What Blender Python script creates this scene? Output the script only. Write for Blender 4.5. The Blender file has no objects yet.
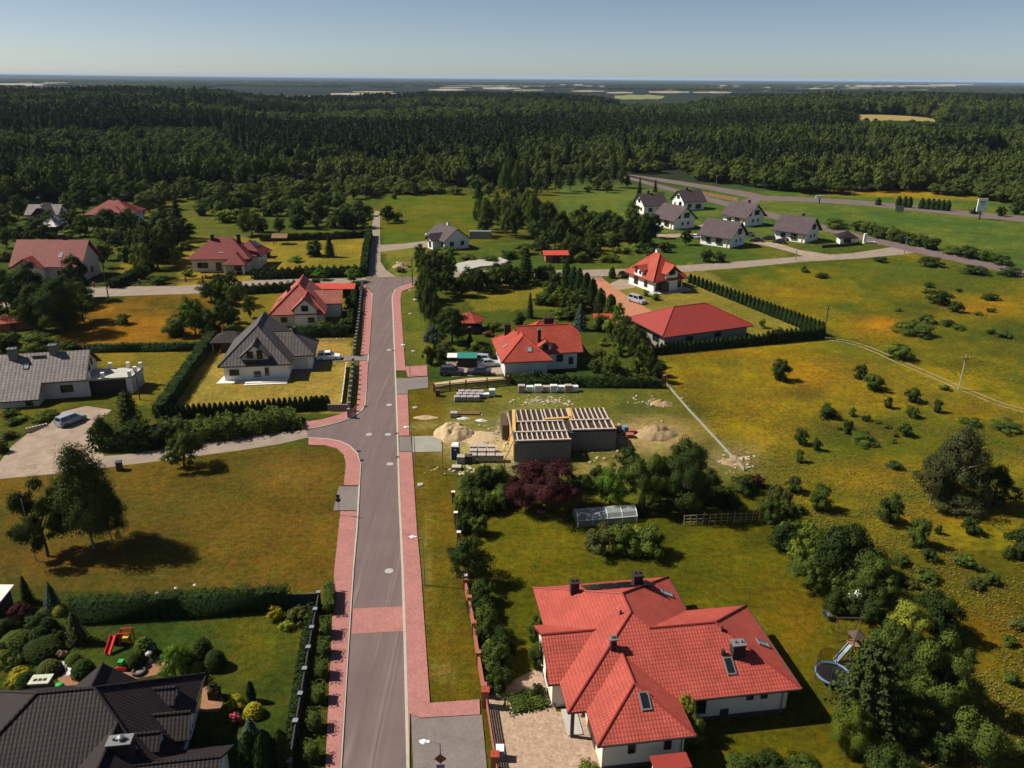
import bpy, math, random
import numpy as np
from mathutils import Vector, Matrix
C = bpy.context.scene
COL = C.collection
# ------------------------------------------------------------------ camera, sky, sun, exposure
F, H, YH = 790.0, 52.0, 78.0
ROLL = math.atan(0.007)
PITCH = math.atan((384 - YH) * math.cos(ROLL) / F)
_r0 = np.array([1., 0, 0]); FWD = np.array([0, math.cos(PITCH), -math.sin(PITCH)]); _u0 = np.array([0, math.sin(PITCH), math.cos(PITCH)])
CR = math.cos(ROLL) * _r0 + math.sin(ROLL) * _u0
CU = -math.sin(ROLL) * _r0 + math.cos(ROLL) * _u0
CAMP = np.array([0, 0, H])
cam = bpy.data.cameras.new('camera')
cam.sensor_fit = 'HORIZONTAL'; cam.sensor_width = 36.0; cam.lens = F / 1024 * 36.0
cam.clip_start = 0.5; cam.clip_end = 120000
cam_o = bpy.data.objects.new('camera', cam); COL.objects.link(cam_o)
cam_o.matrix_world = Matrix(((CR[0], CU[0], -FWD[0], 0), (CR[1], CU[1], -FWD[1], 0), (CR[2], CU[2], -FWD[2], H), (0, 0, 0, 1)))
C.camera = cam_o
SUN_EL, SUN_AZ = 46.0, -81.0          # azimuth clockwise from +Y (straight ahead)
W = bpy.data.worlds.new('World'); C.world = W; W.use_nodes = True
wn = W.node_tree
sky = wn.nodes.new('ShaderNodeTexSky'); sky.sky_type = 'NISHITA'; sky.sun_disc = False
sky.sun_elevation = math.radians(SUN_EL); sky.sun_rotation = math.radians(SUN_AZ)
sky.altitude = 150; sky.air_density = 0.5; sky.dust_density = 0.5; sky.ozone_density = 0.0
bg = wn.nodes['Background']; bg.inputs['Strength'].default_value = 0.060
cool = wn.nodes.new('ShaderNodeMix'); cool.data_type = 'RGBA'; cool.blend_type = 'MULTIPLY'; cool.inputs[0].default_value = 1.0; cool.inputs[7].default_value = (1.03, 1.0, 0.93, 1)   # the photo's muted blue
wn.links.new(sky.outputs['Color'], cool.inputs[6]); wn.links.new(cool.outputs[2], bg.inputs['Color'])
sl = bpy.data.lights.new('sun', 'SUN'); sl.energy = 4.7; sl.angle = math.radians(0.5); sl.color = (1.0, 0.94, 0.81)
sun_o = bpy.data.objects.new('sun', sl); COL.objects.link(sun_o)
_sd = Vector((math.sin(math.radians(SUN_AZ)) * math.cos(math.radians(SUN_EL)), math.cos(math.radians(SUN_AZ)) * math.cos(math.radians(SUN_EL)), math.sin(math.radians(SUN_EL))))
sun_o.rotation_euler = (-_sd).to_track_quat('-Z', 'Y').to_euler(); sun_o.location = (-60, 60, 120)
C.view_settings.view_transform = 'Standard'; C.view_settings.look = 'None'
C.view_settings.exposure = 0.62; C.view_settings.gamma = 1.0; C.view_settings.use_curve_mapping = False
C.render.engine = 'CYCLES'
C.cycles.use_denoising = True
C.cycles.max_bounces = 5; C.cycles.diffuse_bounces = 2; C.cycles.glossy_bounces = 2; C.cycles.transmission_bounces = 4
C.cycles.transparent_max_bounces = 8; C.cycles.volume_bounces = 0; C.cycles.caustics_reflective = False; C.cycles.caustics_refractive = False
# ------------------------------------------------------------------ where a thing of the photo stands on the ground
def G(px, py, z=0.0):
    d = (px - 512) / F * CR - (py - 384) / F * CU + FWD
    return CAMP + (z - H) / d[2] * d
def proj(p):
    q = np.asarray(p, float) - CAMP; w = q @ FWD
    return 512 + F * (q @ CR) / w, 384 - F * (q @ CU) / w
def height_of(px, pyb, pyt):
    b = G(px, pyb); lo, hi = 0.0, 51.0
    for _ in range(40):
        m = (lo + hi) / 2
        if proj(b + np.array([0, 0, m]))[1] > pyt: lo = m
        else: hi = m
    return lo
def ppm(py): return math.cos(PITCH) * (py - YH) / H
# ------------------------------------------------------------------ objects
def tag(o, label=None, cat=None, group=None, kind=None):
    if label: o['label'] = label
    if cat: o['category'] = cat
    if group: o['group'] = group
    if kind: o['kind'] = kind
    return o
def thing(name, label, cat, loc=(0, 0, 0), rotz=0.0, group=None):
    o = bpy.data.objects.new(name, None); COL.objects.link(o)
    o.empty_display_size = 0.3
    o.location = loc; o.rotation_euler = (0, 0, rotz)
    return tag(o, label, cat, group)
class MB:
    def __init__(s): s.v = []; s.f = []; s.m = []
    def add(s, vs, fs, mat=0):
        n = len(s.v); s.v += [tuple(map(float, p)) for p in vs]
        s.f += [tuple(n + i for i in f) for f in fs]; s.m += [mat] * len(fs)
    def poly(s, vs, mat=0): s.add(vs, [tuple(range(len(vs)))], mat)
    def box(s, c, d, rz=0.0, mat=0, z0=True):
        """box of size d; c is the middle of its bottom (z0) or its centre"""
        x, y, z = d[0] / 2, d[1] / 2, d[2]; zb = 0 if z0 else -z / 2
        cs, sn = math.cos(rz), math.sin(rz)
        vs = [(c[0] + a * cs - b * sn, c[1] + a * sn + b * cs, c[2] + zb + h) for h in (0, z) for a, b in ((-x, -y), (x, -y), (x, y), (-x, y))]
        s.add(vs, [(3, 2, 1, 0), (4, 5, 6, 7), (0, 1, 5, 4), (1, 2, 6, 5), (2, 3, 7, 6), (3, 0, 4, 7)], mat)
    def prism(s, pl, z0, z1, mat=0, side=None):
        n = len(pl)
        if sum(pl[i][0] * pl[(i + 1) % n][1] - pl[(i + 1) % n][0] * pl[i][1] for i in range(n)) < 0: pl = pl[::-1]
        vs = [(p[0], p[1], z0) for p in pl] + [(p[0], p[1], z1) for p in pl]
        s.add(vs, [tuple(range(n, 2 * n)), tuple(range(n - 1, -1, -1))], mat)
        s.add(vs, [(i, (i + 1) % n, n + (i + 1) % n, n + i) for i in range(n)], mat if side is None else side)
    def tube(s, p0, p1, r0, r1=None, n=8, mat=0, cap=True):
        r1 = r0 if r1 is None else r1
        p0, p1 = Vector(p0), Vector(p1); d = (p1 - p0)
        if d.length < 1e-6: return
        d.normalize(); a = d.orthogonal().normalized(); b = d.cross(a)
        vs = []
        for p, r in ((p0, r0), (p1, r1)):
            for i in range(n):
                t = 2 * math.pi * i / n; vs.append(p + a * (r * math.cos(t)) + b * (r * math.sin(t)))
        fs = [(i, (i + 1) % n, n + (i + 1) % n, n + i) for i in range(n)]
        if cap: fs += [tuple(range(n - 1, -1, -1)), tuple(range(n, 2 * n))]
        s.add(vs, fs, mat)
    def lathe(s, prof, n=16, c=(0, 0, 0), mat=0):
        vs = [(c[0] + r * math.cos(2 * math.pi * i / n), c[1] + r * math.sin(2 * math.pi * i / n), c[2] + z) for r, z in prof for i in range(n)]
        fs = [(k * n + i, k * n + (i + 1) % n, (k + 1) * n + (i + 1) % n, (k + 1) * n + i) for k in range(len(prof) - 1) for i in range(n)]
        s.add(vs, fs, mat)
    def beam(s, p0, p1, w, h, mat=0):
        """square bar from p0 to p1, w across, h high"""
        p0, p1 = Vector(p0), Vector(p1); d = (p1 - p0).normalized()
        a = d.cross(Vector((0, 0, 1)));
        if a.length < 1e-4: a = Vector((1, 0, 0))
        a.normalize(); b = a.cross(d).normalized()
        vs = [p + a * (sx * w / 2) + b * (sy * h / 2) for p in (p0, p1) for sx, sy in ((-1, -1), (1, -1), (1, 1), (-1, 1))]
        s.add(vs, [(3, 2, 1, 0), (4, 5, 6, 7), (0, 1, 5, 4), (1, 2, 6, 5), (2, 3, 7, 6), (3, 0, 4, 7)], mat)
    def build(s, name, mats, parent=None, smooth=False):
        if not isinstance(mats, (list, tuple)): mats = [mats]
        me = bpy.data.meshes.new(name); me.from_pydata(s.v, [], s.f)
        for m in mats: me.materials.append(m)
        me.polygons.foreach_set('material_index', s.m)
        if smooth: me.polygons.foreach_set('use_smooth', [True] * len(s.f))
        auto_uv(me); me.update()
        o = bpy.data.objects.new(name, me); COL.objects.link(o)
        if parent: o.parent = parent
        return o
def auto_uv(me):
    uv = me.uv_layers.new(name='UVMap'); dat = np.zeros(len(me.loops) * 2, np.float32)
    vs = me.vertices; Z = Vector((0, 0, 1))
    for p in me.polygons:
        n = p.normal; t = Z.cross(n)
        if t.length < 1e-3: t = Vector((1, 0, 0))
        t.normalize(); b = n.cross(t)
        for li in p.loop_indices:
            co = vs[me.loops[li].vertex_index].co
            dat[2 * li] = co.dot(t); dat[2 * li + 1] = co.dot(b)
    uv.data.foreach_set('uv', dat)
def copy_tree(o, parent=None):
    c = o.copy(); COL.objects.link(c); c.parent = parent
    for ch in o.children: copy_tree(ch, c)
    return c
def structure(name, mb, mat):
    o = mb.build(name, mat); o['kind'] = 'structure'; return o
# ------------------------------------------------------------------ materials
def lin(r, g, b): return tuple(((c / 255) / 12.92 if c / 255 <= 0.04045 else ((c / 255 + 0.055) / 1.055) ** 2.4) for c in (r, g, b))
class NT:
    def __init__(s, name):
        s.m = bpy.data.materials.new(name); s.m.use_nodes = True; s.t = s.m.node_tree
        s.b = s.t.nodes['Principled BSDF']; s.out = s.t.nodes['Material Output']
    def n(s, typ, **k):
        o = s.t.nodes.new(typ)
        for a, v in k.items():
            if hasattr(o, a): setattr(o, a, v)
        return o
    def l(s, a, b): s.t.links.new(a, b)
    def val(s, x, inp):
        if hasattr(x, 'is_linked'): s.l(x, inp)
        else: inp.default_value = x
    def coord(s, which='Object'): return s.n('ShaderNodeTexCoord').outputs[which]
    def noise(s, scale, detail=3, rough=0.6, vec=None, dist=0.0):
        o = s.n('ShaderNodeTexNoise'); o.inputs['Scale'].default_value = scale; o.inputs['Detail'].default_value = detail
        o.inputs['Roughness'].default_value = rough; o.inputs['Distortion'].default_value = dist
        if vec is not None: s.l(vec, o.inputs['Vector'])
        return o.outputs['Fac']
    def math(s, op, a, b=0.0, c=0.0):
        o = s.n('ShaderNodeMath', operation=op); s.val(a, o.inputs[0]); s.val(b, o.inputs[1]); s.val(c, o.inputs[2]); return o.outputs[0]
    def map(s, x, a, b, c, d):
        o = s.n('ShaderNodeMapRange'); s.val(x, o.inputs[0])
        for i, v in enumerate((a, b, c, d)): o.inputs[i + 1].default_value = v
        return o.outputs[0]
    def mix(s, fac, a, b, blend='MIX'):
        o = s.n('ShaderNodeMix', data_type='RGBA', blend_type=blend); s.val(fac, o.inputs[0])
        for x, i in ((a, 6), (b, 7)):
            if hasattr(x, 'is_linked'): s.l(x, o.inputs[i])
            else: o.inputs[i].default_value = (*x[:3], 1)
        return o.outputs[2]
    def scale(s, col, f):
        o = s.n('ShaderNodeVectorMath', operation='SCALE')
        if hasattr(col, 'is_linked'): s.l(col, o.inputs[0])
        else: o.inputs[0].default_value = col[:3]
        s.val(f, o.inputs['Scale']); return o.outputs[0]
    def bump(s, h, dist=0.02, strength=1.0):
        o = s.n('ShaderNodeBump'); o.inputs['Strength'].default_value = strength; o.inputs['Distance'].default_value = dist
        s.l(h, o.inputs['Height']); s.l(o.outputs[0], s.b.inputs['Normal'])
    def done(s, col=None, rough=0.8, spec=0.3, metal=0.0):
        if col is not None:
            if hasattr(col, 'is_linked'): s.l(col, s.b.inputs['Base Color'])
            else: s.b.inputs['Base Color'].default_value = (*col[:3], 1)
        s.val(rough, s.b.inputs['Roughness']); s.b.inputs['Specular IOR Level'].default_value = spec
        s.b.inputs['Metallic'].default_value = metal
        return s.m
def plain(name, col, rough=0.7, var=0.25, scale=1.2, spec=0.3, metal=0.0, bump=0.0):
    k = NT(name); co = k.coord('Object')
    f = k.map(k.noise(scale, 5, 0.65, co), 0.25, 0.75, 1 - var, 1 + var)
    if bump: k.bump(k.noise(scale * 6, 4, 0.7, co), bump)
    return k.done(k.scale(col, f), rough, spec, metal)
def tiles(name, col, uw=0.30, vh=0.36, dist=0.06, rough=0.62, var=0.12, joint_shade=0.55, spec=0.16):
    """profiled roof tiles: rounded pans across, stepped courses down the slope"""
    k = NT(name); uv = k.coord('UV'); sp = k.n('ShaderNodeSeparateXYZ'); k.l(uv, sp.inputs[0])
    u = k.math('DIVIDE', sp.outputs[0], uw); v = k.math('DIVIDE', sp.outputs[1], vh)
    fu = k.math('FRACT', u); fv = k.math('FRACT', v)
    wave = k.math('SINE', k.math('MULTIPLY', fu, math.pi))
    step = k.math('SUBTRACT', 1.0, fv)
    h = k.math('ADD', k.math('MULTIPLY', wave, 0.55), k.math('MULTIPLY', step, 0.75))
    k.bump(h, dist)
    cu = k.n('ShaderNodeCombineXYZ'); k.l(k.math('FLOOR', u), cu.inputs[0]); k.l(k.math('FLOOR', v), cu.inputs[1])
    wn_ = k.n('ShaderNodeTexWhiteNoise', noise_dimensions='2D'); k.l(cu.outputs[0], wn_.inputs[0])
    f = k.map(wn_.outputs['Value'], 0, 1, 1 - var, 1 + var)
    f = k.math('MULTIPLY', f, k.map(k.noise(0.45, 5, 0.7, k.coord('Object')), 0.35, 0.65, 0.84, 1.12))
    gap = k.math('LESS_THAN', k.math('MINIMUM', k.math('MULTIPLY', fv, vh), k.math('MULTIPLY', fu, uw)), 0.045)   # joint between two tiles; the overlap's shadow is put into the colour
    f = k.math('MULTIPLY', f, k.math('SUBTRACT', 1.0, k.math('MULTIPLY', gap, joint_shade)))
    return k.done(k.scale(col, f), rough, spec)
M = {}
M['tile_red'] = tiles('red_roof_tile', (0.38, 0.072, 0.052), uw=.28, vh=.34, joint_shade=.45, dist=.045, var=.07)
M['tile_red2'] = tiles('old_red_roof_tile', (0.33, 0.058, 0.036), dist=0.03, joint_shade=0.3)
M['tile_maroon'] = tiles('maroon_roof_tile', (0.19, 0.034, 0.032), dist=0.03, joint_shade=0.3)
M['tile_brick'] = tiles('dull_red_roof_tile', (0.20, 0.042, 0.034), dist=0.03, joint_shade=0.3)
M['tile_pink'] = tiles('faded_red_roof_tile', (0.32, 0.095, 0.075), dist=0.03, joint_shade=0.3)
M['tile_dark'] = tiles('charcoal_roof_tile', (0.026, 0.0185, 0.019), uw=0.30, vh=0.34, dist=.05, joint_shade=0.6, var=.1)
M['tile_dark2'] = tiles('grey_roof_tile', (0.085, 0.072, 0.074), uw=0.6, vh=0.5, dist=0.05, joint_shade=0.55)
M['tile_grey'] = tiles('pale_grey_roof_tile', (0.17, 0.145, 0.138), uw=0.62, vh=0.6, dist=0.05, joint_shade=0.5)
M['tile_brown'] = tiles('brown_grey_roof_tile', (0.075, 0.054, 0.058), dist=0.02, joint_shade=0.25)
M['sheet_red'] = plain('red_sheet_roof', (0.25, 0.036, 0.028), 0.5, 0.08, 0.6)
M['sheet_orange'] = plain('bright_red_sheet_roof', (0.46, 0.060, 0.032), 0.5, 0.1, 0.6)
M['fascia_dark'] = plain('dark_fascia', (0.035, 0.026, 0.024), 0.6, 0.15)
M['fascia_red'] = plain('red_fascia', (0.14, 0.022, 0.02), 0.6, 0.15)
M['white_wall'] = plain('white_render', (0.80, 0.765, 0.72), 0.85, 0.07, 0.6, bump=0.004)
M['cream_wall'] = plain('cream_render', (0.70, 0.64, 0.54), 0.85, 0.08, 0.6, bump=0.004)
M['grey_wall'] = plain('grey_render', (0.56, 0.55, 0.54), 0.85, 0.1, 0.6, bump=0.004)
M['pink_wall'] = plain('pinkish_render', (0.62, 0.52, 0.485), 0.85, 0.08, 0.6, bump=0.004)
M['barn_wall'] = plain('rough_stone_wall', (0.24, 0.22, 0.19), 0.9, 0.3, 2.5, bump=0.03)
M['plinth'] = plain('dark_plinth', (0.07, 0.055, 0.05), 0.85, 0.2, 3)
M['block'] = plain('raw_block_wall', (0.20, 0.185, 0.18), 0.9, 0.5, 3.5, bump=0.05)
M['trellis'] = plain('weathered_trellis', (0.36, 0.29, 0.16), 0.85, 0.2, 3)
M['dull_concrete'] = plain('dull_concrete', (0.25, 0.235, 0.19), 0.9, 0.2, 3)
M['cover'] = plain('weathered_cover', (0.34, 0.32, 0.29), 0.9, 0.2, 3)
M['rafter'] = plain('pale_rafter', (0.46, 0.36, 0.30), 0.85, 0.3, 3)
M['glass'] = plain('window_glass', (0.012, 0.015, 0.02), 0.08, 0.1, 0.5, spec=0.6)
M['glass_pale'] = plain('skylight_glass', (0.25, 0.29, 0.33), 0.1, 0.1, 0.5, spec=0.8)
M['frame_dark'] = plain('dark_window_frame', (0.05, 0.035, 0.03), 0.5, 0.1)
M['frame_white'] = plain('white_window_frame', (0.7, 0.7, 0.7), 0.4, 0.05)
M['frame_grey'] = plain('grey_metal_frame', (0.22, 0.22, 0.22), 0.4, 0.1, metal=0.4)
M['chimney'] = plain('dark_chimney_brick', (0.034, 0.020, 0.02), 0.85, 0.3, 5)
M['chimney_grey'] = plain('grey_chimney', (0.18, 0.155, 0.15), 0.85, 0.25, 5)
M['brick_red'] = plain('red_brick', (0.30, 0.10, 0.07), 0.85, 0.3, 6)
M['concrete'] = plain('concrete', (0.38, 0.36, 0.33), 0.9, 0.15, 2)
M['pale_cap'] = plain('pale_concrete_cap', (0.62, 0.58, 0.55), 0.85, 0.1, 3)
M['steel'] = plain('galvanised_steel', (0.30, 0.31, 0.32), 0.45, 0.1, 3, metal=0.5)
M['steel_dark'] = plain('dark_steel', (0.05, 0.05, 0.055), 0.5, 0.2, 3)
M['wood_dark'] = plain('dark_weathered_wood', (0.075, 0.05, 0.035), 0.8, 0.3, 4)
M['wood'] = plain('brown_wood', (0.20, 0.11, 0.055), 0.8, 0.3, 4)
M['wood_pale'] = plain('pale_sawn_timber', (0.46, 0.36, 0.30), 0.8, 0.15, 4)
M['wood_yellow'] = plain('fresh_yellow_timber', (0.55, 0.33, 0.10), 0.8, 0.2, 4)
M['deck_dark'] = plain('dark_bitumen_deck', (0.032, 0.021, 0.018), 0.9, 0.2, 3)  # even dark brown, also the painted shade under the open joists
M['plastic_white'] = plain('white_plastic', (0.75, 0.75, 0.76), 0.4, 0.04)
M['plastic_blue'] = plain('dark_blue_plastic', (0.018, 0.035, 0.10), 0.45, 0.1)
M['plastic_red'] = plain('red_plastic', (0.62, 0.02, 0.02), 0.4, 0.06)
M['plastic_yellow'] = plain('yellow_plastic', (0.65, 0.38, 0.04), 0.4, 0.06)
M['plastic_green'] = plain('green_plastic', (0.03, 0.30, 0.06), 0.45, 0.1)
M['tarp_green'] = plain('teal_tarpaulin', (0.02, 0.17, 0.13), 0.6, 0.15)
M['foil_white'] = plain('white_foil_wrap', (0.60, 0.62, 0.60), 0.45, 0.12, 3)
M['rubber'] = plain('black_rubber', (0.012, 0.012, 0.013), 0.8, 0.2)
M['sand'] = plain('sand', (0.42, 0.31, 0.175), 0.95, 0.15, 1.5, bump=0.05)
M['soil'] = plain('bare_soil', (0.30, 0.21, 0.115), 0.95, 0.25, 1.5, bump=0.08)
M['stone_white'] = plain('white_stone', (0.66, 0.63, 0.58), 0.9, 0.15, 4, bump=0.02)
M['solar'] = plain('dark_solar_panel', (0.012, 0.014, 0.025), 0.15, 0.1, 2, spec=0.6)
M['blue_pad'] = plain('blue_padding', (0.10, 0.16, 0.28), 0.6, 0.1)
M['net'] = plain('dark_netting', (0.03, 0.025, 0.022), 0.9, 0.2)
def paint(name, col, rough=0.25, metal=0.0): return plain(name, col, rough, 0.03, 1, spec=0.5, metal=metal)
M['car_silver'] = paint('silver_car_paint', (0.42, 0.44, 0.47), 0.3, 0.3); M['car_blue'] = paint('pale_blue_car_paint', (0.30, 0.36, 0.44), 0.3, 0.2)
M['car_white'] = paint('white_car_paint', (0.75, 0.75, 0.75)); M['car_dark'] = paint('dark_car_paint', (0.025, 0.027, 0.035)); M['car_plum'] = paint('dark_violet_car_paint', (0.045, 0.04, 0.07))
M['lamp_glass'] = plain('headlight_glass', (0.6, 0.6, 0.6), 0.1, 0.02, spec=0.8); M['tail_red'] = plain('tail_light_red', (0.35, 0.01, 0.01), 0.2, 0.02)
# ------------------------------------------------------------------ the ground: one sheet from behind the camera to the horizon
RNG = np.random.default_rng(5)
_tab = RNG.random((256, 256)).astype(np.float64)
def vnoise(x, y):
    xi = np.floor(x).astype(int); yi = np.floor(y).astype(int); fx = x - xi; fy = y - yi
    fx = fx * fx * (3 - 2 * fx); fy = fy * fy * (3 - 2 * fy)
    a = _tab[xi % 256, yi % 256]; b = _tab[(xi + 1) % 256, yi % 256]; c = _tab[xi % 256, (yi + 1) % 256]; d = _tab[(xi + 1) % 256, (yi + 1) % 256]
    return (a * (1 - fx) + b * fx) * (1 - fy) + (c * (1 - fx) + d * fx) * fy
def fbm(x, y, o=4, g=0.55):
    s = 0; w = 1; t = 0
    for k in range(o):
        s = s + w * vnoise(x * 2 ** k + 17.3 * k, y * 2 ** k + 9.1 * k); t += w; w *= g
    return s / t
def sstep(a, b, x):
    t = np.clip((x - a) / (b - a), 0, 1); return t * t * (3 - 2 * t)
def skyline(px): return np.interp(px, [-300, 0, 120, 225, 240, 300, 400, 420, 480, 560, 600, 630, 660, 690, 720, 770, 830, 900, 1000, 1300], [88, 88, 86.5, 88, 94, 97, 96, 94, 93, 94, 97, 101.5, 103, 99, 95, 91, 87.5, 87.5, 88.5, 89])   # how high the wood reaches in the distance
def terrain(x, y):
    x = np.asarray(x, float); y = np.asarray(y, float)
    d = np.hypot(x, y); px = 512 + 850 * x / np.maximum(y, 1.0)
    amp = np.clip(31.5 - (skyline(px) - 78) * 1350 / 908, 0, 23)
    ridge = sstep(430, 1350, d) * sstep(2350, 1450, d)
    z = amp * ridge + (1 - .75 * ridge) * 11.0 * (fbm(x / 330 + 1.7, y / 150, 2) - 0.5) * sstep(430, 800, d) * sstep(2600, 1800, d)
    far = 62 * sstep(15000, 24000, d) * sstep(60000, 30000, d) * sstep(420, -150, px) * (0.35 + 0.9 * fbm(x / 3500 + 5, y / 9000, 3))
    far = far + 26 * sstep(9000, 20000, d) * sstep(60000, 30000, d) * (fbm(x / 5000 + 2, y / 9000, 3) - 0.15)
    return np.where(y > 0, z + far, 0.0)
def G3(px, py):
    """ground point where the land beyond the village rises"""
    p = G(px, py)
    for _ in range(12):
        p = G(px, py, float(terrain(p[0], p[1])))
    return p
def pix(x, y):
    q = np.stack([x, y, np.full_like(x, -H)], -1) if not np.isscalar(x) else None
    w = np.maximum(q @ FWD, 1.0)
    return 512 + F * (q @ CR) / w, 384 - F * (q @ CU) / w
def inside(px, py, pl):
    r = np.zeros(px.shape, bool); n = len(pl)
    for i in range(n):
        x0, y0 = pl[i]; x1, y1 = pl[(i + 1) % n]
        if y0 == y1: continue
        c = ((y0 > py) != (y1 > py)) & (px < (x1 - x0) * (py - y0) / (y1 - y0) + x0); r ^= c
    return r
K_ALB = 0.70
def pc(r, g, b): return np.array(lin(r, g, b)) * [1.0, .99, float(np.interp(b / r, [.26, .40], [.34, 1.0]))] * K_ALB
ZONES = [  # outline in the photo, colour of the dry ground cover, colour of its greener patches, share of green
    ([(-400, 480), (0, 479), (240, 450), (305, 446), (335, 447), (346, 470), (336, 590), (-400, 600)], (116, 90, 34), (88, 80, 28), .5),
    ([(-400, 600), (60, 612), (300, 590), (300, 900), (-400, 900)], (95, 95, 30), (55, 74, 22), .62),
    ([(650, 350), (830, 338), (1500, 480), (1500, 1000), (740, 1000), (840, 700), (830, 600), (790, 540), (740, 470)], (160, 134, 36), (90, 98, 28), .62),
    ([(870, 560), (960, 545), (1100, 560), (1500, 700), (1500, 1000), (860, 1000), (850, 780), (880, 640)], (112, 98, 28), (72, 78, 20), .62),
    ([(680, 262), (900, 250), (1024, 272), (1500, 360), (1500, 500), (830, 342), (690, 275)], (136, 116, 30), (84, 94, 26), .62),
    ([(560, 150), (640, 165), (800, 180), (1400, 190), (1400, 280), (1024, 270), (900, 245), (740, 238), (560, 228)], (105, 112, 40), (76, 98, 36), .6),
    ([(800, 195), (1400, 215), (1400, 190), (800, 180)], (160, 125, 42), (120, 110, 40), .4),
    ([(450, 470), (760, 475), (800, 540), (850, 620), (868, 690), (832, 900), (470, 900)], (114, 102, 26), (84, 84, 20), .52),
    ([(422, 385), (672, 378), (748, 470), (700, 500), (440, 500)], (118, 112, 42), (82, 90, 32), .5),
    ([(452, 290), (560, 280), (560, 312), (480, 313)], (138, 118, 42), (110, 108, 36), .4),
    ([(440, 310), (640, 310), (665, 380), (430, 385)], (98, 95, 32), (62, 80, 24), .6),
    ([(398, 284), (420, 284), (434, 365), (404, 365)], (118, 112, 42), (98, 104, 34), .5),
    ([(406, 380), (440, 380), (452, 470), (484, 705), (428, 705)], (118, 96, 32), (92, 86, 26), .5),
    ([(196, 345), (350, 335), (350, 412), (160, 418)], (182, 144, 70), (150, 130, 56), .4),
    ([(90, 352), (206, 350), (160, 408), (130, 404)], (140, 116, 42), (112, 104, 34), .4),
    ([(80, 302), (225, 288), (228, 345), (60, 348)], (156, 106, 26), (92, 78, 22), .52),
    ([(94, 236), (146, 236), (122, 290), (90, 290)], (142, 118, 45), (110, 104, 36), .4),
    ([(176, 236), (368, 232), (366, 268), (260, 280), (180, 290)], (152, 126, 48), (120, 112, 40), .4),
    ([(236, 292), (356, 288), (352, 340), (236, 340)], (142, 114, 40), (115, 106, 36), .4),
    ([(180, 190), (372, 190), (368, 236), (180, 238)], (100, 100, 34), (72, 84, 26), .55),
    ([(382, 196), (486, 196), (486, 222), (440, 240), (382, 245)], (104, 98, 26), (82, 100, 22), .6),
    ([(381, 244), (430, 250), (420, 282), (392, 276)], (140, 122, 50), (110, 112, 40), .5),
    ([(440, 250), (560, 236), (740, 236), (900, 242), (740, 262), (575, 274), (450, 272)], (110, 106, 38), (74, 92, 28), .65),
    ([(608, 284), (690, 262), (822, 338), (660, 345), (600, 330)], (152, 132, 58), (128, 116, 46), .4),
    ([(-100, 190), (12, 190), (10, 212), (-100, 214)], (190, 140, 50), (150, 125, 40), .3),
    ([(0, 205), (120, 205), (120, 300), (-300, 340), (-300, 210)], (96, 96, 30), (60, 76, 22), .6),
]
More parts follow.
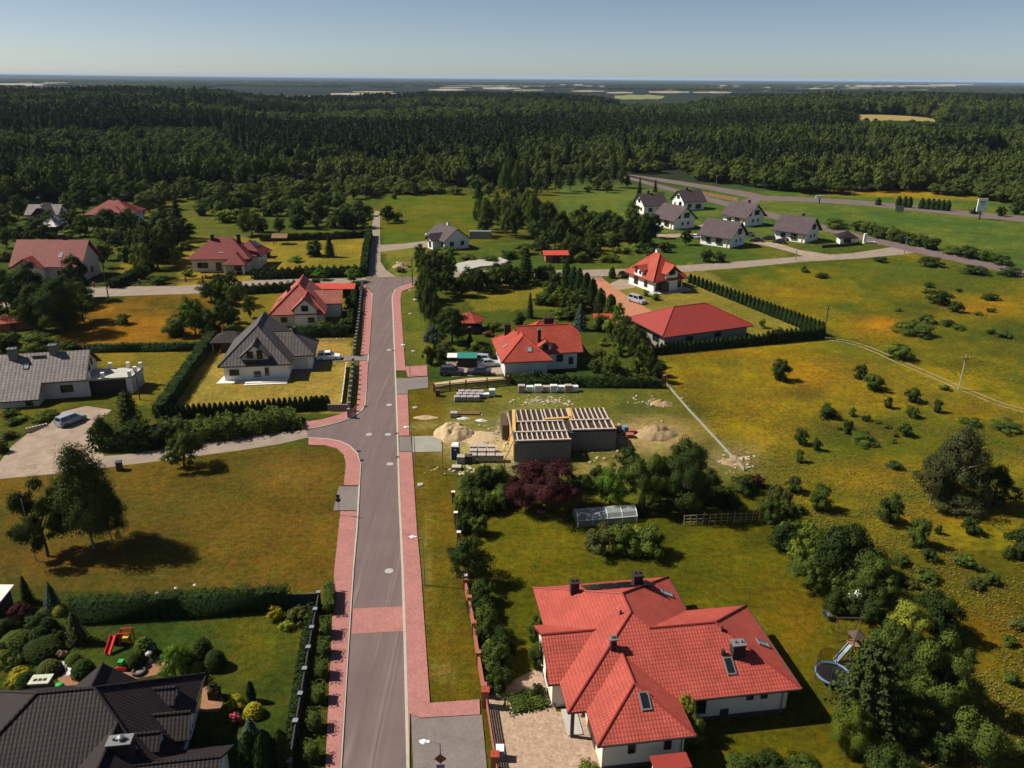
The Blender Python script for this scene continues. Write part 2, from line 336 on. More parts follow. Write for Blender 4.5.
BLOBS = [  # x, y, rx, ry in the photo, colour, strength
    (880, 327, 26, 9, (196, 128, 24), .9), (795, 293, 50, 6, (160, 122, 28), .7), (985, 308, 42, 9, (172, 122, 30), .8), (905, 292, 20, 6, (150, 120, 30), .5), (920, 312, 22, 10, (62, 74, 22), .8), (1000, 335, 40, 14, (64, 78, 24), .6),
    (880, 270, 60, 8, (96, 104, 34), .6), (815, 377, 44, 15, (192, 128, 28), .8), (740, 352, 80, 8, (170, 126, 34), .7), (800, 393, 24, 8, (82, 68, 22), .8), (856, 432, 46, 11, (66, 76, 24), .8), (975, 410, 34, 10, (162, 120, 26), .6), (985, 345, 44, 14, (78, 86, 26), .6), (700, 400, 30, 12, (88, 86, 28), .6), (740, 420, 60, 18, (160, 124, 34), .6),
    (900, 470, 60, 14, (150, 118, 30), .5), (985, 630, 40, 26, (140, 96, 26), .6), (950, 520, 40, 14, (140, 112, 30), .5), (900, 560, 40, 30, (84, 84, 26), .7), (1000, 720, 50, 30, (98, 100, 30), .7), (1000, 560, 40, 20, (104, 96, 30), .5), (690, 380, 20, 20, (150, 118, 34), .5),
    (790, 625, 26, 28, (134, 98, 34), .85), (560, 545, 42, 14, (120, 106, 32), .7), (575, 520, 30, 10, (74, 84, 24), .5), (520, 530, 20, 14, (76, 84, 22), .6), (700, 560, 50, 14, (98, 92, 24), .5), (810, 690, 25, 14, (62, 72, 20), .7), (500, 600, 20, 60, (84, 84, 22), .5),
    (700, 410, 20, 10, (84, 86, 26), .8), (760, 405, 26, 6, (182, 140, 36), .6), (845, 478, 34, 10, (98, 100, 30), .7), (830, 530, 40, 24, (80, 84, 24), .7), (905, 590, 36, 26, (74, 78, 24), .8), (960, 470, 40, 12, (96, 98, 30), .6), (985, 505, 40, 8, (150, 96, 30), .6), (930, 520, 30, 6, (160, 108, 30), .5), (990, 580, 26, 18, (96, 96, 28), .6), (1010, 440, 30, 14, (84, 92, 26), .7), (850, 400, 20, 6, (92, 94, 28), .6), (730, 365, 22, 6, (118, 112, 32), .6), (880, 640, 40, 40, (70, 74, 22), .7), (960, 690, 24, 16, (112, 104, 32), .6),
    (780, 470, 40, 14, (112, 106, 32), .7), (720, 385, 30, 8, (120, 108, 34), .6), (860, 480, 50, 12, (172, 132, 34), .6), (930, 440, 40, 10, (110, 104, 30), .6), (880, 395, 40, 10, (168, 124, 30), .6), (770, 440, 30, 14, (176, 140, 40), .6), (1000, 480, 40, 16, (108, 102, 30), .6), (960, 600, 26, 14, (120, 106, 32), .6), (800, 365, 30, 6, (150, 108, 28), .5), (840, 350, 40, 6, (120, 112, 34), .6), (700, 300, 20, 8, (150, 130, 56), .4),
    (490, 447, 40, 12, (214, 184, 126), .9), (512, 442, 14, 24, (218, 196, 148), .9), (470, 420, 22, 8, (160, 138, 84), .5), (600, 470, 26, 6, (190, 160, 100), .8), (650, 430, 34, 12, (196, 160, 104), .7), (640, 440, 40, 14, (190, 158, 104), .6), (735, 460, 26, 14, (180, 150, 100), .5), (548, 402, 22, 6, (168, 160, 100), .6), (520, 425, 12, 12, (200, 180, 130), .7), (560, 398, 60, 5, (120, 118, 50), .4), (425, 425, 16, 4, (170, 150, 84), .8),
    (640, 410, 40, 8, (82, 90, 34), .4), (445, 675, 9, 10, (146, 124, 60), .6), (424, 560, 4, 60, (150, 130, 60), .5), (450, 630, 6, 20, (130, 112, 44), .4),
    (250, 640, 26, 20, (128, 112, 32), .6), (180, 640, 70, 20, (62, 80, 24), .5), (290, 470, 40, 14, (140, 106, 48), .5), (240, 520, 60, 20, (122, 92, 38), .5), (60, 560, 60, 14, (132, 92, 38), .6), (30, 470, 60, 6, (90, 78, 32), .5), (200, 580, 100, 8, (112, 92, 38), .4),
    (600, 252, 22, 8, (128, 112, 42), .7), (610, 196, 30, 5, (110, 116, 44), .5), (430, 208, 22, 3, (130, 118, 44), .5), (680, 255, 30, 6, (74, 96, 30), .5), (300, 215, 30, 8, (90, 98, 32), .4), (225, 220, 14, 5, (120, 118, 44), .6),
]
def ground_colours(x, y):
    px, py = pix(x, y)
    d = np.hypot(x, y)
    wob = np.clip(py - YH, 2, 600) * 0.006
    qx = px + (fbm(x / 3 + 40, y / 3, 3) - .5) * wob * 6; qy = py + (fbm(x / 3, y / 3 + 70, 3) - .5) * wob * 3
    n1 = fbm(x / 14 + 3, y / 14 + 8, 4); n2 = fbm(x / 2.4, y / 2.4 + 30, 4, .7); n3 = fbm(x / 45 + 9, y / 45, 3)
    t0 = np.clip((0.55 * n1 + 0.25 * n2 + 0.2 * n3 - .5) * 5 + .5, 0, 1)
    a = np.tile(pc(104, 98, 32), (len(x), 1)); b = np.tile(pc(70, 80, 24), (len(x), 1)); g = np.full(len(x), .5)
    for pl, c1, c2, share in ZONES:
        m = inside(qx, qy, pl); a[m] = pc(*c1); b[m] = pc(*c2); g[m] = share
    t = np.clip(t0 + (g - .5) * 1.2, 0, 1)[:, None]
    col = a * (1 - t) + b * t
    for cx, cy, rx, ry, c, s in BLOBS:
        r2 = ((qx - cx) / rx) ** 2 + ((qy - cy) / ry) ** 2
        w = (1.15 * s * np.exp(-.9 * r2) * np.clip(0.62 + 1.0 * (n2 - .2) + 1.1 * (n1 - .5), 0.15, 1.2))[:, None].clip(0, 1)
        col = col * (1 - w) + pc(*c) * w
    col = col * (0.80 + 0.40 * fbm(x / 0.9 + 11, y / 0.9, 3, .8))[:, None]
    # woodland floor beyond the village, then the far plain of woods and pale fields
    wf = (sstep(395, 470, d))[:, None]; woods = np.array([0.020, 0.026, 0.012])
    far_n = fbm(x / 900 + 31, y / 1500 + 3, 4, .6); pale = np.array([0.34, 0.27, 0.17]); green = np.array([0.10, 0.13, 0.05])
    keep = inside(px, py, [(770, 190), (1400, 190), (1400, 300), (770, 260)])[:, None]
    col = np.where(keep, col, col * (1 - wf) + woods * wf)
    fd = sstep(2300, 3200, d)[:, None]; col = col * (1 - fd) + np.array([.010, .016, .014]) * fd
    fm = sstep(2350, 2700, d)
    fields = (fm * sstep(.60, .635, far_n) * sstep(14000, 7000, d) * sstep(380, 560, px))[:, None]
    col = col * (1 - fields) + np.where((fbm(x / 400, y / 700, 2) > .5)[:, None], pale, green) * fields
    return col
_ys = [-90, -60, -30, 0, 15, 25, 32, 38]
_py = 800.0
while _py > 79.6:
    _ys.append(float(G(512, _py)[1])); _py -= 2.4 if _py > 260 else (1.6 if _py > 130 else (0.8 if _py > 90 else 0.35))
_ys = np.array(_ys + [60000., 90000.])
_us = np.linspace(-1.12, 1.12, 561)
_Y, _U = np.meshgrid(_ys, _us, indexing='ij')
_X = _U * (np.maximum(_Y, -60) + 90) * np.where(_Y < 0, 1.0, 1.0); _Z = terrain(_X, _Y)
def grid_mesh(name, X, Y, Z):
    r, c = X.shape; me = bpy.data.meshes.new(name)
    vs = np.stack([X, Y, Z], -1).reshape(-1, 3).astype(np.float32)
    i = np.arange(r * c).reshape(r, c); q = np.stack([i[:-1, :-1], i[:-1, 1:], i[1:, 1:], i[1:, :-1]], -1).reshape(-1, 4)
    fast_mesh(me, vs, q); return me
def fast_mesh(me, vs, q, mat=None):
    k = q.shape[1]
    me.vertices.add(len(vs)); me.vertices.foreach_set('co', np.ascontiguousarray(vs, np.float32).ravel())
    me.loops.add(q.size); me.loops.foreach_set('vertex_index', np.ascontiguousarray(q, np.int32).ravel())
    me.polygons.add(len(q)); me.polygons.foreach_set('loop_start', np.arange(0, q.size, k, dtype=np.int32))
    if mat is not None: me.polygons.foreach_set('material_index', np.ascontiguousarray(mat, np.int32))
    me.update(calc_edges=True)
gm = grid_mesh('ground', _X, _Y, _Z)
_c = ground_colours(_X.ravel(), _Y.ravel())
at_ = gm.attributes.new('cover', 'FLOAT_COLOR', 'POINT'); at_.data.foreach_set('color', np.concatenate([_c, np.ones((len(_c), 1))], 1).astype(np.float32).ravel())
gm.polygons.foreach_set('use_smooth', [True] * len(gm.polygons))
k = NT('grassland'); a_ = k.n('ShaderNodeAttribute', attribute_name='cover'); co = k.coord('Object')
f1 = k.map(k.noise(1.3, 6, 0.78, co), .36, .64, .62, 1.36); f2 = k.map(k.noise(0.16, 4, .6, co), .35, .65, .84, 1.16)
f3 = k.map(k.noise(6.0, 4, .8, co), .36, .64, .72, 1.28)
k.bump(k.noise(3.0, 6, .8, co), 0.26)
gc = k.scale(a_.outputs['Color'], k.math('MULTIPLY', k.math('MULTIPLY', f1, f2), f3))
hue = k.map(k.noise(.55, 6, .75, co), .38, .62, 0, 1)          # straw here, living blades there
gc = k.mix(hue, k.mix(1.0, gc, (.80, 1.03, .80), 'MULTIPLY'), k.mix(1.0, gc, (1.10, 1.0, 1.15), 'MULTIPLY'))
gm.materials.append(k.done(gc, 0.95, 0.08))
ground = bpy.data.objects.new('ground', gm); COL.objects.link(ground); ground['kind'] = 'structure'
# ------------------------------------------------------------------ streets, pavements, drives
def worn(name, col, s1=0.5, v1=.12, s2=9, v2=.15, bump=.01, stain=None, rough=.9):
    k = NT(name); co = k.coord('Object')
    f = k.math('MULTIPLY', k.map(k.noise(s1, 5, .65, co, .4), .3, .7, 1 - v1, 1 + v1), k.map(k.noise(s2, 4, .8, co), .3, .7, 1 - v2, 1 + v2))
    c = k.scale(col, f)
    if stain is not None: c = k.mix(k.map(k.noise(stain[1], 5, .7, co, .8), stain[2], stain[2] + .12, 0, stain[3]), c, stain[0])
    k.bump(k.noise(s2 * 2, 3, .8, co), bump)
    return k.done(c, rough, .2)
def asphalt_mat():
    k = NT('street_asphalt'); co = k.coord('Object')
    mp = k.n('ShaderNodeMapping'); mp.inputs['Rotation'].default_value = (0, 0, math.radians(-9.0)); mp.inputs['Scale'].default_value = (1.1, 0.035, 1); k.l(co, mp.inputs[0])
    f = k.math('MULTIPLY', k.map(k.noise(1.0, 5, .6, mp.outputs[0]), .3, .7, .86, 1.14), k.map(k.noise(8, 5, .85, co), .3, .7, .82, 1.18))
    f = k.math('MULTIPLY', f, k.map(k.noise(.28, 4, .6, co), .3, .7, .92, 1.08))
    c = k.scale((.132, .094, .090), f)
    c = k.mix(k.map(k.noise(.9, 4, .7, mp.outputs[0], .5), .58, .72, 0, .5), c, (.24, .20, .17))
    k.bump(k.noise(30, 3, .8, co), .01); return k.done(c, .85, .25)
def paver_mat(name, col, bw=.2, bh=.1, var=.14):
    k = NT(name); co = k.coord('Object')
    mp = k.n('ShaderNodeMapping'); mp.inputs['Rotation'].default_value = (0, 0, math.radians(80)); k.l(co, mp.inputs[0])
    b = k.n('ShaderNodeTexBrick'); k.l(mp.outputs[0], b.inputs['Vector']); b.inputs['Scale'].default_value = 1.0
    b.inputs['Brick Width'].default_value = bw; b.inputs['Row Height'].default_value = bh; b.inputs['Mortar Size'].default_value = .006
    b.inputs['Color1'].default_value = (*[v * (1 - var) for v in col], 1); b.inputs['Color2'].default_value = (*[v * (1 + var) for v in col], 1); b.inputs['Mortar'].default_value = (*[v * .6 for v in col], 1)
    f = k.math('MULTIPLY', k.map(k.noise(.5, 5, .7, co, .5), .3, .7, .87, 1.13), k.map(k.noise(4, 4, .8, co), .3, .7, .9, 1.1))
    return k.done(k.scale(b.outputs['Color'], f), .9, .2)
M['asphalt'] = asphalt_mat()
M['pink'] = paver_mat('pink_pavers', (.345, .150, .135))
M['greypave'] = paver_mat('grey_pavers', (.175, .147, .137), var=.08)
M['gravel'] = worn('gravel_street', (.24, .188, .15), .4, .16, 5, .22, .03, ((.20, .17, .10), .25, .60, .5))
M['gravel_pale'] = worn('pale_gravel_yard', (.285, .215, .165), .35, .22, 4, .25, .03, ((.20, .145, .09), .3, .52, .7))
M['kerb'] = plain('kerb_stone', (.37, .33, .27), .9, .15, 2)
M['rust_gravel'] = worn('brick_red_gravel', (.36, .16, .09), .5, .12, 5, .16, .03)
M['slab_paving'] = worn('rubble_stone_paving', (.345, .245, .175), 1.6, .2, 3.5, .3, .03, ((.30, .15, .10), 2.2, .52, .6))
M['concrete_drive'] = worn('concrete_drive', (.25, .24, .205), .5, .12, 4, .12, .01)
M['tan_paving'] = worn('tan_terrace_paving', (.25, .125, .07), .8, .12, 6, .2, .02)
M['lawn_strip'] = worn('light_gravel_path', (.42, .35, .25), .6, .15, 5, .2, .02)
def sheet(name, pls, mat, z0=0.0, z1=0.008):
    mb = MB()
    for i, pl in enumerate(pls):
        mb.prism([tuple(G(*p)[:2]) for p in pl], z0 - .05 - .003 * i, z1 + .004 * i)
    return structure(name, mb, mat)
sheet('street', [
    [(341.2, 768), (319.7, 1100), (419.4, 1100), (407.6, 768), (402.2, 570), (399.6, 530), (397, 455), (395.2, 380), (393.5, 335), (391.8, 296), (394, 289), (404, 284.5), (417, 281), (417, 277), (394, 277), (366, 278), (364.5, 284), (372.5, 292), (371.2, 310), (369, 345), (366.6, 380), (365.2, 405), (362, 411), (352, 418), (338, 423), (322, 427), (307, 429.5), (307, 437.8), (326, 438.6), (340, 441), (350, 446), (357, 453), (360.5, 464), (359, 490), (357.2, 530), (353.6, 570)]], M['asphalt'], z1=.01)
sheet('gravel_street', [
    [(307.5, 429.8), (280, 432.5), (240, 434.8), (201, 441.8), (168, 449), (120, 455), (98, 456.5), (70, 455), (70, 473), (98, 468.6), (168, 460), (240, 450.4), (280, 444), (307.5, 437.6)],
    [(364, 283.5), (366.5, 277.8), (340, 278.5), (268, 279.5), (220, 283), (180, 286), (94, 287), (40, 292), (-60, 300), (-60, 318), (0, 308), (40, 301), (94, 297), (200, 293.5), (226, 289.5), (268, 284.5), (330, 283.2)],
    [(366.5, 277.6), (367.5, 262), (369.5, 242), (374.5, 211), (380, 211), (380, 242), (380.5, 262), (386, 270), (396, 276.8)],
    [(380.2, 245), (380.2, 252), (415, 247.5), (440, 247), (446, 244), (432, 240), (405, 243.5)]], M['gravel'], z1=.02)
sheet('local_road', [
    [(417, 280.8), (417, 277.2), (450, 272), (500, 270), (573, 270.2), (640, 268.5), (740, 261.4), (800, 256.5), (850, 253.5), (890, 247.5), (897, 244), (930, 249), (909, 253.8), (860, 258.5), (800, 262), (740, 268), (640, 275), (573, 277), (500, 277), (450, 277.5)]], M['gravel'], z1=.024)
sheet('country_road', [
    [(622, 175), (660, 184.5), (708, 197), (768, 211.5), (824, 225), (870, 237), (920, 247.5), (1030, 271.5), (1300, 335), (1300, 348), (1030, 277.5), (912, 252.2), (860, 239.6), (824, 231), (768, 217.5), (708, 201.5), (660, 188.2), (624, 178)],
    [(624, 174), (660, 178.2), (700, 184.2), (752, 192.5), (766, 196.0), (800, 197), (860, 200.6), (894, 203.6), (960, 210.5), (1030, 217), (1300, 247), (1300, 257), (1030, 222.6), (960, 215.6), (894, 208.6), (860, 205.2), (800, 201.5), (764, 200.8), (748, 197.6), (700, 188), (660, 181.6)],
    [(752, 193), (766, 196.4), (758, 203), (742, 207), (732, 204.5), (748, 199)]], M['asphalt'], z1=.03)
PAVE = .11
sheet('pavement', [
    [(402.6, 570), (404.6, 640), (408.6, 768), (409.4, 768), (410, 714), (420.5, 718.6), (480, 715.2), (479.5, 700.2), (430, 703.8), (420.7, 570), (416.9, 530), (411.9, 452.6), (399.2, 452.6)],
    [(398.8, 436.2), (409.4, 436.2), (407.8, 395), (396.2, 395)],
    [(396, 371), (406.2, 371), (408, 377.5), (427.5, 376.2), (427, 366), (405.2, 367), (400.4, 300), (402, 291.5), (416, 286.5), (417, 282.2), (404, 285.8), (395.4, 290), (392.6, 297)],
    [(364, 284.8), (361.6, 340), (360.5, 355), (369.0, 355), (371, 330), (372, 293)],
    [(359.8, 361.5), (356.5, 405), (352, 409.5), (340, 415), (322, 420), (304.5, 422.5), (304.5, 429.4), (322, 426.4), (338, 422.2), (352, 417.2), (361.6, 410.4), (364.6, 404.5), (368.7, 361.5)],
    [(308.5, 438.8), (308.5, 445.6), (326, 446), (337, 449), (344, 455), (346, 465), (343.8, 486), (359.2, 486), (360, 464), (356.4, 454), (349.6, 447), (340, 442), (326, 439.5)],
    [(340.6, 512), (334.2, 572), (325.6, 768), (296.7, 1100), (318.6, 1100), (340.2, 768), (352.4, 572), (356.8, 512)]], M['pink'], z1=PAVE)
sheet('crossing_band', [[(353.3, 608.6), (351.4, 634), (404.7, 631), (403.6, 606.5)]], M['pink'], z1=.022)
sheet('driveway', [
    [(411, 714.6), (422.7, 1000), (508, 1000), (482, 715.5), (420.5, 719.2)], [(399.3, 437), (399.3, 452), (412, 452), (411, 437)], [(396.3, 378.5), (396.3, 394.4), (407.8, 394.4), (408, 390.5), (428.4, 388.2), (428, 377), (408, 378.4)],
    [(358.8, 487), (343.6, 487), (338.8, 487), (333.4, 511), (356.8, 511)], [(369, 355.6), (345, 356.5), (345, 361), (368.7, 361)], [(345, 356.8), (296, 358), (272, 375), (300, 377.2), (330, 362.4), (345, 361.6)]], M['greypave'], z1=PAVE - .02)
sheet('concrete_drive', [[(412.4, 436.6), (412.6, 452.6), (443, 451.8), (440, 436.0)]], M['concrete_drive'], z1=.07)
sheet('gravel_yard', [
    [(-60, 480), (0, 479), (70, 472.6), (100, 467), (104, 456), (96, 444), (90, 428), (112, 410), (86, 406), (62, 412), (50, 424), (30, 432), (12, 446), (0, 462), (-60, 466)]], M['gravel_pale'], z1=.03)
sheet('red_gravel_drive', [
    [(574, 279), (588, 278), (602, 278), (618, 290), (640, 304), (656, 314), (646, 325), (640, 345), (628, 338), (612, 318), (598, 298), (584, 283)]], M['rust_gravel'], z1=.03)
sheet('stone_forecourt', [
    [(487, 700), (494, 690), (512, 681), (534, 670), (548, 668), (552, 690), (556, 712), (600, 712), (606, 770), (612, 880), (513, 880), (494, 745)]], M['slab_paving'], z1=.03)
sheet('house_path', [
    [(606, 286), (620, 279), (640, 282), (634, 288), (618, 290)], [(751, 243), (764, 241.5), (776, 243), (800, 250), (832, 255), (836, 257.5), (812, 258.6), (792, 252.5), (768, 246)], [(655, 234.5), (700, 233.2), (704, 236), (658, 238.2)],
    [(698, 226), (712, 221), (722, 224.5), (706, 229.5)], [(446, 362), (498, 360), (504, 374), (452, 377)], [(46, 446), (60, 427), (75, 430), (58, 446)]], M['gravel_pale'], z1=.026)
M['track'] = worn('worn_dirt_track', (.22, .165, .08), .5, .25, 3, .3, .03, ((.16, .13, .05), .4, .52, .8))
TRK = [(823, 338.5), (845, 341), (866, 347), (884, 354.5), (902, 363), (930, 374.5), (959, 387.5), (1000, 404), (1035, 413.5)]
def track(off, w):
    ps = [np.array(G(*p)[:2]) for p in TRK]; L = []; R = []
    for i, p in enumerate(ps):
        t = ps[min(i + 1, len(ps) - 1)] - ps[max(i - 1, 0)]; t = t / np.linalg.norm(t); n = np.array([-t[1], t[0]]); L.append(p + n * (off + w / 2)); R.append(p + n * (off - w / 2))
    return L + R[::-1]
mb = MB()
for o_ in (-.8, .8): mb.prism([tuple(p) for p in track(o_, .5)], -.05, .012)
structure('dirt_track', mb, M['track'])
sheet('terrace', [[(60, 683), (56, 676), (100, 674), (130, 664), (165, 655), (172, 672), (120, 682), (60, 700)], [(203, 686), (213, 688), (224, 700), (219, 712), (200, 712)]], M['tan_paving'], z1=.03)
sheet('gravel_bed', [[(62, 661), (74, 666), (72, 678), (58, 680), (66, 672)]], plain('white_pebble_bed', (.5, .47, .45), .95, .2, 5), z1=.02)
# kerb stones along the carriageway
mb = MB()
def kerb_line(pts, w=.22, h=.135):
    ps = [G(*p) for p in pts]
    for a, b in zip(ps[:-1], ps[1:]):
        mb.beam((a[0], a[1], h / 2 - .02), (b[0], b[1], h / 2 - .02), w, h)
kerb_line([(417, 282.0), (404, 285.6), (395.0, 289.6), (392.2, 297), (393.8, 335), (395.6, 380), (397.4, 430), (399.4, 500), (402.6, 570), (404.8, 640), (408.0, 768), (419.2, 1100)], .26)
kerb_line([(319.0, 1100), (340.4, 768), (347, 660), (353.0, 571), (356.8, 530), (358.8, 495), (360.3, 465), (357, 453.6), (350, 446.5), (340, 441.6), (326, 439.1), (308, 438.2)])
kerb_line([(305, 429.9), (322, 426.8), (338, 422.8), (352, 417.8), (362, 410.8), (365, 404.8), (367, 375), (369.3, 345), (371.4, 312), (372.4, 293)])
structure('kerb', mb, M['kerb'])
# ------------------------------------------------------------------ foliage
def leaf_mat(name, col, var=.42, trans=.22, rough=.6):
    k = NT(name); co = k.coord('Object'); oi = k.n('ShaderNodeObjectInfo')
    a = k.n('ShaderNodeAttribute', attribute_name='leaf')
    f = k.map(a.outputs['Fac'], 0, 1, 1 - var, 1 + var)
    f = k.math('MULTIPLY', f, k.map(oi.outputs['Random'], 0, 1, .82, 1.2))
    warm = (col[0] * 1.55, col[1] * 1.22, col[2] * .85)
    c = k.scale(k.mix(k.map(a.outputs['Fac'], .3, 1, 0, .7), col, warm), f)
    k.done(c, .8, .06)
    if trans:
        t = k.n('ShaderNodeBsdfTranslucent'); k.l(c, t.inputs['Color'])
        m = k.n('ShaderNodeMixShader'); m.inputs[0].default_value = trans
        k.l(k.b.outputs[0], m.inputs[1]); k.l(t.outputs[0], m.inputs[2]); k.l(m.outputs[0], k.out.inputs['Surface'])
    return k.m
def blossom(name, col, cut):
    k = NT(name); a = k.n('ShaderNodeAttribute', attribute_name='leaf')
    return k.done(k.mix(k.math('GREATER_THAN', a.outputs['Fac'], cut), (.05, .08, .016), col), .8, .05)
LEAF = {
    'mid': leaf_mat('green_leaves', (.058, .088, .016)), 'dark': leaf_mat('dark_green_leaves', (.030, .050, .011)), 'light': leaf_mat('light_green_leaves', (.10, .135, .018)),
    'bright': leaf_mat('bright_green_leaves', (.085, .165, .018)), 'yellow': leaf_mat('golden_leaves', (.26, .24, .02)), 'lime': leaf_mat('lime_leaves', (.17, .20, .025)), 'purple': leaf_mat('purple_leaves', (.040, .014, .016)),
    'conifer': leaf_mat('conifer_needles', (.028, .044, .012), trans=.08), 'blue': leaf_mat('blue_green_needles', (.052, .080, .070), trans=.08), 'olive': leaf_mat('olive_leaves', (.066, .078, .020)),
    'birch': leaf_mat('birch_leaves', (.040, .058, .015)), 'thuja': leaf_mat('thuja_scales', (.024, .046, .012), trans=.05), 'grey': leaf_mat('grey_brown_needles', (.046, .054, .019), trans=.12), 'woodmix': leaf_mat('mixed_wood_leaves', (.050, .075, .016), trans=.15), 'forest': leaf_mat('woodland_leaves', (.072, .098, .021), trans=.15), 'pinewood': leaf_mat('pine_wood_needles', (.021, .036, .011), trans=.08),
    'dry': leaf_mat('dry_grass_blades', (.17, .13, .032), .3, trans=.3), 'weed': leaf_mat('green_weed_blades', (.10, .105, .026), .3, trans=.3), 'rose': blossom('pink_blossom', (.62, .07, .16), .45), 'peach': blossom('peach_blossom', (.60, .34, .20), .45), 'white': blossom('white_blossom', (.66, .66, .58), .66),
    'spirea': leaf_mat('rusty_leaves', (.16, .07, .025)),
}
M['bark'] = plain('bark', (.075, .055, .040), .9, .3, 4); M['birch_bark'] = plain('pale_birch_bark', (.26, .24, .21), .85, .3, 3)
def quads(P, N, size, rng, aspect=.75):
    """one leaf cluster (a bent-free quad) at every point, facing N"""
    n = len(P); N = N / np.maximum(np.linalg.norm(N, axis=1, keepdims=True), 1e-6)
    r = rng.normal(size=(n, 3)); T = np.cross(N, r); T /= np.maximum(np.linalg.norm(T, axis=1, keepdims=True), 1e-6); B = np.cross(N, T)
    s = (size * rng.uniform(.6, 1.3, n))[:, None] if np.isscalar(size) else (size * rng.uniform(.7, 1.3, n))[:, None]
    T = T * s * .5; B = B * s * .5 * aspect
    V = np.stack([P - T - B * .5, P - T * .2 + B, P + T + B * .4, P + T * .3 - B], 1).reshape(-1, 3)
    return V, np.arange(4 * n).reshape(n, 4)
def leaf_mesh(name, V, Q, mats, matidx=None, leafval=None):
    me = bpy.data.meshes.new(name); fast_mesh(me, V, Q, matidx)
    for m in mats: me.materials.append(m)
    if leafval is not None:
        a = me.attributes.new('leaf', 'FLOAT', 'FACE'); a.data.foreach_set('value', leafval.astype(np.float32))
    return me
def sph(n, rng):
    v = rng.normal(size=(n, 3)); return v / np.linalg.norm(v, axis=1, keepdims=True)
def crown_points(kind, rng, n):
    """leaf positions and outward directions inside a unit crown: height 0..1, radius .5"""
    if kind in ('broad', 'birch', 'bush'):
        K = {'broad': 40, 'birch': 46, 'bush': 24}[kind]
        d = sph(K, rng); rad = rng.uniform(.42, .86, K)
        z0, zr = {'broad': (.52, .47), 'birch': (.50, .49), 'bush': (.40, .50)}[kind]
        if kind == 'birch': taper = lambda z: np.clip(1.25 - .95 * np.clip(z, 0, 1), .25, 1)
        else: taper = lambda z: 1.0
        c = d * rad[:, None]; c = np.stack([c[:, 0] * .5, c[:, 1] * .5, z0 + c[:, 2] * zr], 1)
        c[:, :2] *= np.where(d[:, 2] < 0, 1.22, 1.0)[:, None]
        tp = taper(c[:, 2]); c[:, :2] *= (tp if np.isscalar(tp) else tp[:, None])
        cr = rng.uniform(.085, .20, K) * (1.15 if kind == 'bush' else 1.0)
        wts = cr ** 2; ix = rng.choice(K, n, p=wts / wts.sum())
        o = sph(n, rng); o[:, 2] = np.where(o[:, 2] < -.3, -o[:, 2] * .5, o[:, 2])
        rr = cr[ix] * rng.uniform(.55, 1.08, n)
        P = c[ix] + o * rr[:, None] * np.array([1, 1, {'broad': .85, 'birch': 1.0, 'bush': 1.1}[kind]])
        if kind == 'birch': P[:, 2] -= np.abs(rng.normal(0, .025, n))
        ctr = np.array([0, 0, z0]); out = (P - ctr) * np.array([2, 2, 1.5])
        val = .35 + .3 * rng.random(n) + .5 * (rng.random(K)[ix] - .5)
        P[:, 2] = np.clip(P[:, 2], .02, 1.0)
        return P, out * .5 + o * .9, np.clip(val, 0, 1)
    if kind in ('spruce', 'pine'):
        L = 13 if kind == 'spruce' else 9; zb = .06 if kind == 'spruce' else .22
        lv = rng.integers(0, L, n); t = lv / (L - 1); ang = rng.uniform(0, 2 * np.pi, n)
        B = 9; phase = rng.uniform(0, 6.28, L); lobe = .72 + .28 * np.cos(B * ang + phase[lv]) * (rng.uniform(.6, 1, n))
        R = (.5 * (1 - t) ** (.85 if kind == 'spruce' else .55) + .015) * lobe
        u = np.sqrt(rng.uniform(.08, 1, n)); r = R * u
        z = zb + (.97 - zb) * t - r * (.30 if kind == 'spruce' else -.10) + rng.normal(0, .012, n) + .03
        P = np.stack([r * np.cos(ang), r * np.sin(ang), np.clip(z, .01, 1)], 1)
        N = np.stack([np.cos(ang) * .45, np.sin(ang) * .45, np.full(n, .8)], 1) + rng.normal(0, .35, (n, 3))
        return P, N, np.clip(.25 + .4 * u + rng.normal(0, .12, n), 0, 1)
    if kind == 'thuja':
        z = rng.uniform(0, 1, n) ** 1.1; ang = rng.uniform(0, 2 * np.pi, n)
        R = .5 * np.sqrt(np.clip(1 - z ** 2.2, 0, 1)) * np.clip(.72 + z * 1.6, .7, 1) * (1 + .10 * np.sin(5 * ang + 9 * z))
        r = R * rng.uniform(.82, 1.04, n)
        P = np.stack([r * np.cos(ang), r * np.sin(ang), z], 1)
        N = np.stack([np.cos(ang), np.sin(ang), np.full(n, .35)], 1) + rng.normal(0, .35, (n, 3))
        return P, N, np.clip(.4 + rng.normal(0, .2, n), 0, 1)
    if kind == 'dome':
        o = sph(n, rng); o[:, 2] = np.abs(o[:, 2]); r = .5 * rng.uniform(.93, 1.02, n)
        P = o * r[:, None]; P[:, 2] *= 1.96
        return P, o + rng.normal(0, .3, (n, 3)), np.clip(.45 + rng.normal(0, .18, n), 0, 1)
KN = {'broad': (6000, .042), 'birch': (6500, .034), 'bush': (3000, .060), 'spruce': (4200, .048), 'pine': (4200, .055), 'thuja': (1400, .085), 'dome': (2200, .055)}
_cr = {}
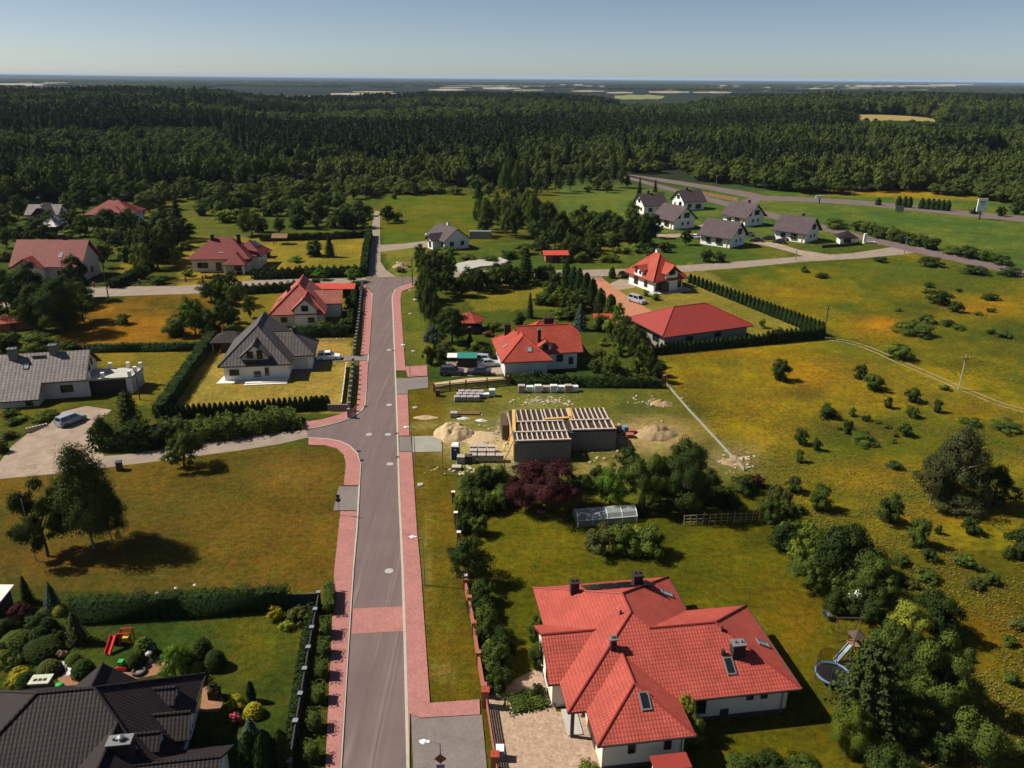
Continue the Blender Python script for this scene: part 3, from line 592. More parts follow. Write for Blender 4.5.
def core(kind, rng):
    """dense twiggy heart of the crown, so that little light passes straight through"""
    prof = {'broad': [(.04, .22), (.17, .34), (.21, .52), (.15, .68), (.03, .78)], 'birch': [(.04, .2), (.17, .34), (.19, .5), (.11, .68), (.03, .82)], 'bush': [(.22, 0.02), (.25, .25), (.17, .50), (.04, .62)],
            'spruce': [(.26, .06), (.20, .3), (.10, .65), (.02, .9)], 'pine': [(.2, .3), (.24, .5), (.12, .8), (.02, .92)], 'thuja': [(.40, 0), (.42, .35), (.30, .7), (.05, .93)], 'dome': [(.45, 0), (.42, .4), (.28, .78), (.04, .93)]}[kind]
    n = 9; V = []; Q = []
    for r, z in prof:
        for i in range(n):
            a = 2 * math.pi * i / n; rr = r * rng.uniform(.85, 1.1); V.append((rr * math.cos(a), rr * math.sin(a), z))
    for kk in range(len(prof) - 1):
        for i in range(n): Q.append((kk * n + i, kk * n + (i + 1) % n, (kk + 1) * n + (i + 1) % n, (kk + 1) * n + i))
    return np.array(V), np.array(Q)
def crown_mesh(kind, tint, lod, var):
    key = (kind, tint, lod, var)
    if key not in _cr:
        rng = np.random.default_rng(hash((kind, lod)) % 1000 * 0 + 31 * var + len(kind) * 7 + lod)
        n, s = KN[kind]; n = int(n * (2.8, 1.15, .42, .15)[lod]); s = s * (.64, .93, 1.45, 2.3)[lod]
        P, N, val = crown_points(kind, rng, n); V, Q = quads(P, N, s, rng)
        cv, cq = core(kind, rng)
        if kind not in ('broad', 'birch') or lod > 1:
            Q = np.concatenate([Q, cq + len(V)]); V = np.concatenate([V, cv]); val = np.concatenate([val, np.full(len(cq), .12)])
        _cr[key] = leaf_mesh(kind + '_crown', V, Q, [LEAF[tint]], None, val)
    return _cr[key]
_tr = {}
def trunk_mesh(kind, var):
    if (kind, var) not in _tr:
        rng = random.Random(var); mb = MB(); birch = kind == 'birch'
        top = {'broad': .62, 'birch': .8, 'spruce': .9, 'pine': .9}[kind]; r = {'broad': .035, 'birch': .016, 'spruce': .03, 'pine': .03}[kind]
        p = Vector((0, 0, -.01)); segs = 5
        for i in range(segs):
            q = Vector((rng.uniform(-.02, .02), rng.uniform(-.02, .02), top * (i + 1) / segs))
            mb.tube(p, q, r * (1 - i / segs * .8), r * (1 - (i + 1) / segs * .8), 7, cap=False); p = q
        if kind in ('broad', 'birch'):
            for i in range(6):
                a = i * 2.2 + rng.random(); z = rng.uniform(.25, .5)
                mb.tube((0, 0, z), (.3 * math.cos(a), .3 * math.sin(a), z + rng.uniform(.12, .3)), r * .5, r * .12, 5, cap=False)
        o = mb.build('trunk', M['birch_bark'] if birch else M['bark']); me = o.data; bpy.data.objects.remove(o); _tr[(kind, var)] = me
    return _tr[(kind, var)]
_vi = [0]
def plant(name, label, cat, kind, tint, loc, wid, hei, group=None, lod=1, rot=None):
    _vi[0] += 1; var = _vi[0] % 4
    rz = (_vi[0] * 2.399) % 6.283 if rot is None else rot
    cm = crown_mesh(kind, tint, lod, var)
    if kind in ('broad', 'birch', 'spruce', 'pine'):
        r = thing(name, label, cat, loc, rz, group); r.scale = (wid, wid, hei)
        for nm, me in (('trunk', trunk_mesh(kind, var)), ('crown', cm)):
            o = bpy.data.objects.new(nm, me); COL.objects.link(o); o.parent = r
        return r
    o = bpy.data.objects.new(name, cm); COL.objects.link(o); o.location = loc; o.rotation_euler = (0, 0, rz); o.scale = (wid, wid, hei)
    return tag(o, label, cat, group)
NAMES = {'broad': ('leafy_tree', 'tree'), 'birch': ('birch_tree', 'tree'), 'spruce': ('spruce_tree', 'tree'), 'pine': ('pine_tree', 'tree'), 'bush': ('bush', 'bush'), 'thuja': ('thuja', 'thuja'), 'dome': ('clipped_shrub', 'shrub')}
def T(px, py, w, h, kind, tint, label, group=None, name=None, cat=None, grow=1.0):
    b = G(px, py); hm = height_of(px, py, py - h) * (.90 if kind in ('bush', 'dome', 'broad') else .97); wm = w / (ppm(py) * (1 + .5 * hm / H)) * grow
    if kind in ('bush', 'dome'): hm = max(hm * 1.04 - wm * .12, wm * .4)
    lod = 0 if max(w, h) > 58 else (1 if max(w, h) > 26 else (2 if max(w, h) > 12 else 3))
    n, c = NAMES[kind]
    return plant(name or n, label, cat or c, kind, tint, tuple(b), wm, hm, group, lod)
# ---- hedges: clipped or wild walls of foliage along a line, each one thing
def hedge(name, label, pts, wid, hei, tint='thuja', jag=0.0, step=None, size=.16, dens=40, rough=.06, seed=1, cat='hedge', pxl=True):
    rng = np.random.default_rng(seed); ps = [np.array(G(*p)) if pxl else np.array((*p, 0.)) for p in pts]
    Vs = []; Qs = []; vals = []; off = 0
    for a, b in zip(ps[:-1], ps[1:]):
        L = np.linalg.norm(b - a); t = (b - a) / L; nrm = np.array([-t[1], t[0], 0]); n = int(dens * L * (wid + 2 * hei) / max(size * 4, .5))
        n = max(60, min(n, 16000))
        s = rng.uniform(-wid * .3 / L, 1 + wid * .3 / L, n); w_ = rng.uniform(0, wid + 2 * hei, n)
        prof = hei * (1 - jag * np.abs(np.sin(np.pi * s * L / (step or 1.0)))) * (1 + rough * (fbm(s * L * .9 + seed * 7, s * 0 + 3, 3) - .5) * 6)
        side = np.where(w_ < hei, -1, np.where(w_ > hei + wid, 1, 0)); z = np.where(side == 0, prof, prof * np.where(side < 0, w_, wid + 2 * hei - w_) / hei)
        across = np.where(side == 0, w_ - hei - wid / 2, side * wid / 2); across = across * (1 - .35 * (z / hei) ** 3 * (side != 0)) * (1 + rough * rng.normal(0, 1, n))
        P = a + np.outer(s * L, t) + np.outer(across, nrm) + np.outer(z, [0, 0, 1])
        N = np.outer(side * 1.0, nrm) + np.outer((side == 0) * 1.0 + .25, [0, 0, 1]) + rng.normal(0, .35, (n, 3))
        V, Q = quads(P, N, size, rng); Vs.append(V); Qs.append(Q + off); off += len(V); vals.append(np.clip(.4 + .25 * np.sin(s * L * 6.28 / (step or 1.3)) * (jag > 0) + rng.normal(0, .2, n), 0, 1))
        k_ = .40; hh = hei * (1 - jag * .9) * .86
        c = [a - nrm * wid * k_, b - nrm * wid * k_, b + nrm * wid * k_, a + nrm * wid * k_]
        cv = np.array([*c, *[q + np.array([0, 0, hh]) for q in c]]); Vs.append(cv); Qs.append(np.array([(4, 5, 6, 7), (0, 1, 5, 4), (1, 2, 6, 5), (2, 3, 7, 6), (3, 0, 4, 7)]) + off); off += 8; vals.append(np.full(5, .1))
    me = leaf_mesh(name, np.concatenate(Vs), np.concatenate(Qs), [LEAF[tint]], None, np.concatenate(vals))
    o = bpy.data.objects.new(name, me); COL.objects.link(o); return tag(o, label, cat)
# ------------------------------------------------------------------ the wood beyond the village
EDGE = [(-600, 205), (0, 204), (40, 203), (90, 206), (150, 199), (250, 198), (380, 196), (470, 194), (512, 190), (560, 179), (620, 172), (660, 175), (700, 181), (755, 189), (800, 193.5), (850, 195), (880, 196), (900, 194), (960, 196), (1000, 204), (1024, 210), (1700, 260)]
_ex = np.array([e[0] for e in EDGE], float); _ey = np.array([e[1] for e in EDGE], float)
rf = np.random.default_rng(11)
def in_wood(x, y):
    px, py = pix(x, y); e = np.interp(px, _ex, _ey); m = (py < e - 5 * (fbm(px / 22 + 3, px * 0 + 7, 3) - .45) * np.clip((700 - px) / 150, .25, 1)) & (y > 0)
    # clearings: the golden field on the slope, and the grass by the road bend on the right
    for cx, cy, rx, ry in CLEAR: m &= ((x - cx) / rx) ** 2 + ((y - cy) / ry) ** 2 > 1
    return m
_cl = G3(873, 118); CLEAR = [(_cl[0], _cl[1] - 26, 62, 74), (*G3(985, 164)[:2], 30, 46), (*G3(1015, 172)[:2], 22, 34), (*G3(560, 170)[:2], 16, 20)]
def wood_points(d0, d1, step):
    ys = np.arange(d0 * .6, d1, step); pts = []
    for y in ys:
        hw = .74 * y + 40; xs = np.arange(-hw, hw, step); pts.append(np.stack([xs, np.full(len(xs), y)], 1))
    p = np.concatenate(pts) + rf.uniform(-.48, .48, (sum(len(q) for q in pts), 2)) * step
    d = np.hypot(p[:, 0], p[:, 1]); p = p[(d >= d0) & (d < d1)]
    return p[in_wood(p[:, 0], p[:, 1])]
near = wood_points(330, 800, 5.4); mid = wood_points(800, 1500, 8.5); far = wood_points(1500, 2450, 13)
allp = np.concatenate([near, mid, far]); dd = np.hypot(allp[:, 0], allp[:, 1])
px_, py_ = pix(allp[:, 0], allp[:, 1])
_end = np.clip(908 * 35.5 / (skyline(px_) - 78), 1250, 2450); _k = (dd < _end * (1 + .06 * (fbm(allp[:, 0] / 60, allp[:, 1] / 60, 2) - .5)))   # the wood ends where the plain opens
allp, dd, px_, py_ = allp[_k], dd[_k], px_[_k], py_[_k]
stand = fbm(allp[:, 0] / 120 + 4, allp[:, 1] / 90 + 2, 3, .5)
edge_y = np.interp(px_, _ex, _ey)
depth = dd - np.array([np.hypot(*G(x, y)[:2]) for x, y in zip(_ex, _ey)])[np.clip(np.searchsorted(_ex, px_), 0, len(_ex) - 1)]
# stands: the wood is a patchwork of plantings of different age and kind, with narrow rides between them
_sc = np.stack([rf.uniform(-1900, 1900, 420), rf.uniform(250, 2500, 420)], 1); _sk = rf.random(420); _sh = rf.uniform(.62, 1.30, 420)
_d2 = np.full(len(allp), 1e12); _d1 = np.full(len(allp), 1e12); _si = np.zeros(len(allp), int); _wx = allp[:, 0] + 50 * (fbm(allp[:, 0] / 80, allp[:, 1] / 80, 2) - .5); _wy = allp[:, 1] + 40 * (fbm(allp[:, 0] / 80 + 9, allp[:, 1] / 80, 2) - .5)
for q in range(420):
    e = np.hypot((_wx - _sc[q, 0]) / 1.5, _wy - _sc[q, 1]); m = e < _d1; _d2 = np.where(m, _d1, np.minimum(_d2, e)); _d1 = np.where(m, e, _d1); _si[m] = q
skind = _sk[_si] * .8 + .2 * stand
belt = depth + 120 * (stand - .5)
kind_i = np.where(belt < 95, np.where(skind < .75, 0, 1), np.where(skind < .22, 0, np.where(skind < .62, 1, 2)))
mixd = rf.random(len(dd)); kind_i = np.where(mixd < .10, 1, np.where(mixd > .95, 2, kind_i))
hgt = np.where(kind_i == 0, 11.0, np.where(kind_i == 1, 13.5, 16.5)) * _sh[_si] * rf.uniform(.86, 1.14, len(dd)) * np.where(rf.random(len(dd)) < .04, 1.25, 1.0)
hgt *= np.clip(.5 + depth / 45, .5, 1.0)
hgt = np.clip(hgt, 4, 19)
wid = np.where(kind_i == 2, 6.4, np.where(kind_i == 0, 6.4, 8.0)) * np.where(dd > 1500, 2.2, np.where(dd > 800, 1.55, 1.12)) * rf.uniform(.8, 1.3, len(dd))
_fx, _fy = CLEAR[0][0], CLEAR[0][1]; _front = ((allp[:, 0] - _fx * .93) / 75) ** 2 + ((allp[:, 1] - (_fy - 175)) / 130) ** 2 < 1
hgt = np.where(_front, hgt * .42, hgt)
_gap = fbm(allp[:, 0] / 45 + 20, allp[:, 1] / 45, 3); _keep = ((_d2 - _d1 > 4.5) | (dd > 1300)) & (_gap > .27); allp, dd, px_, py_, stand, depth, kind_i, hgt, wid = [a[_keep] for a in (allp, dd, px_, py_, stand, depth, kind_i, hgt, wid)]
zz = terrain(allp[:, 0], allp[:, 1])
# the row that faces the village: the nearest trees stand as things of their own
vis = (px_ > -20) & (px_ < 1044); order = np.argsort(np.where(vis, depth, 9e9)); front = order[:210]
FK = [('broad', 'forest', 'slender young broadleaf tree in the wood edge facing the village'), ('broad', 'woodmix', 'round-crowned broadleaf tree in the wood edge facing the village'), ('pine', 'pinewood', 'dark pine tree in the wood edge facing the village')]
FN = [('young_tree', 'tree'), ('woodland_tree', 'tree'), ('woodland_pine', 'tree')]
def solo_mesh(kind, tint, var, lod=2):
    c = crown_mesh(kind, tint, lod, var); t = trunk_mesh(kind, var)
    n = len(c.vertices); cv = np.empty(n * 3, np.float32); c.vertices.foreach_get('co', cv); cq = np.empty(len(c.polygons) * 4, np.int32); c.polygons.foreach_get('vertices', cq) if False else c.loops.foreach_get('vertex_index', cq)
    tq = [tuple(p.vertices) for p in t.polygons if len(p.vertices) == 4]; tv = np.array([v.co[:] for v in t.vertices], np.float32)
    V = np.concatenate([cv.reshape(-1, 3), tv]); Q = np.concatenate([cq.reshape(-1, 4), np.array(tq, np.int32) + n])
    lv = np.empty(len(c.polygons), np.float32); c.attributes['leaf'].data.foreach_get('value', lv)
    return leaf_mesh('woodland_tree', V, Q, [LEAF[tint], M['bark']], np.array([0] * len(c.polygons) + [1] * len(tq)), np.concatenate([lv, np.full(len(tq), .4)]))
SOLO = [[solo_mesh(k_, t_, v) for v in range(3)] for k_, t_, _l in FK]
FARM = [[solo_mesh(k_ if k_ != 'pine' else ('pine', 'broad', 'broad')[v], t_, v, 3) for v in range(3)] for k_, t_, _l in FK]
for j in front:
    i = int(kind_i[j]); o = bpy.data.objects.new(FN[i][0], SOLO[i][int(j) % 3]); COL.objects.link(o)
    o.location = (allp[j, 0], allp[j, 1], zz[j]); o.scale = (wid[j], wid[j], hgt[j]); o.rotation_euler = (0, 0, float(rf.random() * 6.28))
    tag(o, FK[i][2], 'tree', 'trees along the wood edge')
rest = np.setdiff1d(np.arange(len(allp)), front)
# hedgerow belts and copses on the far plain
bx = []; 
for y in np.exp(np.linspace(math.log(2500), math.log(9000), 190)):
    xs = rf.uniform(-.7 * y, .7 * y, 60); bx.append(np.stack([xs, np.full(60, y) * rf.uniform(.985, 1.015, 60)], 1))
bx = np.concatenate(bx); bn = fbm(bx[:, 0] / 700 + 2, bx[:, 1] / 260 + 7, 3, .6)
bx = bx[(bn > .60) & (np.hypot(bx[:, 0], bx[:, 1]) > 4200)]
P = np.concatenate([np.c_[allp[rest], zz[rest]], np.c_[bx, terrain(bx[:, 0], bx[:, 1])]])
S = np.concatenate([np.c_[wid[rest], wid[rest], hgt[rest]], np.c_[np.full(len(bx), 90), np.full(len(bx), 34), np.full(len(bx), 11)]])
KI = np.concatenate([kind_i[rest] * 3 + rf.integers(0, 3, len(rest)), np.full(len(bx), 4)]); RZ = np.concatenate([rf.uniform(0, 6.28, len(rest)), np.zeros(len(bx))])
wm = bpy.data.meshes.new('wood'); wm.vertices.add(len(P)); wm.vertices.foreach_set('co', P.astype(np.float32).ravel())
for nm, typ, dat in (('tsize', 'FLOAT_VECTOR', S), ('tkind', 'INT', KI), ('tturn', 'FLOAT', RZ)):
    a = wm.attributes.new(nm, typ, 'POINT'); a.data.foreach_set('vector' if typ == 'FLOAT_VECTOR' else 'value', np.ascontiguousarray(dat, np.int32 if typ == 'INT' else np.float32).ravel())
wood = bpy.data.objects.new('wood', wm); COL.objects.link(wood)
tag(wood, 'dark mixed wood stretching behind the village to the horizon', 'wood', kind='stuff')
ng = bpy.data.node_groups.new('wood', 'GeometryNodeTree')
ng.interface.new_socket('Geometry', in_out='INPUT', socket_type='NodeSocketGeometry'); ng.interface.new_socket('Geometry', in_out='OUTPUT', socket_type='NodeSocketGeometry')
gi = ng.nodes.new('NodeGroupInput'); go = ng.nodes.new('NodeGroupOutput')
g2 = ng.nodes.new('GeometryNodeGeometryToInstance')
protos = []
for fam in FARM:
    for me in fam:
        o = bpy.data.objects.new('woodland_tree', me); protos.append(o)      # never linked to the scene: only its mesh is read
for o in reversed(protos):
    oi = ng.nodes.new('GeometryNodeObjectInfo'); oi.inputs['Object'].default_value = o; oi.inputs['As Instance'].default_value = True
    ng.links.new(oi.outputs['Geometry'], g2.inputs[0])
ip = ng.nodes.new('GeometryNodeInstanceOnPoints')
def nattr(nm, typ):
    n = ng.nodes.new('GeometryNodeInputNamedAttribute'); n.data_type = typ; n.inputs['Name'].default_value = nm; return n.outputs['Attribute']
ng.links.new(gi.outputs[0], ip.inputs['Points']); 
ji = ng.nodes.new('GeometryNodeJoinGeometry')
for nd in [n for n in ng.nodes if n.bl_idname == 'GeometryNodeObjectInfo']: ng.links.new(nd.outputs['Geometry'], ji.inputs[0])
ng.nodes.remove(g2)
ng.links.new(ji.outputs[0], ip.inputs['Instance']); ip.inputs['Pick Instance'].default_value = True
ng.links.new(nattr('tkind', 'INT'), ip.inputs['Instance Index']); ng.links.new(nattr('tsize', 'FLOAT_VECTOR'), ip.inputs['Scale'])
cx = ng.nodes.new('ShaderNodeCombineXYZ'); ng.links.new(nattr('tturn', 'FLOAT'), cx.inputs[2])
er = ng.nodes.new('FunctionNodeEulerToRotation'); ng.links.new(cx.outputs[0], er.inputs[0]); ng.links.new(er.outputs[0], ip.inputs['Rotation'])
ng.links.new(ip.outputs[0], go.inputs[0])
md = wood.modifiers.new('trees', 'NODES'); md.node_group = ng
# pale fields that show through
def field(name, pl, mat, dz=.6):
    mb = MB(); r = [G3(*p) for p in pl]; mb.poly([(p[0], p[1], float(terrain(p[0], p[1])) + dz) for p in r]); return structure(name, mb, mat)
M['stubble'] = worn('pale_stubble', (.26, .20, .13), .01, .2, .1, .1, 0); M['gold_field'] = worn('golden_field', (.25, .185, .06), .02, .12, .2, .1, 0); M['green_field'] = worn('green_field', (.15, .17, .06), .01, .12, .1, .1, 0); M['far_white'] = worn('bleached_field', (.29, .25, .20), .01, .2, .1, .1, 0)
def strip(x0, x1, y, h, mat, seed):
    r = random.Random(seed); n = 7; up = []; dn = []
    for i in range(n):
        f = i / (n - 1); e = math.sin(math.pi * min(max(f, .06), .94)) ** .35; x = x0 + (x1 - x0) * f
        up.append((x + r.uniform(-2, 2), y - h * e * r.uniform(.35, .65))); dn.append((x + r.uniform(-2, 2), y + h * e * r.uniform(.35, .65)))
    field('field', up + dn[::-1], M[mat], 1.2)
for q in [(-20, 60, 84.6, 2.2, 'far_white'), (62, 100, 85.4, 2.0, 'far_white'), (20, 70, 82.8, 1.0, 'stubble'), (234, 270, 97.2, 2.6, 'far_white'), (274, 330, 97.4, 2.4, 'far_white'), (332, 402, 94.4, 2.4, 'far_white'), (352, 392, 92.2, 1.4, 'stubble'), (428, 464, 90.0, 1.6, 'far_white'), (440, 470, 87.8, 1.0, 'stubble'), (484, 520, 88.4, 2.2, 'far_white'), (512, 544, 90.6, 1.6, 'green_field'), (520, 560, 87.0, 1.2, 'far_white'), (572, 604, 91.4, 1.4, 'stubble'), (586, 612, 86.2, .9, 'far_white'), (606, 634, 93.0, 1.6, 'stubble'),
          (616, 664, 97.6, 5.4, 'green_field'), (648, 690, 92.4, 2.0, 'stubble'), (660, 684, 89.4, 1.2, 'far_white'), (694, 732, 92.6, 1.8, 'stubble'), (700, 728, 88.0, 1.0, 'far_white'), (740, 766, 86.8, .8, 'stubble'), (844, 900, 86.0, 2.0, 'far_white'), (896, 956, 86.4, 2.4, 'stubble'), (930, 972, 84.8, 1.0, 'far_white'), (560, 580, 88.2, .8, 'green_field'), (636, 656, 87.4, .7, 'stubble')]:
    strip(*q, int(q[0] * 7 + q[2] * 3))
th = np.linspace(0, 2 * math.pi, 40)[:-1]
mb = MB(); rr_ = [(CLEAR[0][0] + 58 * math.cos(t) * (1 + .08 * math.sin(3 * t)), CLEAR[0][1] + 70 * math.sin(t)) for t in th]
c0 = CLEAR[0]; n_ = len(rr_)
for s0, s1 in ((0, .5), (.5, 1)):
    for i in range(n_):
        q = [(c0[0] + (rr_[j][0] - c0[0]) * s, c0[1] + (rr_[j][1] - c0[1]) * s) for j, s in ((i, s0), (i, s1), ((i + 1) % n_, s1), ((i + 1) % n_, s0))]
        if s0 == 0: q = q[1:]
        mb.poly([(a, b, float(terrain(a, b)) + .9) for a, b in q])
structure('field', mb, M['gold_field'])
# ------------------------------------------------------------------ haze over the whole land
hz = MB(); hz.box((0, 30000, -2), (150000, 124000, 92)); ho = hz.build('haze', []); tag(ho, 'thin blue summer haze over the plain', 'haze', kind='stuff')
hm = bpy.data.materials.new('haze'); hm.use_nodes = True; ht = hm.node_tree; ht.nodes.remove(ht.nodes['Principled BSDF'])
pv = ht.nodes.new('ShaderNodeVolumePrincipled'); pv.inputs['Density'].default_value = 3.0e-5; pv.inputs['Color'].default_value = (.56, .74, 1.0, 1); pv.inputs['Anisotropy'].default_value = 0.0
ht.links.new(pv.outputs[0], ht.nodes['Material Output'].inputs['Volume']); ho.data.materials.append(hm)
# ------------------------------------------------------------------ house kit
class Hs:
    """a house: an Empty at its corner on the ground, and a local frame (x along the front, y away from the street)"""
    def __init__(s, name, label, px, py, yaw, cat='house', group=None, org=None):
        p = G(px, py) if org is None else np.array(org); s.o = p; s.yaw = math.radians(yaw); s.ppm = ppm(py)
        s.root = thing(name, label, cat, (p[0], p[1], 0), s.yaw, group); s.rf = []; s.rmb = MB(); s.cap = []
    def L(s, px, py, z=0.0):
        q = G(px, py, z) - np.array([s.o[0], s.o[1], 0]); c, n = math.cos(s.yaw), math.sin(s.yaw)
        return (q[0] * c + q[1] * n, -q[0] * n + q[1] * c, z)
    def roof(s, x0, x1, y0, y1, ze, slope, axis='x', k0=0.0, k1=0.0, th=.22, caps=False):
        """pitched roof over a rectangle; k = share of each end that is hipped (0 gable, 1 full hip)"""
        if axis == 'y':
            tr = lambda p: (p[1], p[0], p[2]); X0, X1, Y0, Y1 = y0, y1, x0, x1
        else:
            tr = lambda p: p; X0, X1, Y0, Y1 = x0, x1, y0, y1
        hw = (Y1 - Y0) / 2; ym = (Y0 + Y1) / 2; zr = ze + hw * slope
        r0 = (X0 + hw * k0, ym, zr); r1 = (X1 - hw * k1, ym, zr)
        def end(X, k): a = hw * (1 - k); return (X, Y0 + a, ze + a * slope), (X, Y1 - a, ze + a * slope)
        e0, e1 = end(X0, k0), end(X1, k1); cs = [(X0, Y0, ze), (X1, Y0, ze), (X1, Y1, ze), (X0, Y1, ze)]
        fr = [cs[0], cs[1]] + ([e1[0]] if 0 < k1 < 1 else []) + [r1, r0] + ([e0[0]] if 0 < k0 < 1 else [])
        bk = [cs[2], cs[3]] + ([e0[1]] if 0 < k0 < 1 else []) + [r0, r1] + ([e1[1]] if 0 < k1 < 1 else [])
        fs = [fr, bk]
        if k0 > 0: fs.append([e0[1], e0[0], r0])
        if k1 > 0: fs.append([e1[0], e1[1], r1])
        fs = [[tr(p) for p in (f if axis == 'x' else f[::-1])] for f in fs]
        s.shell(fs, th)
        if caps:
            ls = [(r0, r1)] + ([(e0[0], r0), (e0[1], r0)] if k0 > 0 else []) + ([(e1[0], r1), (e1[1], r1)] if k1 > 0 else [])
            s.cap += [(tr(a), tr(b)) for a, b in ls]
        return zr
    def shell(s, fs, th=.22):
        key = lambda p: tuple(round(c, 4) for c in p); ix = {}; V = []
        for f in fs:
            for p in f:
                if key(p) not in ix: ix[key(p)] = len(V); V.append(p)
        F_ = [[ix[key(p)] for p in f] for f in fs]; n = len(V); ed = {}
        for f in F_:
            for i in range(len(f)): e = (f[i], f[(i + 1) % len(f)]); ed[e] = 1
        vs = V + [(p[0], p[1], p[2] - th) for p in V]
        s.rmb.add(vs, [tuple(f) for f in F_], 0); s.rmb.add(vs, [tuple(n + i for i in f[::-1]) for f in F_], 1)
        s.rmb.add(vs, [(a, n + a, n + b, b) for a, b in ed if (b, a) not in ed], 1)
    def roof_done(s, tile, fascia, cap=None, capr=.11, skip=None):
        if skip: s.cap = [c for c in s.cap if not skip(*c)]
        s.r = s.rmb.build('roof', [M[tile], M[fascia]], s.root)
        if s.cap:
            mb = MB()
            for a, b in s.cap: mb.tube((a[0], a[1], a[2] + .01), (b[0], b[1], b[2] + .01), capr, n=6)
            mb.build('ridge_tile', M[cap or fascia], s.r)
        return s.r
    def walls(s, pls, mat, plinth=.35):
        """pls: list of (outline, height)"""
        mb = MB(); pb = MB()
        for pl, h in pls: mb.prism(pl, 0, h)
        w = mb.build('wall', M[mat], s.root); s.w = w; return w
    def gable(s, x0, x1, y0, y1, ze, slope, axis='x', k=0.0, mat=None):
        """wall block with pointed ends; rectangle is the wall itself, ze its height at the eaves"""
        tr = (lambda p: (p[1], p[0], p[2])) if axis == 'y' else (lambda p: p)
        if axis == 'y': x0, x1, y0, y1 = y0, y1, x0, x1
        hw = (y1 - y0) / 2; a = hw * (1 - k); pf = [(y0, 0), (y1, 0), (y1, ze), (y1 - a, ze + a * slope), (y0 + a, ze + a * slope), (y0, ze)]
        if k <= 0: pf = [(y0, 0), (y1, 0), (y1, ze), ((y0 + y1) / 2, ze + hw * slope), (y0, ze)]
        n = len(pf); vs = [tr((x, p[0], p[1])) for x in (x0, x1) for p in pf]
        mb = MB(); fs = [tuple(range(n - 1, -1, -1)), tuple(range(n, 2 * n))] + [(i, (i + 1) % n, n + (i + 1) % n, n + i) for i in range(n)]
        if axis == 'y': fs = [f[::-1] for f in fs]
        mb.add(vs, fs); return mb.build('wall', M[mat], s.root)
    def box(s, name, c, d, mat, parent=None, rz=0.0):
        mb = MB(); mb.box(c, d, rz); return mb.build(name, M[mat], parent or s.root)
    def win(s, x, y, z, ang, w, h, frame='frame_dark', glass='glass', name='window', full=False, sill=True, bar=True):
        """window centred at x,y,z on a wall whose outward direction is ang (degrees)"""
        a = math.radians(ang); n = Vector((math.cos(a), math.sin(a), 0)); t = Vector((-n.y, n.x, 0)); c = Vector((x, y, z)) + n * .05; t_ = .09
        mb = MB()
        for sx in (-1, 1): mb.box(c + t * (sx * (w / 2 - t_ / 2)) - Vector((0, 0, h / 2)), (.12, t_, h), a)
        for zz in (-h / 2, h / 2 - t_): mb.box(c + Vector((0, 0, zz)), (.115, w - 2 * t_, t_), a)
        if bar and w > 1.1: mb.box(c - Vector((0, 0, h / 2 - t_)), (.10, .07, h - 2 * t_), a)
        p = MB(); p.box(c - n * .035 - Vector((0, 0, h / 2 - .02)), (.05, w - .04, h - .04), a)
        if not full:
            mb2 = MB(); mb2.v, mb2.f, mb2.m = list(mb.v), list(mb.f), list(mb.m); mb2.add(p.v, p.f, 1)
            return mb2.build(name, [M[frame], M[glass]], s.root)
        o = mb.build(name, M[frame], s.root); p.build('pane', M[glass], o)
        if sill:
            q = MB(); q.box(c + n * .06 - Vector((0, 0, h / 2 + .05)), (.22, w + .2, .045), a); q.build('sill', M['pale_cap'], o)
        return o
    def skylight(s, x, y, z, az, slope, w=.8, h=1.3, glass='glass', frame='frame_grey'):
        """roof window centred at x,y,z on a slope that falls towards azimuth az (degrees, local)"""
        a = math.radians(az); d = Vector((math.cos(a), math.sin(a), -slope)).normalized(); t = Vector((-math.sin(a), math.cos(a), 0)); n = t.cross(d) * -1
        if n.z < 0: n = -n
        c = Vector((x, y, z)); mb = MB()
        def slab(m, cx, cy, sx, sy, h0, h1, mi=0):
            vs = [c + t * (cx + i * sx / 2) + d * (cy + j * sy / 2) + n * hh for hh in (h0, h1) for i, j in ((-1, -1), (1, -1), (1, 1), (-1, 1))]
            m.add(vs, [(3, 2, 1, 0), (4, 5, 6, 7), (0, 1, 5, 4), (1, 2, 6, 5), (2, 3, 7, 6), (3, 0, 4, 7)], mi)
        for sx in (-1, 1): slab(mb, sx * (w / 2 - .05), 0, .1, h, -.05, .12)
        for sy in (-1, 1): slab(mb, 0, sy * (h / 2 - .06), w - .2, .12, -.05, .115)
        o = mb.build('skylight', M[frame], s.r); p = MB(); slab(p, 0, 0, w - .1, h - .1, -.04, .07); p.build('pane', M[glass], o)
        return o
    def chim(s, x, y, z0, z1, sx=.9, sy=.6, mat='chimney', cap='frame_grey'):
        mb = MB(); mb.box((x, y, z0), (sx, sy, z1 - z0)); mb.box((x, y, z1), (sx + .16, sy + .16, .1), 0, 1)
        for i in (-.25, .25): mb.tube((x + i * sx, y, z1 + .1), (x + i * sx, y, z1 + .35), .1, n=6, mat=1)
        return mb.build('chimney', [M[mat], M[cap]], s.r)
    def gutter(s, x0, y0, x1, y1, z, down=None):
        mb = MB(); mb.tube((x0, y0, z), (x1, y1, z), .085, n=6)
        o = mb.build('gutter', M['fascia_dark'], s.root)
        if down is not None: d = MB(); d.tube((*down, 0.02), (*down, z), .055, n=6); d.build('downpipe', M['frame_grey'], s.root)
        return o
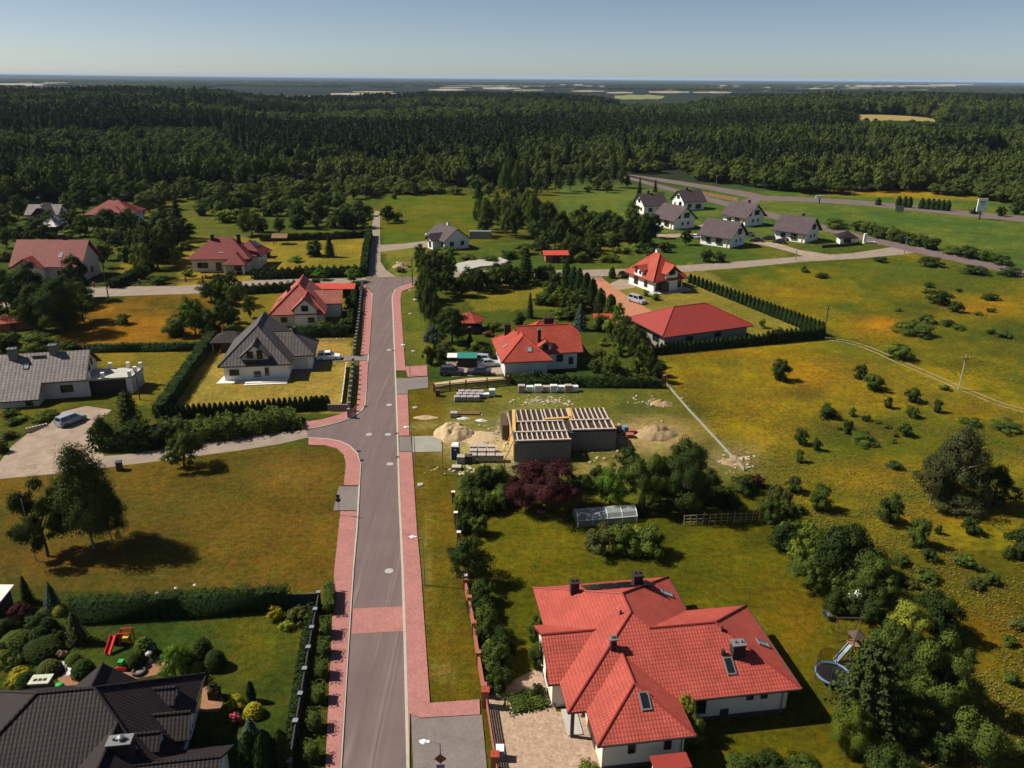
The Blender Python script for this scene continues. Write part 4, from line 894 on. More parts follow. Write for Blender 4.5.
# ------------------------------------------------------------------ red tiled house in front
h = Hs('red_roof_house', 'large house with bright red tiled hip roofs beside the brick garden fence', 0, 0, 8.3, org=(4.8, 51.0, 0))
S = .527; E = 3.2
h.roof(0, 14.4, 0, 17.3, E, S, 'y', 1, 1, caps=True)
h.roof(8.5, 20.5, -.02, 11.6, E + .005, S, 'x', 0, 1, caps=True)
h.roof(1.56, 9.65, -3.75, 7.5, E - .01, S, 'y', 1, 0, caps=True)
h.roof(-.95, 7.0, 3.4, 11.4, E - .015, S, 'x', 0, 0, caps=True)
h.roof_done('tile_red', 'fascia_red', 'sheet_red', skip=lambda a, b: a[:2] == (14.4, 0))
wz = E + .6 * S - .24
h.walls([([(.7, 3.9), (1.0, 16.6), (13.7, 16.6), (13.7, 10.9), (19.8, 10.9), (19.8, .8), (9.0, .8), (9.0, 3.9)], wz), ([(2.2, -3.1), (2.2, 4.2), (9.0, 4.2), (9.0, -3.1)], wz)], 'cream_wall')
h.gable(-.5, 3, 4.05, 10.75, wz - .02, S, 'x', 0, 'cream_wall')
h.box('plinth', (14.4, .78, 0), (10.75, .1, .4), 'plinth'); h.box('plinth', (5.6, -3.12, 0), (6.75, .1, .3), 'plinth'); h.box('plinth', (-.5, 7.4, 0), (.1, 6.7, .3), 'plinth')
def wpx(px, py, y, z): return h.L(px, py, z)[0]
h.win(11.6, .8, 1.75, -90, 1.5, 1.7, full=True); h.win(16.3, .8, 2.3, -90, .62, .95, full=True, sill=False); h.win(17.6, .8, 2.3, -90, .62, .95, full=True, sill=False)
mb = MB(); mb.box((14.1, .76, .05), (.75, .1, 1.0)); mb.build('hatch', M['frame_dark'], h.root)
h.win(4.6, -3.1, 1.9, -90, .6, .95, full=True, sill=False); h.win(7.6, -3.1, 1.9, -90, .6, .95, full=True, sill=False)
h.win(-.5, 6.0, 1.8, 180, 1.2, 1.4, full=True); h.win(-.5, 8.9, 1.8, 180, 1.2, 1.4, full=True); h.win(-.5, 7.4, 4.2, 180, .8, .8, full=True)
mb = MB(); mb.box((2.17, .2, 0), (.1, 2.6, 2.35)); mb.build('garage_door', M['frame_dark'], h.root)
mb = MB(); mb.box((5.2, 3.87, .1), (1.1, .1, 2.2)); dr = mb.build('door', M['wood_dark'], h.root)
mb = MB(); mb.box((.55, .55, 0), (.28, .28, E)); mb.build('porch_post', M['plinth'], h.root)
mb = MB(); mb.box((.9, 2.1, 0), (1.3, 3.0, .14)); mb.build('porch_floor', M['concrete'], h.root)
def onroof(px, py, zlo, f):
    """roof point seen at a pixel: f gives the roof height at local x, y"""
    z = zlo
    for _ in range(30): p = h.L(px, py, z); z = .5 * z + .5 * f(p[0], p[1])
    return (*h.L(px, py, z)[:2], z)
front = lambda x, y: E + S * y
p = onroof(729.5, 666, 5, front); h.skylight(*p, -90, S, .85, 1.55)
p = onroof(738, 658, 5.5, front); h.chim(p[0], p[1] + .3, p[2] - .6, p[2] + 1.35, 1.1, .8)
mb = MB(); mb.tube((p[0] - 1.25, p[1] + .4, p[2]), (p[0] - 1.25, p[1] + .4, p[2] + .7), .2, n=8); mb.build('vent', M['fascia_dark'], h.r)
p = onroof(645, 701, 4.5, lambda x, y: E + S * (y + 3.75)); h.skylight(*p, -90, S, .85, 1.5)
p = onroof(722, 631, 6, front); mb = MB(); mb.tube((p[0], p[1], p[2] - .1), (p[0], p[1], p[2] + .45), .12, n=8); mb.build('vent', M['fascia_dark'], h.r)
p = onroof(620.5, 614, 6, lambda x, y: E + S * x); mb = MB(); mb.tube((p[0], p[1], p[2] - .1), (p[0], p[1], p[2] + .4), .11, n=8); mb.build('vent', M['fascia_dark'], h.r)
p = onroof(613, 648, 5.5, lambda x, y: E + S * min(x, y)); h.chim(p[0], p[1], p[2] - .8, p[2] + 1.0, .5, .5)
p = onroof(575, 594, 5.5, lambda x, y: E + S * x); h.chim(p[0], 13.6, 4.6, 6.15, .8, .7, cap='chimney')
p = onroof(637, 585, 5, lambda x, y: E + S * min(14.4 - x, 17.3 - y)); h.chim(p[0], p[1], p[2] - .8, p[2] + 1.25, .9, .8, cap='chimney')
h.skylight(12.9, 13.4, E + S * 1.5, 0, S, .8, 1.3, 'glass_pale'); h.skylight(19.3, 5.2, E + S * 1.2, 0, S, .8, 1.3, 'glass_pale')
for i in range(4):   # solar panels on the back slope
    mb = MB(); x = 4.6 + i * 1.75; z0 = E + S * 1.6; z1 = E + S * 4.4
    mb.add([(x, 15.7, z0 + .14), (x + 1.6, 15.7, z0 + .14), (x + 1.6, 12.9, z1 + .14), (x, 12.9, z1 + .14), (x, 15.7, z0 + .05), (x + 1.6, 15.7, z0 + .05), (x + 1.6, 12.9, z1 + .05), (x, 12.9, z1 + .05)], [(0, 3, 2, 1), (4, 5, 6, 7), (0, 1, 5, 4), (1, 2, 6, 5), (2, 3, 7, 6), (3, 0, 4, 7)]); mb.build('solar_panel', M['solar'], h.r)
h.gutter(9.7, -.03, 20.5, -.03, E - .06, (19.3, .72)); h.gutter(1.56, -3.8, 9.65, -3.8, E - .07, (8.75, -3.2)); h.gutter(20.56, 0, 20.56, 11.6, E - .06); h.gutter(14.46, 11.9, 14.46, 17.3, E - .06)
mb = MB(); mb.box((7.2, -4.6, 0), (2.6, .12, 2.0)); mb.box((7.2, -5.0, 2.0), (3.0, 1.5, .12), 0, 1); o = mb.build('entrance_roof', [M['cream_wall'], M['sheet_red']], h.root)
house_main = h
# ------------------------------------------------------------------ dark tiled house, lower left
h = Hs('dark_roof_house', 'large house with dark charcoal tiled roof and small dormers in the lower left corner', 0, 0, 8.0, org=(-32.0, 48.2, 0))
S = .685; E = 3.2; b = 7.0
S = 4.8 / 6.25
h.roof(-10.4, 6.25, -6.25, 6.25, E, S, 'x', 1, 1, caps=True)
h.roof(-2.05, 6.2, -16, -2.0, E + .02, S, 'y', 0, 0, caps=True)
h.roof(2.0, 10.05, -8.6, -1.6, 2.6, .69, 'x', 0, 0, caps=True)
h.roof(-5.4, 4.2, .15, 3.5, 3.5, .83, 'y', 0, 0, caps=True)
east = lambda x, y: E + S * (6.25 - x)
def onr(px, py, f):
    z = 5.5
    for _ in range(40): p = h.L(px, py, z); z = .6 * z + .4 * f(p[0], p[1])
    return (*h.L(px, py, z)[:2], z)
DORM = []
for (wx, wy), (ex, ey), (bx_, by_) in (((153.6, 689), (170.8, 687.5), (167.7, 710)), ((152.8, 715), (183.3, 710), (180, 752)), ((136.4, 734), (154, 732), (150.5, 759))):
    w_ = onr(wx, wy, east); hw = 1.5 if ex - wx > 25 else 1.0; zt = w_[2]; xe = w_[0] + (ex - wx) / 11.6 + .25; sl_ = .95
    h.roof(w_[0] - .6, xe, w_[1] - hw, w_[1] + hw, zt - hw * sl_, sl_, 'x', 0, 0, .12, caps=True); DORM.append((w_[1], hw, zt, xe, sl_))
h.roof_done('tile_dark', 'fascia_dark', 'tile_dark', .12, skip=None)
h.walls([([(-9.7, -5.6), (-9.7, 5.6), (5.5, 5.6), (5.5, -5.6)], 3.5), ([(-4.6, 1), (-4.6, 3.1), (3.4, 3.1), (3.4, 1)], 3.6)], 'grey_wall')
h.gable(-1.4, 5.5, -15.4, -5, 3.45, S, 'y', 0, 'grey_wall'); h.gable(-4.6, 3.4, .6, 3.0, 3.9, .83, 'y', 0, 'grey_wall'); h.gable(3, 9.6, -8.0, -2.2, 2.75, .69, 'x', 0, 'white_wall')
for yc, hw, zt, xe, sl_ in DORM:
    mb = MB(); zb = zt - hw * sl_; n = hw - .12; mb.add([(x, yc + y, z) for x in (2.0, xe - .25) for y, z in ((-n, 3.4), (n, 3.4), (n, zb - .05), (0, zt - .22), (-n, zb - .05))], [(4, 3, 2, 1, 0), (5, 6, 7, 8, 9), (0, 1, 6, 5), (1, 2, 7, 6), (2, 3, 8, 7), (3, 4, 9, 8), (4, 0, 5, 9)]); mb.build('dormer', M['grey_wall'], h.root)
    h.win(xe - .25, yc, zb - .35, 0, hw * 1.0, .7, frame='frame_white', full=True, sill=False)
h.win(5.5, 3.0, 1.8, 0, 1.4, 1.5, full=True); h.win(5.5, .5, 1.8, 0, 1.4, 1.5, full=True); h.win(9.6, -5, 2.2, 0, 1.2, 1.2, full=True)
h.chim(2.9, -4.2, 5.2, 6.55, 1.6, .9); mb = MB(); mb.tube((3.0, -4.2, 6.6), (3.0, -4.2, 6.95), .16, n=8); mb.lathe([(.02, .55), (.26, .4), (.28, .3)], 8, (3.0, -4.2, 6.55)); mb.build('chimney_cowl', M['steel'], h.r)
h.gutter(6.3, -1.0, 6.3, 6.2, E - .05)
# ------------------------------------------------------------------ pale grey tiled house with a flat-roofed garage, left
h = Hs('grey_roof_house', 'long white house with pale grey tiled roof and flat garage terrace at the gravel yard', 88, 396, 13.0)
E = 3.4; S = .72
h.roof(-22, .6, -1.2, 9.2, E, S, 'x', 0, 0)
h.shell([[(-13.2, -3.9, E - 1.93), (-6.4, -3.9, E - 1.93), (-6.4, -1.1, E + .085), (-13.2, -1.1, E + .085)]], .2)
h.roof_done('tile_grey', 'fascia_dark')
h.gable(-21.4, 0, -.2, 8.2, E + .45, S, 'x', 0, 'pink_wall'); mb = MB(); mb.box((-9.8, -1.6, 0), (6, 2.9, 1.95)); mb.build('porch_wall', M['pink_wall'], h.root)
h.win(-3.0, -.2, 1.7, -90, 2.0, 1.3, full=True); h.win(-16, -.2, 1.7, -90, 2.0, 1.4, full=True); h.win(-19.5, -.2, 1.6, -90, 1.2, 1.4, full=True); h.win(0, 3.4, 4.6, 0, .9, 2.0, full=True); h.win(0, 5.2, 4.6, 0, .9, 1.2, full=True)
h.win(-8.2, -3.05, 1.0, -90, 1.1, 1.7, name='door', full=True, sill=False)
for x in (-16.9, -13.9, -9.2): h.skylight(x, 1.9, E + S * 3.1, -90, S, .95, 1.5, 'glass_pale', 'frame_dark')
h.chim(-11.4, 3.4, 6.2, 8.3, 1.3, .9, 'chimney_grey'); h.chim(-5.2, 3.9, 6.4, 8.4, 1.2, .9, 'chimney_grey')
mb = MB(); mb.box((-7.5, 3.3, 6.7), (2.2, .5, .14)); mb.build('roof_step', M['frame_dark'], h.r)
mb = MB(); mb.prism([(.1, -.1), (7.6, -.1), (8.6, 4.6), (.1, 5.6)], 2.75, 3.05); mb.build('terrace_roof', M['concrete'], h.root)
mb = MB(); mb.box((7.0, -.02, 0), (1.0, .4, 2.75)); mb.box((.3, -.02, 0), (.5, .4, 2.75)); mb.box((4.2, 5.0, 0), (7.6, .3, 2.75)); mb.prism([(7.3, .3), (7.6, .2), (8.4, 4.5), (8.1, 4.5)], 0, 2.75); mb.build('garage_wall', M['grey_wall'], h.root)
mb = MB(); mb.box((3.6, .9, .02), (6.2, .08, 2.65)); mb.build('garage_door', M['frame_dark'], h.root)
for x, y in ((.6, .2), (2.9, .1), (7.2, .1), (7.7, 2.2), (8.2, 4.3), (6.0, 4.9), (3.0, 5.2)): mb = MB(); mb.box((x, y, 3.05), (.5, .5, .95)); mb.box((x, y, 4.0), (.6, .6, .08), 0, 1); mb.build('parapet_pillar', [M['white_wall'], M['pale_cap']], h.root)
mb = MB(); mb.beam((7.3, .2, 3.75), (8.2, 4.3, 3.75), .06, .06); mb.beam((7.3, .2, 3.4), (8.2, 4.3, 3.4), .06, .06); mb.build('railing', M['frame_dark'], h.root)
# ------------------------------------------------------------------ white gabled house with dark roof and lawn, centre left
def gabled(name, label, px, py, yaw, W_, D_, ze, slope, tile, fascia, wall, k=.0, balcony=True, inner=True, extra=None, ctr=0.0):
    h = Hs(name, label, px, py, yaw); zr = ze + W_ / 2 * slope
    h.roof(-W_ / 2, W_ / 2, 0, D_, ze, slope, 'y', k, 0, caps=True)
    return h, zr
h, zr = gabled('gabled_house', 'white house with steep dark grey roof facing the lawn and a white terrace', 256.5, 381.5, 8, 13.0, 16.0, 3.1, .86, 'tile_dark2', 'fascia_dark', 'white_wall', k=1)
h.cap = [c for c in h.cap]
h.roof(-2.7, 2.9, .2, 7, 4.55, .86, 'y', 0, 0, .2, caps=True)          # the little gable in the big slope
h.roof(2, 10.2, 4.6, 13.6, 3.1, .80, 'x', 0, 1, caps=True)
h.roof_done('tile_dark2', 'fascia_dark', 'fascia_dark', .12)
h.walls([([(-5.7, .9), (-5.7, 15.2), (5.7, 15.2), (5.7, .9)], 3.6), ([(4.5, 5.6), (4.5, 12.8), (9.4, 12.8), (9.4, 5.6)], 3.5)], 'white_wall')
h.gable(-2.15, 2.35, .75, 6, 4.55, .86, 'y', 0, 'white_wall')
h.win(-3.9, .9, 1.6, -90, 1.7, 1.1, full=True); h.win(.2, .75, 1.2, -90, 1.2, 1.0, full=True); h.win(1.9, .75, 1.6, -90, .7, 1.5, full=True)
h.win(-.75, .75, 4.9, -90, 1.1, 1.3, full=True, sill=False); h.win(.95, .75, 4.9, -90, 1.0, 1.6, full=True, sill=False)
mb = MB(); mb.beam((-2.1, .25, 4.85), (2.4, .25, 4.85), .06, .06); [mb.box((x, .25, 3.95), (.05, .05, .9)) for x in np.linspace(-2.1, 2.4, 12)]; mb.box((.15, .5, 3.8), (4.6, .7, .15)); mb.build('balcony', M['frame_dark'], h.root)
mb = MB(); mb.box((1.9, -.35, 0), (7.4, 2.2, .3)); mb.box((1.9, -1.75, 0), (7.6, .5, .15)); mb.build('terrace_step', M['stone_white'], h.root)
mb = MB(); mb.prism([(-7.0, -.3), (-2.0, -.6), (-2.0, 1.2), (-6.2, 4.5)], 0, .06); mb.build('terrace_slab', M['stone_white'], h.root)
mb = MB(); mb.box((7.4, 5.55, .03), (2.6, .1, 2.2)); mb.build('garage_door', M['grey_wall'], h.root); h.chim(6.4, 9.0, 5.6, 7.4, .4, .4)
# ------------------------------------------------------------------ red gabled house behind it
h, zr = gabled('gabled_house', 'cream house with faded red roof and bright red ridges beside the long red-roofed shed', 298, 327, 7, 12.4, 15, 2.9, .86, 'tile_pink', 'sheet_orange', 'cream_wall', k=1)
h.roof(-1.2, 5.0, -.6, 6, 3.9, .90, 'y', 0, 0, .2, caps=True); h.roof(2, 9.4, 6.6, 13.0, 3.4, .75, 'x', 0, 0)
h.roof_done('tile_pink', 'sheet_red', 'sheet_orange', .2)
h.walls([([(-5.4, .8), (-5.4, 14), (5.4, 14), (5.4, .8)], 3.4), ([(4, 7.2), (4, 12.4), (8.8, 12.4), (8.8, 7.2)], 3.6)], 'cream_wall'); h.gable(-.5, 4.3, .1, 5, 3.95, .90, 'y', 0, 'white_wall')
h.win(1.8, .1, 4.2, -90, 1.5, 1.3, full=True); h.win(-3, .8, 1.5, -90, 1.4, 1.2); h.win(3, .1, 1.5, -90, 1.4, 1.2); h.chim(-2.6, 8.5, 5.6, 8.0, .8, .6)
h.skylight(-4.6, 7.6, 2.9 + 1.6 * .86, 180, .86, .9, 1.2, 'glass_pale')
# ------------------------------------------------------------------ houses at the upper left
h = Hs('maroon_roof_house', 'pale yellow house with maroon hip roof and porch by the gravel street', 193, 272, 4)
E = 3.8; S = .82
h.roof(-1, 16.5, -1.0, 11.5, E, S, 'x', 1, 1); h.roof(9.5, 16, -4.5, 5, E - .9, S, 'y', 1, 0)
h.roof(10, 19, 3, 13.5, E + .01, S, 'y', 1, 1); h.roof_done('tile_maroon', 'fascia_dark')
h.walls([([(0, 0), (0, 10.5), (15.5, 10.5), (15.5, 0)], E + .3), ([(12, 3.8), (12, 12.6), (18, 12.6), (18, 3.8)], E + .3)], 'cream_wall')
for x in (10.2, 15.2): mb = MB(); mb.box((x, -4.0, 0), (.5, .5, 2.8)); mb.build('porch_pillar', M['cream_wall'], h.root)
h.win(3, 0, 1.9, -90, 3.2, 1.8, frame='frame_white'); h.win(7.4, 0, 1.5, -90, 1.6, 2.4, name='door'); h.win(12.6, 0, 1.4, -90, 1.8, 2.4, name='door'); h.win(0, 3, 1.9, 180, 1.4, 1.5)
h.chim(5.2, 4.6, 6.5, 9.8, .8, .8); h.chim(12.5, 4.8, 6.6, 9.8, .9, .8)
mb = MB(); mb.box((8.2, 1.7, E + .7), (1.6, 2.0, .9)); mb.build('dormer', M['grey_wall'], h.root)
mb = MB(); mb.add([(16.9, 7, E + 1.85), (16.9, 11, E + 1.85), (15.4, 11, E + 3.08), (15.4, 7, E + 3.08), (16.9, 7, E + 1.75), (16.9, 11, E + 1.75), (15.4, 11, E + 2.98), (15.4, 7, E + 2.98)], [(0, 1, 2, 3), (7, 6, 5, 4), (0, 4, 5, 1), (1, 5, 6, 2), (2, 6, 7, 3), (3, 7, 4, 0)]); mb.build('solar_panel', M['solar'], h.r)
h = Hs('pink_roof_house', 'wide house with faded pinkish red roof and front gable at the left edge', 24, 281, 1)
E = 4.2; S = .98
h.roof(-2.4, 17, -1.5, 11, E, S, 'x', 0, 0); h.roof(-1.5, 7.5, -3.6, 6, E - .2, .62, 'y', 0, 0); h.roof_done('tile_brick', 'sheet_red')
h.gable(-1.7, 16.2, 0, 9.6, E + .6, S, 'x', 0, 'pink_wall'); h.gable(-.8, 6.8, -1.8, 4, E, .62, 'y', 0, 'cream_wall'); h.win(2.8, -1.8, 4.6, -90, 3.4, 1.5, frame='frame_white'); h.win(2.6, -1.8, 1.5, -90, 3.4, 2.4, name='door'); h.win(13.4, 0, 2.2, -90, 1.6, 1.6); h.win(10, 0, 2.2, -90, 1.2, 1.4); h.win(16.2, 5, 2.2, 0, 1.4, 1.6)
h.chim(9.4, 5.4, 8.6, 11.6, 1.2, .9); h.skylight(10.6, 1.2, E + S * 2.7, -90, S, .9, 1.3, 'glass_pale')
h = Hs('red_hip_roof_house', 'red hip roofed house half hidden by trees below the wood', 92, 227, 3)
E = 4.6; S = .62
h.roof(-2, 15.5, -1, 13, E, S, 'x', 1, 1); h.roof(2.6, 12.4, -2.0, 6, E + .7, .5, 'x', 1, 1, .2); h.roof_done('tile_brick', 'fascia_red')
h.walls([([(-.9, .2), (-.9, 11.8), (14.4, 11.8), (14.4, .2)], E + .5), ([(3.4, -1.2), (3.4, 5), (11.6, 5), (11.6, -1.2)], E + .9)], 'grey_wall')
h.win(6, -1.2, 4.4, -90, 2.4, 1.5); h.win(9.6, -1.2, 4.4, -90, 2.4, 1.5); h.win(4, -1.2, 1.5, -90, 2.2, 1.6); h.chim(5.2, 6.6, 8.4, 10.6, .9, .8); h.chim(9.6, 6.8, 8.4, 10.6, .9, .8)
h = Hs('white_gable_house', 'dark house with grey roof and pale pointed gables at the far upper left', 28, 230, 3)
E = 5.0; S = .95
h.roof(-1.5, 10.6, 2, 11, E, .7, 'x', 0, 0); h.roof(2.2, 9.6, -.8, 8, E + .2, S, 'y', .25, 0); h.roof_done('tile_grey', 'fascia_dark')
h.gable(-.8, 10.0, 2.8, 10.2, E + .4, .7, 'x', 0, 'grey_wall'); h.gable(3.0, 8.8, .2, 6, E + .75, S, 'y', .25, 'frame_dark'); h.win(4.6, .2, 4.6, -90, 1.6, 1.6, frame='frame_white'); h.win(7.3, .2, 4.6, -90, 1.6, 1.6, frame='frame_white'); h.win(6, .2, 1.6, -90, 2.6, 1.8)
h.chim(2.0, 7.2, 8.0, 10.4, .9, .8)
h = Hs('garden_shed', 'small shed with pale beige pitched roof in front of the dark gabled house', 40, 234, 2, 'shed')
h.roof(-.5, 6.4, -.6, 6, 2.6, .9, 'y', 1, 0); h.roof_done('pale_cap', 'fascia_dark'); h.walls([([(.1, 0), (.1, 5.5), (5.8, 5.5), (5.8, 0)], 2.7)], 'wood_dark'); h.win(3.0, 0, 1.2, -90, 1.6, 2.0, name='door')
h = Hs('garden_shed', 'small shed with red roof among trees at the left edge', 12, 331, 28, 'shed')
h.roof(-2.6, 4.4, -.5, 4.2, 1.9, .5, 'x', 0, 0); h.roof_done('tile_red2', 'sheet_red'); h.gable(-2.2, 4.0, -.1, 3.8, 2.0, .5, 'x', 0, 'brick_red'); h.win(.4, -.1, 1.0, -90, 1.0, 1.7, name='door')
h = Hs('garden_shed', 'long open shed with bright red roof beside the thuja hedge near the street', 312, 297, 2, 'shed')
h.roof(-.8, 11.0, -.9, 3.6, 2.3, .42, 'x', 0, 0); h.roof_done('sheet_orange', 'sheet_red'); h.walls([([(0, 2.7), (0, 3.1), (10.4, 3.1), (10.4, 2.7)], 2.2)], 'wood_dark')
for x in (0.1, 3.5, 7, 10.3): mb = MB(); mb.box((x, -.3, 0), (.16, .16, 2.3)); mb.build('post', M['wood_dark'], h.root)
h = Hs('garden_shed', 'dark hip roofed timber shed behind the lawn of the white gabled house', 214, 352, 4, 'shed')
h.roof(-.6, 6.8, -.6, 5.6, 2.1, .5, 'x', 1, 1); h.roof_done('tile_dark', 'fascia_dark'); h.walls([([(1.4, .2), (1.4, 5), (6.2, 5), (6.2, .2)], 2.2)], 'wood_dark')
for x in (-.1,): mb = MB(); mb.box((x, 0, 0), (.15, .15, 2.1)); mb.build('post', M['wood_pale'], h.root)
h.win(3.6, .2, 1.1, -90, 1.2, 1.9, name='door')
h = Hs('garden_pavilion', 'small wooden open pavilion with thatched brown roof in the far left lawn', 281, 244, 0, 'pavilion')
h.roof(-2.6, 2.6, -1.6, 1.8, 2.3, .7, 'x', 0, 0); h.roof_done('wood', 'wood_dark')
for x, y in ((-2, -1.2), (2, -1.2), (-2, 1.4), (2, 1.4)): mb = MB(); mb.box((x, y, 0), (.2, .2, 2.5)); mb.build('post', M['wood_dark'], h.root)
h = Hs('small_house', 'small lean-to with dark red roof beside the maroon roofed house', 257, 258, 2, 'shed')
h.roof(-.8, 4, -.6, 3.6, 1.9, .5, 'x', 1, 1); h.roof_done('tile_maroon', 'fascia_dark'); h.walls([([(-.2, 0), (-.2, 3), (3.4, 3), (3.4, 0)], 2.0)], 'wood_dark')
# ------------------------------------------------------------------ houses in the middle
h = Hs('white_village_house', 'white house with dark roof and front gable at the far end of the street', 457, 249, 33)
E = 2.9; S = .74
h.roof(-5.2, 5.2, -.7, 12.6, E, S, 'y', 0, 0); h.roof(-8.0, 0, 2.6, 7.2, E + .02, .9, 'x', .3, 0, .18); h.roof_done('tile_brown', 'fascia_dark')
h.gable(-4.5, 4.5, 0, 11.8, E + .45, S, 'y', 0, 'white_wall'); h.gable(-7.2, -2, 3.2, 6.6, E + .5, .9, 'x', .3, 'white_wall')
h.win(-1.9, 0, 1.8, -90, 1.5, 1.4); h.win(2.0, 0, 1.8, -90, 1.3, 1.4); h.win(-4.5, 1.6, 1.5, 180, 1.4, 1.6); h.win(-4.5, 9.6, 1.5, 180, 1.6, 1.6); h.win(-7.2, 4.9, 1.5, 180, 1.4, 2.0, name='door'); h.chim(.6, 6.6, 5.8, 7.7, 1.0, .6, 'white_wall')
h = Hs('storage_container', 'grey metal storage container beside the white house at the end of the street', 480.5, 239, -3, 'container')
mb = MB(); mb.box((0, 1.2, 0), (7.4, 2.4, 2.6)); mb.build('body', M['steel'], h.root)
mb = MB(); [mb.box((-3.6 + i * .48, -.03, .15), (.22, .05, 2.3)) for i in range(16)]; mb.build('corrugation', M['frame_grey'], h.root); mb = MB(); mb.box((-3.78, 1.2, .1), (.12, 2.2, 2.4)); mb.build('door', M['white_wall'], h.root)
h = Hs('garden_shed', 'maroon shed with bright red roof at the gravel road bend', 547, 262.5, 4, 'shed')
h.roof(-1.2, 6.6, -.8, 5, 2.4, .3, 'x', 0, 0); h.roof_done('sheet_orange', 'sheet_red'); h.walls([([(-.4, 0), (-.4, 4.2), (5.8, 4.2), (5.8, 0)], 2.5)], 'brick_red'); h.win(2.6, 0, 1.1, -90, 2.0, 2.0, frame='brick_red', glass='fascia_red', name='door')
# gazebo
h = Hs('gazebo', 'eight-sided garden gazebo with red pointed roof', 470, 330, 0, 'gazebo')
pts = [(3.4 * math.cos(i * math.pi / 4 + .4), 3.4 * math.sin(i * math.pi / 4 + .4)) for i in range(8)]
h.shell([[(pts[i][0], pts[i][1], 2.5), (pts[(i + 1) % 8][0], pts[(i + 1) % 8][1], 2.5), (0, 0, 4.2)] for i in range(8)], .12)
for p in pts: h.cap.append(((p[0], p[1], 2.5), (0, 0, 4.2)))
h.roof_done('tile_red2', 'sheet_red', 'sheet_red', .07)
for i in range(8):
    mb = MB(); mb.box((pts[i][0] * .82, pts[i][1] * .82, 0), (.16, .16, 2.5)); mb.build('post', M['wood_dark'], h.root)
    if i != 5: a, b = pts[i], pts[(i + 1) % 8]; mb = MB(); mb.beam((a[0] * .82, a[1] * .82, .5), (b[0] * .82, b[1] * .82, .5), .05, .9); mb.build('railing', M['wood_dark'], h.root)
mb = MB(); mb.lathe([(0, .1), (2.5, .1), (2.5, 0)], 16); mb.build('floor', M['wood'], h.root)
# ------------------------------------------------------------------ red roofed house in the middle
h = Hs('red_middle_house', 'white house with bright red hip roofs and small dormer in the middle of the village', 506, 377, 9)
E = 3.2; S = .72
h.roof(-1.0, 8.6, -.9, 13, E, S, 'y', 1, 1, caps=True); h.roof(3.0, 15.2, 2.2, 12.4, E + .3, .80, 'x', 0, .35, caps=True); h.roof(4.2, 15.8, 9.0, 18, E + .02, S, 'x', 1, 1, caps=True)
h.roof(6.5, 9.5, 2.35, 7, 4.7, .8, 'y', 0, 0, .15)
h.roof_done('tile_red2', 'sheet_red', 'sheet_orange', .12)
h.walls([([(-.2, 0), (-.2, 12.2), (7.8, 12.2), (7.8, 0)], E + .25), ([(5, 9.8), (5, 17.2), (15, 17.2), (15, 9.8)], E + .3)], 'grey_wall'); h.gable(4, 14.2, 3.0, 11.6, E + .65, .80, 'x', .35, 'white_wall'); h.gable(6.9, 9.1, 2.93, 6, 4.75, .8, 'y', 0, 'white_wall')
h.win(8.0, 2.93, 4.6, -90, 1.1, 1.3, full=True); h.win(10.8, 3.0, 2.2, -90, 1.3, 1.4, full=True); h.win(13.0, 3.0, 1.6, -90, .9, 1.4)
h.skylight(4.6, 1.3, E + S * 2.2, -90, S, .9, 1.2, 'glass_pale'); h.skylight(.6, 5.2, E + S * 1.6, 180, S, .8, 1.2, 'glass_pale')
h.chim(7.0, 4.4, 5.0, 7.6, .6, .6); h.chim(9.8, 9.6, 6.0, 8.3, 1.9, 1.2, cap='chimney'); h.chim(1.8, 10.4, 4.8, 7.0, 1.2, .9, cap='chimney')
h = Hs('garden_shed', 'small shed with bright red roof beside the conifers of the middle house', 596.5, 328, 3, 'shed')
h.roof(-.8, 4.6, -.7, 3.2, 2.2, .4, 'x', 0, 0); h.roof_done('sheet_orange', 'sheet_red'); h.walls([([(-.2, 0), (-.2, 2.6), (4, 2.6), (4, 0)], 2.2)], 'wood_dark'); h.win(1.9, 0, 1.0, -90, 1.2, 1.8, name='door')
# red house at the gravel drive
h = Hs('red_roof_villa', 'white villa with steep red hipped roof and gabled dormers at the red gravel drive', 0, 0, 26, org=(36.2, 199.5, 0))
E = 3.2; S = 1.02
h.roof(0, 11.2, 0, 13.4, E, S, 'y', 1, 1, caps=True)
h.roof(3.6, 8.6, -.6, 6, E + 1.7, .85, 'y', .2, 0, .2, caps=True); h.roof(-.5, 5, 5.0, 9.2, E + 1.9, .55, 'x', 0, 0, .15); h.roof(9, 12.6, 2.5, 9, E + .02, .6, 'x', 0, .8, .2)
h.roof_done('tile_red2', 'fascia_red', 'sheet_orange', .12)
h.walls([([(1.0, 1.0), (1.0, 12.4), (10.2, 12.4), (10.2, 1.0)], E + .8)], 'white_wall'); h.gable(4.2, 8.0, .4, 5, E + 1.75, .85, 'y', .2, 'white_wall'); mb = MB(); mb.box((1.4, 7.1, 3.2), (2.4, 3.4, 1.85)); mb.build('dormer', M['white_wall'], h.root)
h.win(6.1, .4, 5.2, -90, 1.9, 1.7); h.win(6.4, 1.0, 1.6, -90, 1.6, 1.9); h.win(2.6, 1.0, 1.5, -90, 2.0, 2.1, name='door'); h.win(9.2, 1.0, 1.6, -90, 1.0, 1.9); h.win(1.0, 4.5, 1.6, 180, 1.4, 1.6); h.win(1.0, 9, 1.6, 180, 1.8, 2.0, name='door'); h.win(.2, 6.2, 4.4, 180, .9, .9); h.win(.2, 8.0, 4.4, 180, .9, .9); h.win(10.2, 6, 1.6, 0, 1.6, 2.0)
